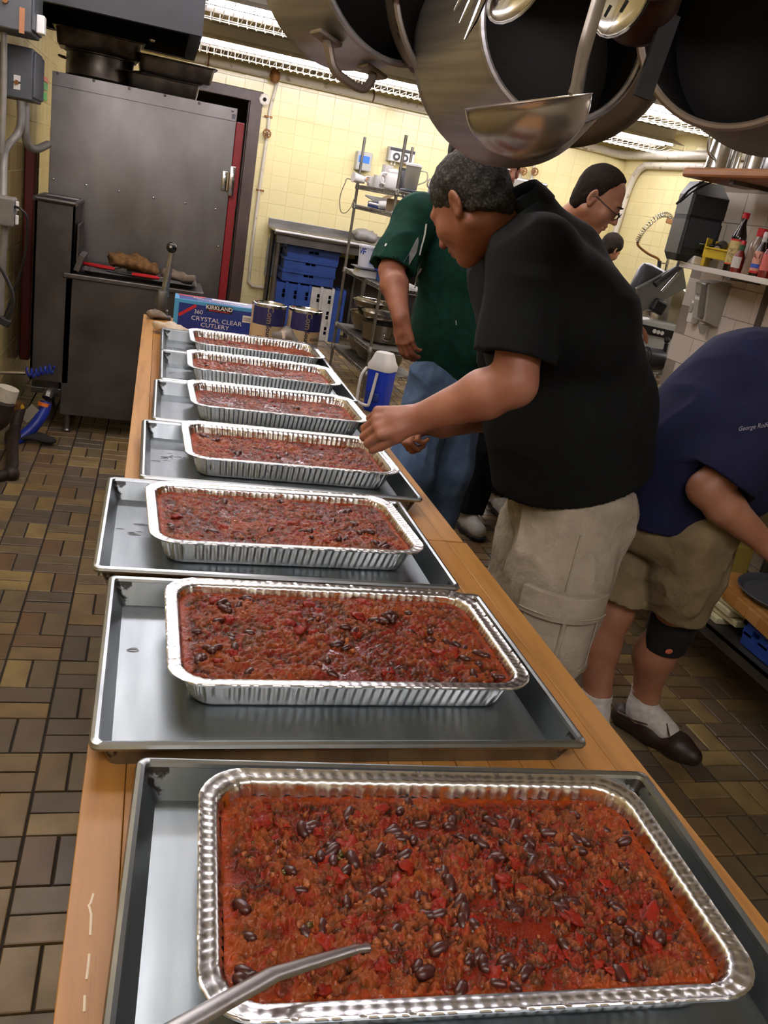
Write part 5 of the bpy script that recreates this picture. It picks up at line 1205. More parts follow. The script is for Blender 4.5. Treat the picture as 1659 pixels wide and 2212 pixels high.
# black speaker at the shelf end
t = empty('black_speaker', (2.655, 4.06, 1.775), 'black chamfered speaker box hung below the wooden shelf', 'speaker', rz=-.2)
b = MB(); ring = lambda w_, d_, zz, dy=0: [(x, y + dy, zz) for x, y in rrect(w_, d_, .012, 2)]
loft(b, [ring(.15, .15, -.20, .02), ring(.19, .2, -.165), ring(.19, .2, .0)], True, True); b.build('lower_cabinet', BLACKP, t, 20)
b = MB(); loft(b, [ring(.186, .19, .0, .005), ring(.186, .19, .022, .005)], True, True); b.build('seam', mat('deep_black', '#060606', .6), t)
b = MB(); loft(b, [ring(.19, .2, .022), ring(.19, .2, .12), ring(.12, .15, .185, .03)], True, True); b.build('upper_cabinet', BLACKP, t, 20)
MB().box((.0, -.102, -.06), (.15, .006, .14), b=.002).build('front_grille', mat('charcoal_grille', '#24262a', .7), t)
P = [at(u, v, y=y) for u, v, y in ((1520, 392, 3.95), (1490, 410, 3.9), (1470, 432, 3.86), (1462, 440, 3.88))]
tag(MB().tube(bez(P, 6), .006, 6).build('speaker_wire', MATS['black_rubber'], None, True), 'black wire drooping from wooden shelf to speaker', 'cord')
P = [at(u, v, y=y) for u, v, y in ((1545, 390, 3.95), (1500, 412, 3.88), (1468, 437, 3.86))]
tag(MB().tube(bez(P, 6), .005, 6).build('speaker_wire', MATS['black_rubber'], None, True), 'second black wire from the wooden shelf, lower of the two', 'cord')
# pre-rinse spray hose by the right wall
t = empty('spray_hose', at(1425, 580, y=8.6), 'coiled spring spray hose arching over the sink', 'spray hose'); o0 = t.location
L_ = lambda u, v, y=8.6: at(u, v, y=y) - o0
arc = bez([L_(1458, 492), L_(1452, 474), L_(1440, 464), L_(1422, 468), L_(1400, 486), L_(1385, 505), L_(1377, 522)], 10)
P = []; N = 260
for k in range(N):
    f = k / (N - 1) * (len(arc) - 1.001); i = int(f); c = arc[i].lerp(arc[i + 1], f - i); tn = (arc[i + 1] - arc[i]).normalized(); w_ = Vector((0, 1, 0)); u_ = tn.cross(w_); a = k / N * 2 * PI * 26
    P.append(c + (u_ * math.cos(a) + w_ * math.sin(a)) * .026)
MB().tube(P, .0055, 5).build('spring', STEEL_B, t, True)
MB().tube(bez([L_(1377, 522), L_(1380, 532), L_(1400, 548), L_(1420, 558), L_(1425, 566)], 6), .013, 8).build('hose', BRASS, t, True); MB().tube([L_(1425, 564), L_(1422, 590)], .022, 8).build('spray_head', BLACKP, t, True)
MB().tube([L_(1458, 492), L_(1450, 530), L_(1437, 590)], .016, 8).build('riser', STEEL_B, t, True); MB().tube([L_(1425, 568), L_(1442, 570)], .008, 6).build('arm', STEEL, t, True)
MB().tube([L_(1437, 590), L_(1437, 590) + Vector((0, .0, -.55))], .02, 8).build('base_pipe', STEEL, t, True)
p = L_(1451, 480, 8.58); MB().box(p, (.14, .03, .05), b=.012, rot=(0, .1, 0)).build('wood_grip', mat('paddle_wood', '#a87a4e', .5), t)
t = empty('sink_bench', (4.9, 8.4, 0), 'steel sink bench along the right wall', 'bench'); MB().box((.0, 0, .9), (.9, 2.4, .05), b=.01).build('top', STEEL, t); MB().box((.43, 0, 1.02), (.03, 2.4, .2)).build('backsplash', STEEL, t)
for sx in (-.4, .4):
    for sy in (-1.1, 1.1): MB().tube([(sx, sy, 0), (sx, sy, .88)], .03, 10).build('leg', STEEL_D, t, True)
# ---- meat slicer
SLC = mat('slicer_grey', '#8b8f8c', .35, .5, col2='#7c807e', vscale=3); SLD = mat('slicer_dark', '#55565a', .35, .7, col2='#47484b', vscale=4); SLW = mat('slicer_white', '#b4b8b3', .4, .2)
t = empty('meat_slicer', (2.85, 4.55, .912), 'grey metal meat slicer with tilted chute on the table', 'slicer'); o0 = t.location
L_ = lambda u, v, y=4.5: at(u, v, y=y) - o0
MB().box((.03, .05, .19), (.36, .22, .24), b=.012, rot=(0, 0, 0)).build('housing', SLW, t, 40)
MB().box((.02, -.062, .255), (.22, .01, .05), b=.002, rot=(0, .05, 0)).build('control_strip', BLACKP, t)
for k in range(3): MB().lathe([(.012, 0), (.012, .006), (.001, .006)], 12, frame((-.0 + k * .026, -.068, .257 - k * .002), (0, -1, 0))).build('button', WHITEP, t)
MB().tube([L_(1380, 772, 4.42), L_(1428, 778, 4.42)], .062, 20).build('motor', SLD, t, 40)
for u in (1386, 1392): 
    p = L_(u, 772.5, 4.42); q = L_(u + 2, 773, 4.42); MB().tube([p, q], .064, 20).build('motor_band', BLACKP, t, 40)
MB().lathe([(.128, 0), (.13, .008), (.118, .014), (.001, .016)], 36, frame((.10, .02, .40), (-.25, -1, .15))).build('blade', STEEL_B, t, 40)
b = MB().box((0, 0, 0), (.20, .10, .24), b=.05, M=Matrix.Translation(L_(1398, 620)) @ Euler((0, .25, 0)).to_matrix().to_4x4()); b.build('blade_cover', SLD, t, 40)
b = MB().box((0, 0, 0), (.30, .02, .16), b=.006, M=Matrix.Translation(L_(1428, 622, 4.44)) @ Euler((.2, -.62, 0)).to_matrix().to_4x4()); b.build('food_chute', SLC, t)
MB().tube([L_(1415, 615, 4.40), L_(1468, 577, 4.40)], .018, 12).build('pusher_arm', SLD, t, True); MB().tube([L_(1428, 630, 4.38), L_(1464, 590, 4.38)], .010, 10).build('guide_rod', STEEL_B, t, True)
MB().tube([L_(1468, 577, 4.40), L_(1472, 566, 4.40)], .022, 12).build('pusher_knob', BLACKP, t, True)
MB().box((0, 0, 0), (.09, .04, .08), b=.015, M=Matrix.Translation(L_(1422, 662, 4.44)) @ Euler((0, .3, 0)).to_matrix().to_4x4()).build('clamp', BLACKP, t)
MB().box((-.02, .02, .04), (.42, .26, .05), b=.012).build('base', SLC, t, 40)
MB().tube([L_(1440, 742, 4.4), L_(1436, 760, 4.4)], .012, 8).sph(L_(1441, 735, 4.4), .018).build('thickness_knob', BLACKP, t, True)
for sx in (-.19, .15):
    for sy in (-.08, .12): MB().lathe([(.018, 0), (.022, .016)], 10, Matrix.Translation((sx, sy, .0))).build('foot', BLACKP, t)
t = empty('metal_disc', L_(1442, 672, 4.9) + o0, 'pale round steel disc leaning behind the slicer', 'disc'); t.location.z = 1.2; MB().lathe([(.11, 0), (.10, .03), (.05, .05), (.001, .055)], 28, frame((0, 0, 0), (-.4, -1, .2))).build('disc', STEEL_B, t, True)
MB().tube([(0, 0.02, 0), (.0, .06, -.29)], .014, 8).build('stand', STEEL_D, t)
# scale and paper
t = empty('kitchen_scale', (2.62, 4.12, .9025), 'small white scale box on the counter by the slicer', 'scale'); MB().box((0, 0, .045), (.12, .10, .08), b=.008).build('body', SLW, t); MB().box((0, 0, .09), (.13, .11, .008), b=.003).build('platform', STEEL_B, t); MB().box((-.0, -.0505, .05), (.06, .002, .02)).build('display', GREYM, t)
MB().box((0, 0, .003), (.13, .11, .006)).build('base', STEEL_B, t)
t = empty('steel_rail', (2.5, 4.1, .9025), 'short steel bar lying left of the small white scale', 'bar'); MB().box((0, 0, .012), (.12, .03, .024), b=.004).build('bar', STEEL_B, t)
t = empty('paper_sheet', (2.50, 3.85, .9025), 'loose white sheet of paper on the wooden counter', 'paper', rz=.4); b = MB(); N = 8; vs = []
for i in range(N + 1):
    for j in range(2): vs.append((-.1 + .2 * i / N, -.07 + .14 * j, .002 + .006 * math.sin(i * .9)))
b.add(vs, [(2 * i, 2 * i + 2, 2 * i + 3, 2 * i + 1) for i in range(N)]); o = b.build('sheet', mat('white_paper', '#cfcac4', .8), t, True); md = o.modifiers.new('t', 'SOLIDIFY'); md.thickness = .001
# ================================================================ pots and utensils hanging over the table
BRUSH = mat('brushed_pot', '#aeadb0', .4, .75, col2='#8f8e92', vscale=3, stretch=(1, 1, 22), rvar=.08)
BRUSHD = mat('dark_pot', '#85796e', .48, .6, col2='#6a5f55', vscale=4, rvar=.1)
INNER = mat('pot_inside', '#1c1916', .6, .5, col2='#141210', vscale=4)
RUSTY = mat('rust_spotted_pan', '#8d857c', .45, .6, col2='#3b2619', vscale=34, thr=(.57, .63))
ROD = mat('rack_iron', '#2c2a29', .5, .6)
rk2 = empty('pot_rack', (.85, 1.6, 2.45), 'iron pot rack bar hanging from the ceiling', 'rack')
for dx in (-.25, .2): MB().tube([(dx, -1.0, 0), (dx, .8, 0)], .012, 10).build('bar', ROD, rk2, True)
for dy in (-.9, .7):
    MB().tube([(-.25, dy, 0), (.2, dy, 0)], .010, 8).build('cross_bar', ROD, rk2, True)
    for dx in (-.25, .2): MB().tube([(dx, dy, 0), (dx, dy, .36)], .006, 8).build('drop_rod', ROD, rk2, True)
def pot(name, rim, base, R, Rb, m, label, rimr=.006, corner=.03, group='pots hanging from the rack', hang=None, inner=INNER, handles=((1, 0),)):
    """pot whose mouth centre is rim and floor centre is base, hung by a loop from the rack"""
    rim, base = Vector(rim), Vector(base); ax = (rim - base); L = ax.length; ax.normalize()
    up = Vector((0, 0, 1)) - ax * ax.z; M = frame((0, 0, 0), ax, up)
    t = empty(name, base, label, 'pot', group)
    MB().lathe([(.001, 0), (Rb - corner, 0), (Rb - corner * .4, corner * .15), (Rb - .002, corner * .6), (Rb, corner * 1.1), (R, L)], 56, M, cap=False).build('outer_wall', m, t, 50)
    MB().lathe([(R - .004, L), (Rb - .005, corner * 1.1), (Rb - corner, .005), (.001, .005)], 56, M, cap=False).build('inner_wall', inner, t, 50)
    MB().tube([M @ Vector((R * math.cos(a), R * math.sin(a), L)) for a in np.linspace(0, 2 * PI, 57)[:-1]], rimr, 8, closed=True).build('rim', m, t, True)
    for sgn, da in handles:
        d = math.radians(da); c = Vector((sgn * math.cos(d), math.sin(d), 0)); s = Vector((-c.y, c.x, 0)); zc = L * .72
        P = [c * (R + .002) - s * .055 + Vector((0, 0, zc - .0)), c * (R + .02) - s * .05 + Vector((0, 0, zc + .01)), c * (R + .045) - s * .03 + Vector((0, 0, zc + .015)), c * (R + .045) + s * .03 + Vector((0, 0, zc + .015)), c * (R + .02) + s * .05 + Vector((0, 0, zc + .01)), c * (R + .002) + s * .055 + Vector((0, 0, zc))]
        b = MB().tube([M @ p for p in bez(P, 5)], .0075, 8)
        for q in (P[0], P[-1]): b.box((0, 0, 0), (.05, .03, .008), b=.003, M=M @ frame(q, c, s))
        b.build('handle', BRUSHD, t, True)
    top = M @ Vector((R + .05, 0, L * .72 + .015)); w = base + top
    hk = [top, top + Vector((.02, 0, .0)), top + Vector((.02, 0, .06)), Vector((top.x, top.y, 2.45 - base.z + .02))]
    MB().tube(bez(hk, 4), .005, 6).build('hook', ROD, t, True)
    return t
pa = pot('stock_pot', at(866, -128, y=1.60), at(716, -86, y=1.76), .180, .180, BRUSH, 'brushed stock pot hanging leftmost with a ring handle at its bottom', handles=((1, 0), (-1, 14)))
pb = pot('saute_pan', at(1006, -8, y=1.60), at(962, 2, y=1.645), .158, .154, RUSTY, 'rust spotted pan edge hanging between two brushed pots', handles=())
pc = pot('brazier_pot', at(1222, 57, y=1.36), at(1088, 138, y=1.60), .134, .178, BRUSH, 'large brushed pot in the middle, open mouth dark behind the ladle', corner=.05, handles=((1, 0),))
pd = pot('sauce_pot', at(1238, 76, y=2.02), at(1246, 84, y=1.80), .20, .208, BRUSHD, 'dull brown pot behind the ladle, right of the brushed pot', handles=((1, 0),))
pe = pot('kettle_pot', at(1610, 20, y=1.14), at(1735, 62, y=1.36), .142, .19, BRUSHD, 'dark pot at the upper right corner, mouth turned left', corner=.05, handles=((1, 0),))
pf = pot('copper_pan', at(1400, -70, y=1.00), at(1376, 62, y=1.05), .046, .042, mat('copper_brown', '#4e3226', .45, .7, col2='#362219', vscale=7), 'small copper brown pan above the ladle handle', corner=.02, handles=())
MB().box((0, 0, 0), (.022, .006, .09), M=Matrix.Translation(at(1418, 122, y=1.0) - pf.location) @ Euler((0, .12, 0)).to_matrix().to_4x4()).build('flat_handle', mat('black_iron_strip', '#0c0b0b', .9), pf)
# ladle
ly = .78
Lp, Rp = at(1012, 236, y=ly), at(1265, 205, y=ly); c = (Lp + Rp) / 2; r = (Rp - Lp).length / 2
n_ = (Rp - Lp).cross(c - CAM_C).normalized(); n_ = n_ if n_.z > 0 else -n_
n_ = (n_ + (CAM_C - c).normalized() * .015).normalized()
t = empty('ladle', c, 'large steel ladle hanging in front of the pots', 'ladle'); M = frame((0, 0, 0), n_, Rp - Lp)
prof = [(r * math.sin(a), -r * .86 * math.cos(a)) for a in np.linspace(.01, PI / 2, 14)]
LADM = mat('ladle_steel', '#c4bdb6', .24, .9, col2='#a39b93', vscale=5, rvar=.06)
MB().lathe(prof + [(r + .0012, .0008), (r - .0012, .0008)] + [((r - .0022) * math.sin(a), -(r * .86 - .002) * math.cos(a)) for a in np.linspace(PI / 2, .01, 14)], 48, M, cap=False).build('bowl', LADM, t, 60)
P = [at(u, v, y=y) - c for u, v, y in ((1240, 214, .80), (1246, 196, .81), (1252, 160, .83), (1262, 110, .85), (1282, 40, .86), (1312, -60, .87))]
MB().tube(bez(P, 6), .0085, 12, flat=.22, up=(0, 1, 0)).build('handle', LADM, t, True)
MB().tube(bez([P[-1], P[-1] + Vector((.05, 0, .22)), P[-1] + Vector((.06, .0, .42))], 4), .006, 8).build('hook_end', LADM, t, True)
# fork and spoons
def utensil(name, label, tip, top, build):
    t = empty(name, tip, label, name.split('_')[-1], 'utensils hanging among the pots'); build(t, Vector(top) - Vector(tip)); return t
def fork(t, d):
    dn = d.normalized(); s = dn.cross(Vector((0, 1, 0))).normalized()
    for k, (o, l) in enumerate(((0, 0), (.014, .012), (.026, .02))):
        MB().tube(bez([s * o + dn * l, s * o * .9 + dn * (l + .03), dn * .09 + s * .012]), [.001] + [.0035] * 15 + [.004][:0], 6).build('tine', STEEL_B, t, True) if False else MB().tube([s * o + dn * l, s * o * .95 + dn * (l + .03), s * (.004 + o * .6) + dn * .09], [.0008, .0035, .005], 6).build('tine', STEEL_B, t, True)
    MB().tube([dn * .085 + s * .01, d], .007, 8, flat=.4).build('shank', STEEL_B, t, True)
utensil('carving_fork', 'pointed steel fork tines hanging in front of the brushed pot', at(1004, 86, y=1.05), at(1078, -60, y=1.1), fork)
def slot(t, d):
    dn = d.normalized(); M = frame(dn * .035, (CAM_C - t.location), dn)
    bm = bmesh.new(); bmesh.ops.create_uvsphere(bm, u_segments=20, v_segments=10, radius=1); bmesh.ops.delete(bm, geom=[v for v in bm.verts if v.co.z > .05], context='VERTS')
    bmesh.ops.scale(bm, vec=(.042, .028, .014), verts=bm.verts); MB().bm(bm, 0, M).build('bowl', STEEL_B, t, True)
    for k in range(4): MB().box((0, 0, 0), (.012, .003, .004), M=M @ Matrix.Translation((-.018 + .012 * k, (-1) ** k * .006, -.0125))).build('slot', DARK, t)
    MB().tube([dn * .07, d], .006, 8, flat=.4).build('shank', STEEL_B, t, True)
utensil('slotted_spoon', 'slotted steel spoon hanging at the top, right of the ladle handle', at(1318, 40, y=.95), at(1400, -100, y=1.0), slot)
def plain(t, d):
    dn = d.normalized(); M = frame(dn * .04, (CAM_C - t.location), dn); bm = bmesh.new(); bmesh.ops.create_uvsphere(bm, u_segments=20, v_segments=10, radius=1)
    bmesh.ops.delete(bm, geom=[v for v in bm.verts if v.co.z > .05], context='VERTS'); bmesh.ops.scale(bm, vec=(.045, .026, .014), verts=bm.verts); MB().bm(bm, 0, M).build('bowl', STEEL_B, t, True); MB().tube([dn * .08, d], .006, 8, flat=.4).build('shank', STEEL_B, t, True)
utensil('serving_spoon', 'plain steel spoon hanging at the top, left of the ladle handle', at(1080, 20, y=1.15), at(1180, -92, y=1.2), plain)
# ================================================================ figures: smooth-blended distance fields turned into one surface
def V3(p): return np.array(p, float)
class Fig:
    """list of shapes; each: (kind, params, k blend, cuts, mode)"""
    def __init__(s): s.p = []
    def rc(s, a, b, ra, rb, k=.02, cuts=(), mode='+', fl=None): s.p.append(('rc', (V3(a), V3(b), ra, rb, fl), k, cuts, mode)); return s
    def el(s, c, r, k=.02, R=None, cuts=(), mode='+'): s.p.append(('el', (V3(c), V3(r), None if R is None else np.array(R, float)), k, cuts, mode)); return s
    def chain(s, pts, rad, k=.02, **kw):
        for i in range(len(pts) - 1): s.rc(pts[i], pts[i + 1], rad[i], rad[i + 1], k, **kw)
        return s
    def dist(s, P, sel=None, raw=None):
        D = np.full(len(P), 9.)
        for ip, (kind, a, k, cuts, mode) in enumerate(s.p):
            if sel is not None and not sel[ip]: continue
            if kind == 'rc':
                A, B, ra, rb, fl = a; ba = B - A; pa = P - A
                if fl is not None:      # flattened limb: scale distance along direction fl[0] by fl[1]
                    n = V3(fl[0]); n = n / np.linalg.norm(n); pn = pa @ n; bn = ba @ n
                    pa = pa + np.outer(pn, n) * (fl[1] - 1); ba = ba + n * bn * (fl[1] - 1)
                t = np.clip(pa @ ba / max(ba @ ba, 1e-12), 0, 1); d = np.linalg.norm(pa - t[:, None] * ba, axis=1) - (ra + (rb - ra) * t)
                if fl is not None: d = d / max(1, fl[1]) if fl[1] > 1 else d
            else:
                c, r, R = a; q = P - c
                if R is not None: q = q @ R
                k0 = np.linalg.norm(q / r, axis=1); k1 = np.linalg.norm(q / (r * r), axis=1); d = np.where(k1 > 1e-9, k0 * (k0 - 1) / np.maximum(k1, 1e-9), -r.min())
            if raw is not None: raw.append(d)
            for pt, n in cuts:
                n = V3(n); n = n / np.linalg.norm(n); d = np.maximum(d, (P - V3(pt)) @ n)
            if mode == '+':
                h = np.maximum(k - np.abs(D - d), 0) / k; D = np.minimum(D, d) - h * h * k * .25
            else:
                h = np.maximum(k - np.abs(-D - d), 0) / k; D = np.maximum(D, -d) + h * h * k * .25
        return D
    def bounds(s):
        lo, hi = np.full(3, 9e9), np.full(3, -9e9)
        for kind, a, k, cuts, mode in s.p:
            if mode != '+': continue
            if kind == 'rc':
                for p, r in ((a[0], a[2]), (a[1], a[3])): 
                    lo = np.minimum(lo, p - r); hi = np.maximum(hi, p + r)
            else: m = a[1].max(); lo = np.minimum(lo, a[0] - m); hi = np.maximum(hi, a[0] + m)
        return lo - .03, hi + .03
def polygonize(fig, h, extra=None):
    lo, hi = fig.bounds(); B = 8
    nb = np.ceil((hi - lo) / (h * B)).astype(int); n = nb * B + 1
    f = (lambda P, sel=None: fig.dist(P, sel)) if extra is None else (lambda P, sel=None: extra(P, fig.dist(P, sel)))
    g = np.stack(np.meshgrid(*[np.arange(k) for k in nb], indexing='ij'), -1).reshape(-1, 3)
    dc = f(lo + (g + .5) * B * h)
    D = np.empty(n, np.float32); full = np.repeat(np.repeat(np.repeat(dc.reshape(nb), B, 0), B, 1), B, 2)
    D[:-1, :-1, :-1] = full; D[-1] = 1; D[:, -1] = 1; D[:, :, -1] = 1
    act = g[np.abs(dc) < B * h * 1.15 + .012]
    o = np.stack(np.meshgrid(*[np.arange(B + 1)] * 3, indexing='ij'), -1).reshape(-1, 3)
    sb = act // 3; key = (sb[:, 0] * 4096 + sb[:, 1]) * 4096 + sb[:, 2]; uk, inv = np.unique(key, return_inverse=True)
    cen = np.zeros((len(uk), 3)); cen[inv] = lo + (sb * 3 + 1.5) * B * h; rad = 1.5 * B * h * 1.7321
    raw = []; fig.dist(cen, None, raw); raw = np.stack(raw, 1); plus = np.array([p[4] == '+' for p in fig.p])
    near = raw < (np.where(plus, raw, 9).min(1)[:, None] + 2.2 * rad + .08)
    for gi in range(len(uk)):
        I = (act[inv == gi][:, None] * B + o).reshape(-1, 3); D[I[:, 0], I[:, 1], I[:, 2]] = f(lo + I * h, near[gi])
    ins = D < 0
    c = [ins[i:n[0] - 1 + i, j:n[1] - 1 + j, k:n[2] - 1 + k] for i in (0, 1) for j in (0, 1) for k in (0, 1)]
    anyc = np.logical_or.reduce(c); allc = np.logical_and.reduce(c); cell = np.argwhere(anyc & ~allc)
    cid = np.full([k - 1 for k in n], -1, np.int64); cid[tuple(cell.T)] = np.arange(len(cell))
    corner = [(i, j, k) for i in (0, 1) for j in (0, 1) for k in (0, 1)]
    val = np.stack([D[cell[:, 0] + i, cell[:, 1] + j, cell[:, 2] + k] for i, j, k in corner], 1)
    acc = np.zeros((len(cell), 3)); cnt = np.zeros(len(cell))
    for a in range(8):
        for b in range(a + 1, 8):
            ca, cb = np.array(corner[a]), np.array(corner[b])
            if np.abs(ca - cb).sum() != 1: continue
            va, vb = val[:, a], val[:, b]; m = (va < 0) != (vb < 0); t = np.where(m, va / np.where(m, va - vb, 1), 0)
            acc += np.where(m[:, None], ca + t[:, None] * (cb - ca), 0); cnt += m
    verts = lo + (cell + acc / np.maximum(cnt, 1)[:, None]) * h
    quads = []
    for ax in range(3):
        sl0 = [slice(0, n[i] - 1) for i in range(3)]; sl1 = list(sl0); sl1[ax] = slice(1, n[ax])
        u, w = [(1, 2), (2, 0), (0, 1)][ax]
        A = ins[tuple(sl0)]; Bq = ins[tuple(sl1)]
        e = np.argwhere(A != Bq); e = e[(e[:, u] > 0) & (e[:, w] > 0)]
        if not len(e): continue
        def C(du, dw): q = e.copy(); q[:, u] -= du; q[:, w] -= dw; return cid[tuple(q.T)]
        q = np.stack([C(1, 1), C(0, 1), C(0, 0), C(1, 0)], 1); fl = ~A[tuple(e.T)]
        q[fl] = q[fl][:, ::-1]; quads.append(q)
    Q = np.concatenate(quads); Q = Q[(Q >= 0).all(1)]
    return verts, Q
def fig_obj(name, fig, h, m, parent, extra=None, keep=None):
    v, q = polygonize(fig, h, extra); o0 = np.array(parent.location); me = bpy.data.meshes.new(name)
    me.vertices.add(len(v)); me.vertices.foreach_set('co', (v - o0).astype(np.float32).ravel())
    me.loops.add(len(q) * 4); me.loops.foreach_set('vertex_index', q.astype(np.int32).ravel())
    me.polygons.add(len(q)); me.polygons.foreach_set('loop_start', np.arange(0, len(q) * 4, 4, dtype=np.int32)); me.polygons.foreach_set('loop_total', np.full(len(q), 4, np.int32))
    me.update(calc_edges=True); me.validate()
    me.polygons.foreach_set('use_smooth', [True] * len(q)); me.materials.append(m)
    o = bpy.data.objects.new(name, me); COL.objects.link(o); o.parent = parent; return o
def basis(fwd, up):
    f = V3(fwd); f /= np.linalg.norm(f); u = V3(up); u -= f * (u @ f); u /= np.linalg.norm(u); r = np.cross(f, u); return np.stack([r, f, u], 1)   # columns right, forward, up
def head(F, c, R, s=1., neck=None, jowl=1.0, nose=1.0):
    """head centred at c; R columns right/forward/up"""
    W = lambda x, y, z: c + R @ (np.array((x, y, z)) * s)
    F.el(W(0, -.015, .038), np.array((.076, .098, .088)) * s, .02, R)
    F.el(W(0, .03, -.028), np.array((.063 * jowl, .068, .088)) * s, .03, R)
    F.rc(W(-.045 * jowl, -.005, -.055), W(0, .066, -.098), .026 * s, .02 * s, .02); F.rc(W(.045 * jowl, -.005, -.055), W(0, .066, -.098), .026 * s, .02 * s, .02)
    F.el(W(0, .074, -.098), np.array((.024, .018, .016)) * s, .012, R)
    F.rc(W(-.036, .08, .026), W(.036, .08, .026), .012 * s, .012 * s, .016)
    for sx in (-1, 1):
        F.el(W(sx * .042, .062, -.028), np.array((.028, .026, .03)) * s, .016, R)
        F.el(W(sx * .031, .104, .008), np.array((.019, .014, .012)) * s, .012, R, mode='-')
        F.el(W(sx * .031, .078, .007), np.array((.017, .014, .0105)) * s, .006, R)
    F.rc(W(0, .09, .012), W(0, .113 * nose, -.03), .009 * s, .0125 * s, .01)
    for sx in (-1, 1): F.el(W(sx * .013, .1, -.036), np.array((.0095, .012, .0085)) * s, .006, R)
    F.el(W(0, .092, -.062), np.array((.026, .011, .0075)) * s, .007, R); F.el(W(0, .09, -.0755), np.array((.022, .012, .008)) * s, .007, R)
    F.rc(W(-.022, .103, -.0685), W(.022, .103, -.0685), .0022 * s, .0022 * s, .004, mode='-')
    for sx in (-1, 1):
        E = R @ np.array(((math.cos(.45 * sx), -math.sin(.45 * sx), 0), (math.sin(.45 * sx), math.cos(.45 * sx), 0), (0, 0, 1)))
        F.el(W(sx * .079, -.012, -.004), np.array((.0085, .02, .034)) * s, .006, E); F.el(W(sx * .079, -.005, -.03), np.array((.008, .011, .013)) * s, .006, E)
        F.el(W(sx * .088, -.008, -.002), np.array((.007, .0115, .02)) * s, .004, E, mode='-')
    if neck is not None: F.rc(W(0, -.03, -.055), neck, .056 * s, .064 * s, .03)
def hair_cap(c, R, s=1., t=.009, line=None, seed=0, amp=.003):
    """function giving the hair shell: the skull grown by t, kept above the hairline planes"""
    F = Fig(); W = lambda x, y, z: c + R @ (np.array((x, y, z)) * s)
    F.el(W(0, -.016, .040), np.array((.077 + t, .099 + t, .088 + t)) * s, .02, R); F.el(W(0, -.045, -.02), np.array((.066 + t, .062, .085)) * s, .03, R)
    def extra(P, D):
        q = ((P - c) @ R) / s; x, y, z = q.T
        n = vnoise(q * 55, seed) * .5 + vnoise(q * np.array((170, 170, 60)), seed + 3) * .5
        D = D + amp * n
        for (a, b, cc, d) in line: D = np.maximum(D, a * np.abs(x) + b * y + cc * z + d + .0065 * n)
        return D
    return F, extra
def arm_hand(F, sh, el, wr, dirn, normal, side, r=(.052, .042, .028), curl=(.35, .5, .4), spread=.1, s=1., thumb=.6, k=.02, hk=.010):
    """arm from shoulder to wrist and a five fingered hand; dirn finger direction, normal = back-of-hand direction, side = +1 thumb along dirn x normal"""
    sh, el, wr = V3(sh), V3(el), V3(wr)
    F.chain([sh, el], [r[0], r[1]], k); mid = el + (wr - el) * .3; F.rc(el, mid, r[1], r[1] * 1.08, k); F.rc(mid, wr, r[1] * 1.08, r[2], k)
    f = V3(dirn); f /= np.linalg.norm(f); n = V3(normal); n -= f * (n @ f); n /= np.linalg.norm(n); t = np.cross(f, n) * side
    palm = wr + f * .092 * s
    F.rc(wr, wr + f * .045 * s, r[2] * .98, .029 * s, .015, fl=(n, 1.25))
    for a in (-1.5, -.5, .5, 1.5): F.rc(wr + f * .02 * s + t * a * .012 * s, palm + t * a * .0195 * s - f * .006 * s * abs(a), .0165 * s, .0128 * s, hk)
    L = ((.040, .026, .020), (.045, .030, .021), (.043, .028, .021), (.033, .020, .018))   # index .. little
    for i, (a, l) in enumerate(zip((1.5, .5, -.5, -1.5), L)):
        p = palm + t * a * .0195 * s - f * .006 * s * abs(a); ang = spread * (a / 1.5) * .5; cur = 0; cm = 1 + .08 * i
        rr = (.0108, .0098, .0088, .0075) if i < 3 else (.0092, .0084, .0076, .0066)
        for j in range(3):
            cur += curl[j] * cm; d = (f * math.cos(ang) + t * math.sin(ang)); d = d * math.cos(cur) - n * math.sin(cur); q = p + d * l[j] * s * 1.05
            F.rc(p, q, rr[j] * s, rr[j + 1] * s, .0035); p = q
    p = wr + f * .022 * s + t * .022 * s; d = f * math.cos(thumb) + t * math.sin(thumb) - n * .35; d /= np.linalg.norm(d)
    F.rc(wr + f * .012 * s + t * .01 * s, p + d * .032 * s, .017 * s, .0145 * s, hk); p = p + d * .032 * s
    d2 = d * .85 + f * .5 - n * .25; d2 /= np.linalg.norm(d2); q = p + d2 * .034 * s; F.rc(p, q, .0128 * s, .011 * s, .004); F.rc(q, q + (d2 + f * .35 - n * .2) / 1.3 * .026 * s, .0108 * s, .0085 * s, .004)
def wrinkle(amp, fr, seed=0, z=(1, 1, 1)):
    z = np.array(z)
    def f(P, D):
        m = np.abs(D) < .05; out = D.copy()
        if m.any():
            q = P[m] * z; w = vnoise(q * 3 + 9, seed + 7) * 1.2
            n = 1 - np.abs(vnoise(q * fr + w[:, None], seed)); n2 = vnoise(q * fr * .45, seed + 2)
            out[m] = D[m] - amp * (n ** 3 - .35) - amp * .9 * n2
        return out
    return f
SKIN = mat('skin', '#a8785f', .48, col2='#95644c', vscale=11, bump=.12, bscale=180, sub=.06)
SKINR = mat('ruddy_skin', '#a06d57', .5, col2='#8b5744', vscale=11, bump=.12, bscale=180, sub=.06)
def cloth(name, c, c2, **k): return mat(name, c, .85, 0, c2, vscale=k.pop('vs', 30), bump=k.pop('bump', .25), bscale=k.pop('bs', 420), spec=.25, **k)
BLACKSH = cloth('black_shirt_cloth', '#0b0f10', '#080a0b'); GREENSH = cloth('green_shirt_cloth', '#0a3a2f', '#072c24'); NAVYSH = cloth('navy_shirt_cloth', '#1c1f3f', '#161934', vs=12)
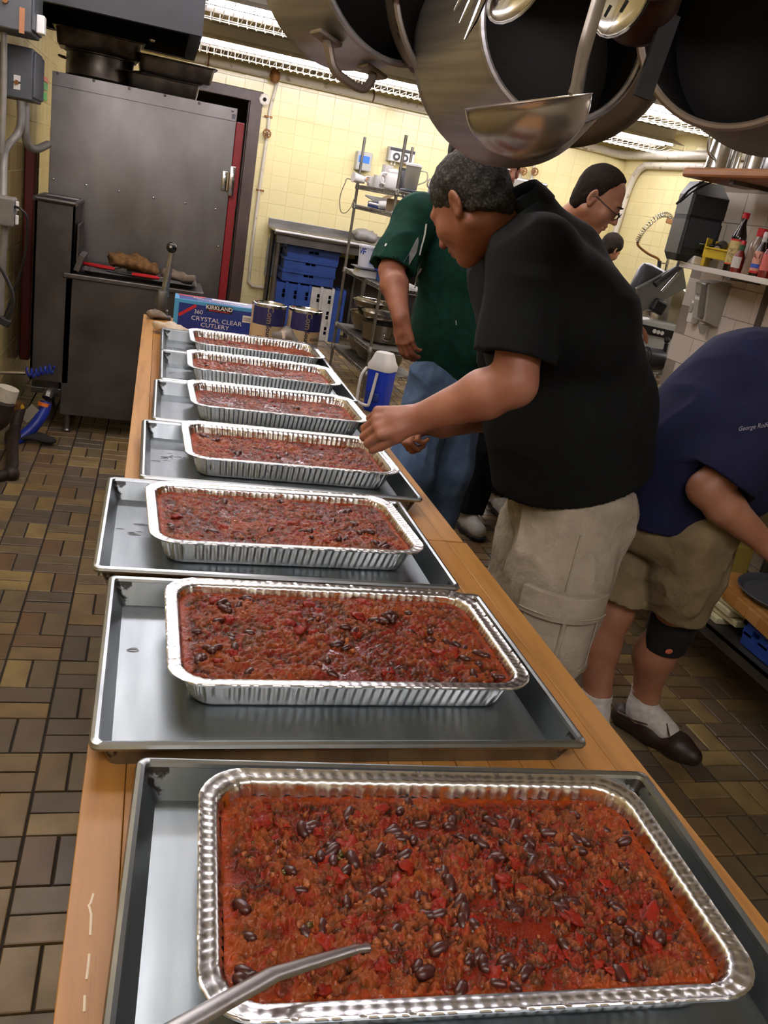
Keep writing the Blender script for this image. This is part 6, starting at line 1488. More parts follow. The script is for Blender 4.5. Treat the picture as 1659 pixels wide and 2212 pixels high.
KHAKI = cloth('khaki_cloth', '#aea597', '#9a9081', vs=9, bump=.55, bs=22, bdist=.02); KHAKI2 = cloth('tan_shorts_cloth', '#897a5d', '#766850', vs=9, bump=.55, bs=20, bdist=.02); JEANS = cloth('denim', '#5a7295', '#465b7a', vs=14); DKPANTS = cloth('dark_trouser_cloth', '#14161c', '#0f1014')
REDSH = cloth('red_shirt_cloth', '#b3202a', '#981a24'); WSOCK = cloth('white_sock', '#d6d3d0', '#c5c1bd', vs=60); GREYP = cloth('grey_panel_cloth', '#8d9192', '#7b7f80')
HAIRG = mat('grey_hair', '#2b2825', .7, spec=.2, col2='#5d5a56', vscale=150, thr=(.5, .75), bump=.6, bscale=400, bdist=.004)
HAIRB = mat('brown_hair', '#140e0a', .75, spec=.15, col2='#231912', vscale=120, bump=.6, bscale=400, bdist=.004)
EYEW = mat('eye_white', '#cfc6bd', .2); IRIS = mat('iris', '#2c1d14', .2)
def person(name_loc, label): return empty('person', name_loc, label, 'person')
def eyes(t, c, R, s=1.):
    for sx in (-1, 1):
        p = c + R @ (np.array((sx * .031, .0815, .0075)) * s); o = MB().sph(Vector(p) - t.location, .0115 * s, sub=3).build('eye', EYEW, t, True)
        f = Vector(R @ np.array((0, 1, -.35))).normalized(); MB().lathe([(.0055 * s, 0), (.004 * s, .0012), (.001, .0014)], 16, frame(Vector(p) - t.location + f * .0112 * s, f)).build('iris', IRIS, t, True)
def thread(t, pts, r, m, name='seam'): return MB().tube([Vector(p) - t.location for p in pts], r, 5).build(name, m, t, True)
# ---------------------------------------------------------------- 1: man in the black shirt, bending over the trays (faces -x)
def man_black():
    t = person((1.16, 2.1, 0), 'grey haired man in black polo and khaki cargo shorts bending over trays'); T = V3
    hipz = .97
    hL, hR = T((1.225, 2.02, .92)), T((1.275, 2.25, .92))
    B = Fig(); c = T((.775, 2.13, 1.625)); R = basis((-.40, .62, -.68), (-.42, .54, .74))
    # torso inside the shirt
    B.chain([T((1.23, 2.12, .98)), T((1.15, 2.12, 1.18)), T((1.06, 2.12, 1.36)), T((.99, 2.12, 1.49))], [.14, .145, .13, .10], .05)
    B.rc(T((.97, 1.96, 1.49)), T((1.0, 2.28, 1.49)), .065, .065, .05)
    head(B, c, R, 1.02, neck=T((.945, 2.11, 1.56)), jowl=1.12)
    # arms
    arm_hand(B, (.885, 1.935, 1.515), (.868, 1.85, 1.255), (.688, 1.965, 1.115), (-.95, .16, -.26), (-.15, -.70, .70), -1, (.06, .054, .035), curl=(.8, 1.15, .8), thumb=.4, s=1.14)
    arm_hand(B, (1.02, 2.33, 1.48), (1.11, 2.42, 1.075), (.89, 2.33, 1.01), (-.95, -.2, -.1), (-.1, .3, .95), 1, (.058, .054, .034), curl=(.9, 1.2, .9), thumb=.4, s=1.04)
    # legs
    for h, k_, a in ((hL, T((1.155, 1.93, .50)), T((1.16, 1.92, .09))), (hR, T((1.27, 2.28, .50)), T((1.28, 2.30, .09)))):
        B.chain([h, k_], [.105, .068], .04); B.chain([k_, k_ + (a - k_) * .35 + T((.018, 0, 0)), a], [.066, .068, .042], .03); B.rc(a, a + T((-.17, 0, -.045)), .042, .032, .03)
    fig_obj('body', B, .0045, SKINR, t)
    eyes(t, c, R)
    # hair: receding front, long at the back of the head
    F, ex = hair_cap(c, R, 1.0, .008, line=[(0, .62, -.78, -.010), (0, 1.0, -.15, -.052), (-.6, .55, -.6, -.03)], seed=3, amp=.005); fig_obj('hair', F, .004, HAIRG, t, ex)
    # shirt
    S_ = Fig(); hem = (T((1.18, 2.1, .955)), T((.40, .0, -1)))
    S_.chain([T((1.25, 2.12, .96)), T((1.185, 2.12, 1.15)), T((1.085, 2.12, 1.36)), T((1.03, 2.12, 1.49))], [.19, .205, .19, .13], .07)
    S_.rc(T((1.257, 2.075, .86)), T((1.165, 2.085, 1.13)), .206, .20, .06); S_.rc(T((1.257, 2.17, .86)), T((1.165, 2.155, 1.13)), .206, .20, .06)
    S_.rc(T((1.09, 1.99, 1.40)), T((1.09, 2.25, 1.40)), .135, .135, .06)
    S_.rc(T((.90, 1.97, 1.535)), T((.97, 2.28, 1.53)), .10, .10, .07); S_.rc(T((1.0, 1.98, 1.44)), T((1.02, 2.27, 1.44)), .14, .14, .07); S_.rc(T((1.0, 2.12, 1.53)), T((.93, 2.12, 1.60)), .12, .085, .06)
    S_.rc(T((.96, 2.115, 1.56)), T((.875, 2.115, 1.665)), .084, .076, .03)       # neck and collar
    e = [p for p in S_.p]
    sl = T((-.09, -.04, -.255)); S_.rc(T((.885, 1.935, 1.525)), T((.862, 1.85, 1.22)), .102, .1, .05, cuts=[(T((.868, 1.868, 1.312)), T((-.03, -.06, -.28)))])
    S_.rc(T((1.02, 2.33, 1.48)), T((1.09, 2.42, 1.14)), .09, .092, .05, cuts=[(T((1.075, 2.40, 1.21)), T((.06, .06, -.25)))])
    S_.rc(T((.868, 1.868, 1.312)), T((.86, 1.84, 1.2)), .074, .076, .008, mode='-')
    w = wrinkle(.0075, 7, 4, (1, 1, .8))
    def ex2(P, D):
        pl = (P - hem[0]) @ (hem[1] / np.linalg.norm(hem[1])); D = D + (w(P, D) - D) * np.clip(-pl / .16, .12, 1); D = np.maximum(D, pl)
        n = V3((-.68, .02, .73)); n /= np.linalg.norm(n)
        return np.maximum(D, ((P - T((.893, 2.115, 1.652))) @ n))
    fig_obj('shirt', S_, .006, BLACKSH, t, ex2)
    # collar, folded
    cc = T((.893, 2.115, 1.648)); n = V3((-.68, .02, .73)); n /= np.linalg.norm(n); u = np.cross(n, (0, 1, 0)); u /= np.linalg.norm(u); b = MB(); N = 28; rings = []
    for rr, hh in ((.066, -.012), (.064, .024), (.068, .03), (.080, .004), (.088, -.024), (.084, -.024), (.076, -.004)):
        rings.append([tuple(cc + (np.cos(a) * u * .98 + np.sin(a) * V3((0, 1, 0)) * 1.02) * rr + n * hh - V3(t.location)) for a in np.linspace(0, 2 * PI, N + 1)[:-1]])
    loft(b, rings, False); b.build('collar', BLACKSH, t, True)
    # cargo shorts
    K = Fig()
    K.el(T((1.262, 2.12, .86)), T((.183, .205, .14)), .05)
    for h, k_, sy in ((hL, T((1.165, 1.925, .44)), -1), (hR, T((1.27, 2.29, .44)), 1)):
        K.chain([h + T((0, 0, -.02)), h * .55 + k_ * .45, k_], [.15, .138, .127], .05, cuts=[(T((1.165, 1.92, .47)), T((0, 0, -1)))])
        K.rc(k_ + T((0, 0, .03)), k_ - T((0, 0, .1)), .108, .108, .006, mode='-')
    w3 = wrinkle(.013, 11, 8, (1, 1, .5)); fig_obj('shorts', K, .006, KHAKI, t, w3)
    # cargo pocket on the near (left) leg with flap and seams
    kb = T((1.165, 1.945, 0)); rr = .138
    def leg(a, z, o=0): a = math.radians(a); return Vector((kb[0] + .014 * (z - .5) + math.cos(a) * (rr + o), kb[1] + math.sin(a) * (rr + o) - .02 * (.8 - z) , z))
    def patch3(a0, a1, z0, z1, o, th, name):
        b = MB(); N = 10; vs = []
        for k in range(N + 1):
            a = a0 + (a1 - a0) * k / N; bul = .006 * math.sin(PI * k / N)
            for z, oo in ((z0, o), (z0, o + th + bul), ((z0 + z1) / 2, o + th + bul * 1.4), (z1, o + th), (z1, o)): vs.append(leg(a, z, oo) - t.location)
        fs = [(5 * k + i, 5 * k + 5 + i, 5 * k + 6 + i, 5 * k + 1 + i) for k in range(N) for i in range(4)] + [(0, 1, 2, 3, 4), tuple(5 * N + i for i in (4, 3, 2, 1, 0))]
        return b.add(vs, fs).build(name, KHAKI, t, 50)
    patch3(212, 312, .505, .665, -.012, .014, 'cargo_pocket'); patch3(208, 316, .655, .725, -.010, .022, 'pocket_flap')
    patch3(257, 262, .505, .665, .004, .008, 'pocket_pleat')
    for z, o in ((.668, .017), (.724, .010)): thread(t, [leg(a, z, o) for a in range(210, 316, 8)], .0022, KHAKI, 'seam')
    thread(t, [leg(252, z, .006) for z in np.linspace(.74, .9, 8)], .0035, KHAKI, 'side_seam')
    for a in (216, 308): thread(t, [leg(a, z, .006) for z in np.linspace(.51, .65, 6)], .002, KHAKI, 'seam')
    for p in ((1.12, 1.92), (1.24, 2.30)):
        G = Fig(); G.rc(T((p[0] + .06, p[1], .04)), T((p[0] - .16, p[1], .03)), .045, .045, .03, cuts=[((0, 0, .0), (0, 0, -1))]); G.rc(T((p[0] + .045, p[1], .04)), T((p[0] + .04, p[1], .11)), .05, .048, .02, cuts=[((0, 0, .10), (0, 0, 1))]); fig_obj('shoe', G, .006, mat('brown_shoe', '#3a2a20', .5), t)
man_black()
# ---------------------------------------------------------------- 2: man in the green polo (faces the camera and left)
def man_green():
    t = person((1.36, 3.6, 0), 'man in green polo with white piping and blue jeans, head hidden'); T = V3
    B = Fig(); c = T((1.20, 3.50, 1.80)); R = basis((-.45, -.85, -.1), (0, 0, 1))
    B.chain([T((1.36, 3.62, .95)), T((1.33, 3.62, 1.2)), T((1.29, 3.6, 1.48)), T((1.26, 3.58, 1.56))], [.14, .15, .14, .09], .05)
    head(B, c, R, 1.0, neck=T((1.25, 3.57, 1.58)))
    arm_hand(B, (1.04, 3.56, 1.56), (.955, 3.45, 1.345), (.975, 3.26, 1.185), (.28, -.25, -.9), (-.75, -.6, .1), 1, (.056, .05, .033), curl=(.35, .5, .4), thumb=.5, s=1.05)
    arm_hand(B, (1.43, 3.66, 1.5), (1.55, 3.62, 1.23), (1.58, 3.54, 1.0), (0, -.2, -1), (1, 0, .1), -1, (.056, .05, .033), s=1.05)
    for h, k_, a in ((T((1.27, 3.56, .92)), T((1.20, 3.46, .5)), T((1.20, 3.46, .09))), (T((1.42, 3.66, .92)), T((1.42, 3.58, .5)), T((1.42, 3.60, .09)))):
        B.chain([h, k_, a], [.1, .065, .045], .04)
    fig_obj('body', B, .005, SKINR, t)
    F, ex = hair_cap(c, R, 1.0, .01, line=[(0, .7, -.7, -.02), (-.6, .6, -.6, -.03)], seed=5); fig_obj('hair', F, .005, HAIRG, t, ex)
    S_ = Fig()
    S_.chain([T((1.37, 3.62, .93)), T((1.35, 3.61, 1.12)), T((1.30, 3.6, 1.42)), T((1.26, 3.59, 1.54))], [.175, .20, .18, .11], .06)
    S_.rc(T((1.075, 3.565, 1.57)), T((1.40, 3.66, 1.54)), .088, .088, .06); S_.rc(T((1.255, 3.58, 1.56)), T((1.235, 3.56, 1.62)), .08, .066, .03, cuts=[((1.24, 3.56, 1.62), (-.2, -.2, 1))])
    S_.rc(T((1.05, 3.56, 1.56)), T((.935, 3.44, 1.28)), .085, .098, .04, cuts=[((.96, 3.463, 1.36), (-.09, -.09, -.27))]); S_.rc(T((.96, 3.463, 1.36)), T((.93, 3.43, 1.26)), .072, .074, .008, mode='-')
    S_.rc(T((1.41, 3.66, 1.5)), T((1.54, 3.63, 1.26)), .085, .09, .04, cuts=[((1.525, 3.63, 1.30), (.11, -.03, -.23))])
    w = wrinkle(.009, 8, 14, (1, 1, .7))
    def ex2(P, D): D = w(P, D); return np.maximum(D, .86 - P[:, 2])
    fig_obj('shirt', S_, .006, GREENSH, t, ex2)
    K = Fig(); K.el(T((1.37, 3.62, .88)), T((.17, .155, .14)), .05)
    for h, k_, a in ((T((1.27, 3.56, .9)), T((1.20, 3.46, .5)), T((1.20, 3.46, .06))), (T((1.42, 3.66, .9)), T((1.42, 3.58, .5)), T((1.42, 3.60, .06)))):
        K.chain([h, k_, a], [.128, .105, .085], .05, cuts=[((0, 0, .035), (0, 0, -1))])
    fig_obj('jeans', K, .006, JEANS, t, wrinkle(.009, 9, 18, (1, 1, .6)))
    # white piping and grey side panel: thin strips lying on the shirt surface
    def on(u, v):
        d = np.array(at(u, v, y=3.0)) - np.array(CAM_C); d /= np.linalg.norm(d); s_ = 2.4; P = np.array(CAM_C)[None]
        for _ in range(90):
            x = P + d * s_; dd = w(x, S_.dist(x))[0]; s_ += dd * .8
            if dd < .0008 or s_ > 5: break
        s_ = min(s_, 3.9)
        return Vector((P + d * s_)[0]) - Vector(d) * .003
    WP = mat('white_piping', '#d8dbd8', .7)
    def strip(pts, r, m=WP, name='piping'):
        P = [on(*p) for p in pts]; return MB().tube([p - t.location for p in bez(P, 4)], r, 6, flat=.45).build(name, m, t, True)
    strip([(921, 484), (917, 510), (910, 535), (906, 552)], .0075); strip([(911, 580), (904, 592), (900, 608), (896, 621)], .0065)
    strip([(835, 526), (832, 532)], .004); strip([(985, 692), (986, 702)], .003, WP, 'small_tab')
    b = MB(); P = [on(*p) - t.location for p in ((872, 566), (884, 548), (898, 520), (903, 512), (904, 522), (900, 545), (884, 572), (870, 580))]
    b.add(P, [(0, 1, 6, 7), (1, 2, 5, 6), (2, 3, 4, 5)]); o = b.build('side_panel', GREYP, t); o.modifiers.new('t', 'SOLIDIFY').thickness = .002
    for p in ((1.20, 3.40), (1.42, 3.54)):
        G = Fig(); G.rc(T((p[0] + .0, p[1] + .06, .045)), T((p[0] - .03, p[1] - .12, .04)), .048, .045, .03, cuts=[((0, 0, 0), (0, 0, -1))]); fig_obj('shoe', G, .008, mat('grey_shoe', '#57534f', .6), t)
man_green()
def sneakers(t, L):
    T = V3
    SNK = mat('white_sneaker', '#b9b8b4', .5, col2='#a2a19c', vscale=30); SOLE = mat('black_sole', '#141414', .6)
    for a, d in ((L[0][2], V3((.1, -1, 0))), (L[1][2], V3((-.1, -1, 0)))):
        d = d / np.linalg.norm(d); a = V3((a[0], a[1], 0)); s_ = np.cross(d, (0, 0, 1))
        G = Fig(); G.chain([a - d * .07 + T((0, 0, .062)), a + d * .05 + T((0, 0, .058)), a + d * .15 + T((0, 0, .05))], [.045, .05, .044], .03, cuts=[((0, 0, .022), (0, 0, -1))]); G.rc(a - d * .03 + T((0, 0, .07)), a - d * .02 + T((0, 0, .12)), .048, .045, .03, cuts=[((0, 0, .125), (0, 0, 1))]); G.rc(a + d * .0 + T((0, 0, .10)), a + d * .09 + T((0, 0, .085)), .026, .024, .02)
        fig_obj('sneaker', G, .005, SNK, t)
        G = Fig(); G.chain([a - d * .075 + T((0, 0, .02)), a + d * .05 + T((0, 0, .02)), a + d * .155 + T((0, 0, .024))], [.048, .052, .046], .03, cuts=[((0, 0, .001), (0, 0, -1)), ((0, 0, .028), (0, 0, 1))]); fig_obj('sole', G, .005, SOLE, t)
        for k in range(4):
            p = a + d * (.02 + k * .024) + T((0, 0, .122 - k * .008)); MB().tube([Vector(p + s_ * x - T((0, 0, abs(x) * .5))) - t.location for x in (-.026, 0, .026)], .003, 5).build('lace', WSOCK, t, True)
# ---------------------------------------------------------------- 3: balding man in red with glasses (looks down to the right)
def man_red():
    t = person((1.9, 4.1, 0), 'balding man in red shirt, glasses and white sneakers working the slicer'); O_ = V3((.158, .30, .02)); T = lambda p: V3(p) + O_
    B = Fig(); c = T((1.757, 3.42, 1.752)); R = basis((.72, -.52, -.46), (.36, -.26, .90))
    B.chain([T((1.66, 3.75, .95)), T((1.65, 3.72, 1.25)), T((1.64, 3.66, 1.5))], [.15, .16, .11], .05)
    head(B, c, R, 1.08, neck=T((1.645, 3.58, 1.56)), jowl=1.1)
    arm_hand(B, T((1.82, 3.78, 1.47)), T((2.06, 3.80, 1.26)), (2.40, 4.06, 1.27), (.88, -.1, -.45), (.4, -.35, .85), 1, (.056, .048, .032), curl=(.15, .3, .25), thumb=.7, s=1.05)
    arm_hand(B, T((1.50, 3.52, 1.47)), T((1.62, 3.38, 1.2)), T((1.80, 3.42, 1.15)), (.9, .2, -.2), (.1, -.6, .8), 1, (.056, .048, .032), s=1.0)
    L = ((V3((1.72, 4.06, .93)), V3((1.78, 4.08, .5)), V3((1.79, 4.10, .1))), (V3((1.90, 4.14, .93)), V3((2.02, 4.32, .5)), V3((2.12, 4.44, .1))))
    for p in L: B.chain(p, [.1, .062, .045], .04)
    fig_obj('body', B, .0042, SKIN, t); eyes(t, c, R, 1.08)
    F, ex = hair_cap(c, R, 1.08, .006, line=[(0, 1.0, -.36, -.002), (-.62, .45, -.55, -.012)], seed=9, amp=.003)
    W = lambda x, y, z: c + R @ (np.array((x, y, z)) * 1.08)
    fig_obj('hair', F, .004, HAIRB, t, ex)
    S_ = Fig(); S_.chain([T((1.66, 3.75, .93)), T((1.65, 3.72, 1.22)), T((1.64, 3.67, 1.46))], [.19, .2, .13], .06); S_.rc(T((1.48, 3.56, 1.485)), T((1.82, 3.78, 1.47)), .092, .092, .06)
    S_.rc(T((1.82, 3.78, 1.45)), T((2.03, 3.80, 1.29)), .088, .092, .04, cuts=[(T((1.97, 3.80, 1.335)), (.24, .02, -.21))]); S_.rc(T((1.5, 3.53, 1.45)), T((1.6, 3.40, 1.25)), .088, .09, .04, cuts=[(T((1.59, 3.42, 1.28)), (.12, -.14, -.25))])
    S_.rc(T((1.62, 3.64, 1.53)), T((1.65, 3.575, 1.63)), .11, .082, .04, cuts=[(T((1.648, 3.58, 1.625)), (.2, -.45, 1))])
    w = wrinkle(.008, 8, 24); fig_obj('shirt', S_, .006, REDSH, t, lambda P, D: np.maximum(w(P, D), .88 - P[:, 2]))
    n = basis((0.2, -.45, 1), (1, 0, 0)); b = MB(); rings = [[tuple(T((1.65, 3.577, 1.624)) + (n[:, 0] * math.cos(a) + n[:, 2] * math.sin(a)) * rr + n[:, 1] * hh - V3(t.location)) for a in np.linspace(0, 2 * PI, 29)[:-1]] for rr, hh in ((.07, -.01), (.067, .014), (.064, .016), (.06, -.01))]
    loft(b, rings, False); b.build('undershirt_collar', mat('white_cotton', '#cfcac6', .8), t, True)
    K = Fig(); K.el(V3((1.80, 4.08, .9)), V3((.17, .15, .14)), .05)
    for p in L: K.chain([p[0], p[1], p[2] + V3((0, 0, .04))], [.125, .1, .088], .05, cuts=[((0, 0, .115), (0, 0, -1))])
    fig_obj('trousers', K, .007, DKPANTS, t, wrinkle(.01, 9, 48, (1, 1, .7)))
    sneakers(t, L)
    # glasses low on the nose
    g = MB(); GM = mat('glasses_frame', '#1b1512', .3, .3); o_ = V3(t.location)
    for sx in (-1, 1):
        g.tube([tuple(W(sx * .033 + .024 * math.cos(a), .112 - .010 * abs(math.cos(a)) * 0 - abs(sx * .033 + .024 * math.cos(a)) * .10, -.006 + .016 * math.sin(a)) - o_) for a in np.linspace(0, 2 * PI, 21)[:-1]], .0019, 6, closed=True)
        g.tube([tuple(W(*p) - o_) for p in ((sx * .057, .106, -.0), (sx * .074, .07, .002), (sx * .083, .0, .006), (sx * .08, -.02, -.008))], .0017, 6)
    g.tube([tuple(W(*p) - o_) for p in ((-.01, .111, -.004), (0, .117, -.001), (.01, .111, -.004))], .0017, 6); g.build('glasses', GM, t, True)
    LM = mat('lens_glass', '#ffffff', .03, trans=1., ior=1.1)
    for sx in (-1, 1): MB().add([tuple(W(sx * .033 + .0225 * math.cos(a), .112 - abs(sx * .033 + .0225 * math.cos(a)) * .10, -.006 + .0145 * math.sin(a)) - o_) for a in np.linspace(0, 2 * PI, 21)[:-1]], [tuple(range(20))]).build('lens', LM, t)
    for sx in (-1, 1): MB().tube([tuple(W(*p) - o_) for p in ((sx * .014, .096, .024), (sx * .03, .099, .030), (sx * .048, .088, .024))], [.002, .0036, .0016], 6).build('eyebrow', HAIRB, t, True)
man_red()
# ---------------------------------------------------------------- 4: man in navy, at the right edge (faces +x, leaning down to the shelf)
def man_navy():
    t = person((1.70, 2.2, 0), 'man in navy polo, tan shorts and black knee brace at right'); T = V3
    B = Fig(); c = T((2.10, 2.12, 1.50)); R = basis((.8, -.1, -.6), (.55, 0, .83))
    hL, hR = T((1.63, 2.33, .84)), T((1.70, 2.13, .84))
    B.chain([T((1.66, 2.22, .9)), T((1.72, 2.2, 1.1)), T((1.82, 2.17, 1.28)), T((1.93, 2.15, 1.36))], [.14, .15, .15, .11], .05)
    head(B, c, R, 1.0, neck=T((1.96, 2.14, 1.40)))
    arm_hand(B, (1.80, 1.98, 1.28), (1.585, 1.99, 1.0), (1.80, 1.93, .865), (.85, -.1, -.5), (.2, -.75, .6), -1, (.06, .05, .033), curl=(.4, .5, .4), s=1.05)
    arm_hand(B, (1.95, 2.34, 1.28), (2.06, 2.42, 1.13), (2.26, 2.32, 1.06), (.9, -.2, -.2), (.2, .6, .7), 1, (.06, .05, .033), s=1.0)
    kL, kR = T((1.60, 2.27, .46)), T((1.78, 2.19, .46)); aL, aR = T((1.60, 2.22, .09)), T((1.80, 2.235, .09))
    for h, k_, a in ((hL, kL, aL), (hR, kR, aR)):
        B.chain([h, k_], [.105, .064], .04); B.chain([k_, k_ + (a - k_) * .36 + T((-.02, .012, 0)), a + T((0, 0, .06)), a], [.062, .067, .043, .042], .03); dd = T((.07, -.10, -.045)) if a is aR else T((-.03, -.115, -.045)); B.rc(a + T((0, 0, -.02)), a + dd, .038, .030, .03)
    fig_obj('body', B, .0048, SKIN, t); eyes(t, c, R)
    F, ex = hair_cap(c, R, 1.0, .009, line=[(0, .7, -.7, -.02), (-.6, .6, -.6, -.03)], seed=15); fig_obj('hair', F, .006, HAIRG, t, ex)
    S_ = Fig()
    S_.chain([T((1.655, 2.22, .86)), T((1.69, 2.21, 1.05)), T((1.79, 2.18, 1.24)), T((1.90, 2.15, 1.34))], [.185, .20, .195, .12], .07)
    S_.el(T((1.76, 2.18, 1.02)), T((.20, .20, .17)), .06); S_.rc(T((1.82, 1.99, 1.30)), T((1.94, 2.32, 1.30)), .105, .105, .07); S_.rc(T((1.72, 2.10, 1.16)), T((1.74, 2.3, 1.16)), .14, .14, .07)
    S_.rc(T((1.80, 1.985, 1.28)), T((1.585, 1.985, .98)), .098, .094, .05, cuts=[((1.615, 1.985, 1.045), (-.12, 0, -.28))]); S_.rc(T((1.615, 1.985, 1.045)), T((1.58, 1.985, .96)), .066, .068, .008, mode='-')
    S_.rc(T((1.94, 2.33, 1.28)), T((2.04, 2.41, 1.10)), .095, .09, .05, cuts=[((2.01, 2.39, 1.14), (.1, .1, -.2))])
    S_.rc(T((1.93, 2.15, 1.37)), T((1.975, 2.14, 1.425)), .078, .07, .03)
    w = wrinkle(.0075, 7, 34, (1, 1, .8))
    def ex2(P, D): n = V3((.12, -.02, -1)); n /= np.linalg.norm(n); pl = (P - T((1.65, 2.2, .825))) @ n; D = D + (w(P, D) - D) * np.clip(-pl / .16, .12, 1); D = np.maximum(D, pl); n = V3((.6, 0, .8)); return np.maximum(D, (P - T((1.965, 2.14, 1.42))) @ n)
    fig_obj('shirt', S_, .006, NAVYSH, t, ex2)
    # embroidered name on the chest
    def on(u, v):
        d = np.array(at(u, v, y=2.0)) - np.array(CAM_C); d /= np.linalg.norm(d); s_ = 1.2; P = np.array(CAM_C)[None]
        for _ in range(120):
            x = P + d * s_; dd = ex2(x, S_.dist(x))[0]; s_ += dd * .7
            if dd < .0006: break
        return Vector((P + d * s_)[0]) - Vector(d) * .0018
    o = text('George Rolfe', 1.0, mat('white_thread', '#c9c6cf', .7), t, Matrix.Identity(4), 'embroidery', shear=.35, bold=0.0)
    xs = [v.co.x for v in o.data.vertices]; x0, x1 = min(xs), max(xs); cache = {}
    GR = [[on(1596 + 66 * i / 8, 932 - 10 * i / 8 - j * 14) for j in range(2)] for i in range(9)]
    for v in o.data.vertices:
        f = (v.co.x - x0) / (x1 - x0) * 8; i = min(7, int(f)); g = (v.co.y + .35) / 1.0
        a = GR[i][0].lerp(GR[i + 1][0], f - i); b_ = GR[i][1].lerp(GR[i + 1][1], f - i); v.co = a.lerp(b_, g) - t.location
    K = Fig(); K.el(T((1.665, 2.23, .80)), T((.168, .19, .13)), .05)
    for h, k_ in ((hL, kL), (hR, kR)): K.chain([h + T((0, 0, .0)), h * .5 + k_ * .5, k_ + T((0, 0, .02))], [.135, .118, .106], .02, cuts=[((k_[0], k_[1], .545 if k_ is kL else .53), (-.05, .1, -1))]); K.rc(k_ + T((0, 0, .08)), k_ - T((0, 0, .05)), .088, .088, .006, mode='-')
    fig_obj('shorts', K, .006, KHAKI2, t, wrinkle(.014, 12, 38, (1, 1, .6)))
    P = [on2 for on2 in ()]
    G = Fig(); G.chain([kR + T((-.004, 0, .10)), kR, kR + T((-.004, .004, -.11))], [.079, .073, .070], .02, cuts=[(kR + T((0, 0, -.085)), (.1, .1, -1))]); fig_obj('knee_brace', G, .005, mat('black_neoprene', '#0d0d10', .8, bump=.2, bscale=300), t)
    MB().sph(Vector(kR) + Vector((-.035, -.067, -.065)) - t.location, .012, sub=2, scale=(1.2, .3, .8)).build('brace_logo', mat('orange_logo', '#c96a4c', .6), t, True)
    for a in (aL, aR):
        dd = T((.06, -.085, -.028)) if a is aR else T((-.025, -.1, -.028)); G = Fig(); G.chain([a + T((-.002, .004, .10)), a + T((0, 0, .01)), a + dd], [.052, .052, .046], .02, cuts=[((0, 0, .175), (0, 0, 1))]); fig_obj('sock', G, .005, WSOCK, t, wrinkle(.004, 26, 41, (.5, .5, 2.)))
        d = V3((.55, -.83, 0)) if a is aR else V3((-.25, -.97, 0)); s_ = np.cross(d, (0, 0, 1)); G = Fig()
        G.chain([a - d * .055 + T((0, 0, -.052)), a + d * .06 + T((0, 0, -.054)), a + d * .16 + T((0, 0, -.056)), a + d * .215 + T((0, 0, -.06))], [.044, .047, .047, .032], .03, cuts=[((0, 0, .004), (0, 0, -1))])
        G.rc(a - d * .03 + T((0, 0, .02)), a + d * .05 + T((0, 0, .02)), .035, .04, .01, mode='-'); fig_obj('loafer', G, .005, mat('brown_leather', '#33241c', .45, col2='#261a14', vscale=30), t)
        pts = [a + d * f + s_ * w_ + T((0, 0, z)) for f, w_, z in ((-.09, 0, -.03), (-.06, .04, -.028), (.02, .047, -.018), (.08, .035, -.004), (.105, 0, .0), (.08, -.035, -.004), (.02, -.047, -.018), (-.06, -.04, -.028))]
        MB().tube([Vector(p) - t.location for p in pts], .0055, 6, closed=True).build('lace_cord', mat('pale_lace', '#4a382c', .6), t, True)
        for sg in (-1, 1): MB().tube([Vector(a + d * .085 + T((0, 0, .0)) + s_ * sg * x + T((0, 0, z)) + d * abs(x)) - t.location for x, z in ((0, 0), (.02, .014), (.035, .002), (.05, -.006))], .003, 6).build('bow', mat('pale_lace', '#4a382c'), t, True)
man_navy()
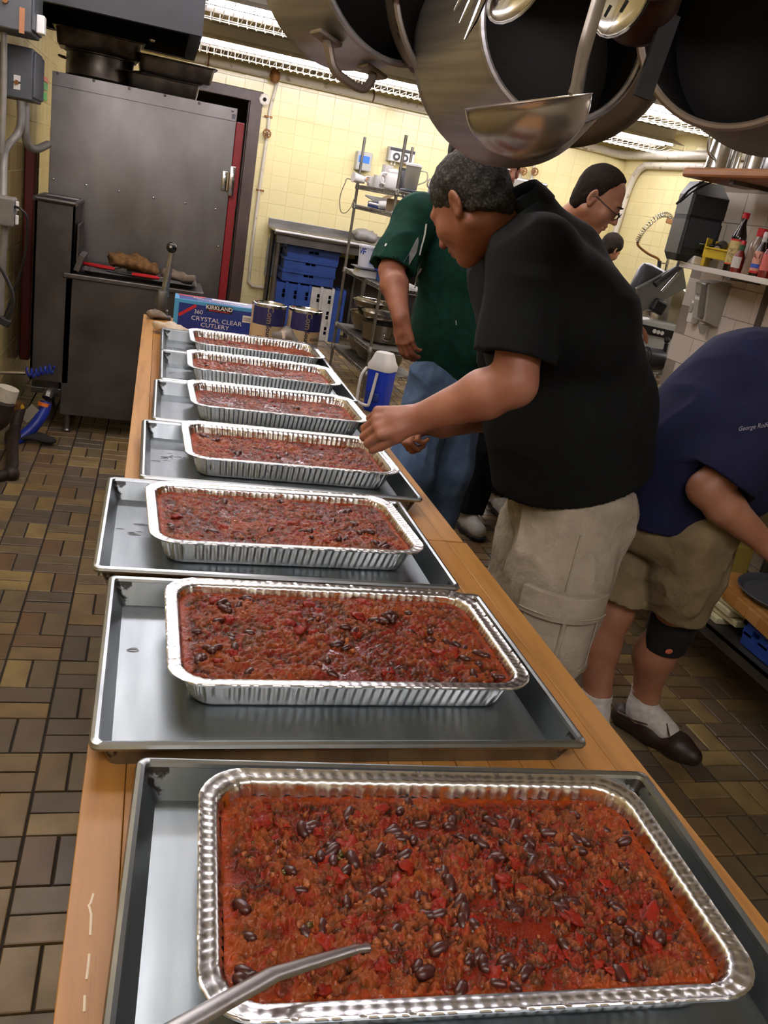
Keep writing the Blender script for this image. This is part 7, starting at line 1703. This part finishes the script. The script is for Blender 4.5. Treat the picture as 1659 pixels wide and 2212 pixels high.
# ---------------------------------------------------------------- 5: person mostly hidden behind the black shirted man
def man_hidden():
    t = person((1.95, 4.75, 0), 'person half hidden behind the black shirted man, only part of the face showing'); O_ = V3((.07, .25, 0)); T = lambda p: V3(p) + O_
    B = Fig(); c = T((1.70, 4.35, 1.87)); R = basis((-.35, -.9, -.18), (0, 0, 1))
    B.chain([T((1.85, 4.45, .95)), T((1.80, 4.42, 1.3)), T((1.75, 4.4, 1.6))], [.14, .15, .1], .05); head(B, c, R, 1.03, neck=T((1.73, 4.39, 1.66)))
    for sx in (-1, 1): B.chain([T((1.78 + .2 * sx, 4.42, 1.52)), T((1.79 + .26 * sx, 4.4, 1.25)), T((1.79 + .2 * sx, 4.25, 1.1))], [.055, .045, .032], .03)
    L = ((T((1.76, 4.42, .93)), T((1.76, 4.42, .5)), T((1.76, 4.43, .1))), (T((1.94, 4.47, .93)), T((1.95, 4.47, .5)), T((1.95, 4.48, .1))))
    for p in L: B.chain(p, [.1, .062, .045], .04)
    fig_obj('body', B, .0055, SKINR, t); eyes(t, c, R, 1.03)
    F, ex = hair_cap(c, R, 1.03, .009, line=[(0, .75, -.65, .0), (-.8, .45, -.5, -.02)], seed=25); fig_obj('hair', F, .005, HAIRB, t, ex)
    S_ = Fig(); S_.chain([T((1.85, 4.45, .95)), T((1.81, 4.43, 1.28)), T((1.76, 4.4, 1.56))], [.17, .18, .12], .06); S_.rc(T((1.58, 4.42, 1.53)), T((1.96, 4.42, 1.53)), .085, .085, .05)
    for sx in (-1, 1): S_.rc(T((1.78 + .2 * sx, 4.42, 1.51)), T((1.79 + .25 * sx, 4.4, 1.3)), .08, .085, .04)
    fig_obj('shirt', S_, .008, cloth('charcoal_shirt_cloth', '#1b1e20', '#15181a'), t, wrinkle(.008, 8, 44))
    K = Fig(); K.el(T((1.85, 4.45, .9)), T((.17, .15, .14)), .05)
    for p in L: K.chain([p[0], p[1], p[2] + T((0, 0, .04))], [.125, .1, .088], .05, cuts=[((0, 0, .115), (0, 0, -1))])
    fig_obj('trousers', K, .007, DKPANTS, t, wrinkle(.01, 9, 48, (1, 1, .7)))
    for p in L:
        G = Fig(); a = p[2]; G.rc((a[0], a[1] + .04, .045), (a[0] - .02, a[1] - .12, .04), .046, .042, .03, cuts=[((0, 0, 0), (0, 0, -1))]); fig_obj('shoe', G, .009, MATS['grey_shoe'], t)
man_hidden()
# ---------------------------------------------------------------- 6: small figure at the far sink
def far_person():
    t = person((3.62, 7.3, 0), 'distant brown haired person whose head shows behind the red shirt'); T = V3
    p = at(1318, 540, y=7.3); c = T((p.x + .0, 7.3, p.z + .01)); R = basis((.75, .3, -.5), (.3, 0, .9)); B = Fig()
    ox, oy = c[0] - .1, 7.32
    B.chain([T((ox, oy, .9)), T((ox, oy, 1.1)), T((ox + .03, oy, c[2] - .27))], [.13, .14, .1], .05); head(B, c, R, 1.0, neck=T((ox + .05, oy, c[2] - .2)))
    for sx in (-1, 1): B.chain([T((ox + .02, oy + .17 * sx, c[2] - .3)), T((ox + .1, oy + .2 * sx, c[2] - .52)), T((ox + .3, oy + .14 * sx, c[2] - .55))], [.05, .04, .03], .03); B.chain([T((ox, oy + .09 * sx, .88)), T((ox, oy + .09 * sx, .48)), T((ox, oy + .09 * sx, .06))], [.1, .065, .045], .04); B.rc(T((ox - .03, oy + .09 * sx, .04)), T((ox + .14, oy + .09 * sx, .035)), .04, .035, .03)
    fig_obj('body', B, .007, SKIN, t); F, ex = hair_cap(c, R, 1.0, .012, line=[(0, .8, -.6, -.015), (-.8, .45, -.5, -.03)], seed=35, amp=.006); fig_obj('hair', F, .007, HAIRB, t, ex)
    S_ = Fig(); S_.chain([T((ox, oy, .85)), T((ox, oy, 1.1)), T((ox + .03, oy, c[2] - .3))], [.155, .165, .12], .06); S_.rc(T((ox + .02, oy - .17, c[2] - .3)), T((ox + .02, oy + .17, c[2] - .3)), .08, .08, .05); fig_obj('shirt', S_, .009, cloth('olive_cloth', '#3b3a33', '#31302a'), t)
    K = Fig()
    for sx in (-1, 1): K.chain([T((ox, oy + .09 * sx, .88)), T((ox, oy + .09 * sx, .48)), T((ox, oy + .09 * sx, .1))], [.13, .1, .085], .05, cuts=[((0, 0, .06), (0, 0, -1))])
    fig_obj('trousers', K, .009, DKPANTS, t)
far_person()
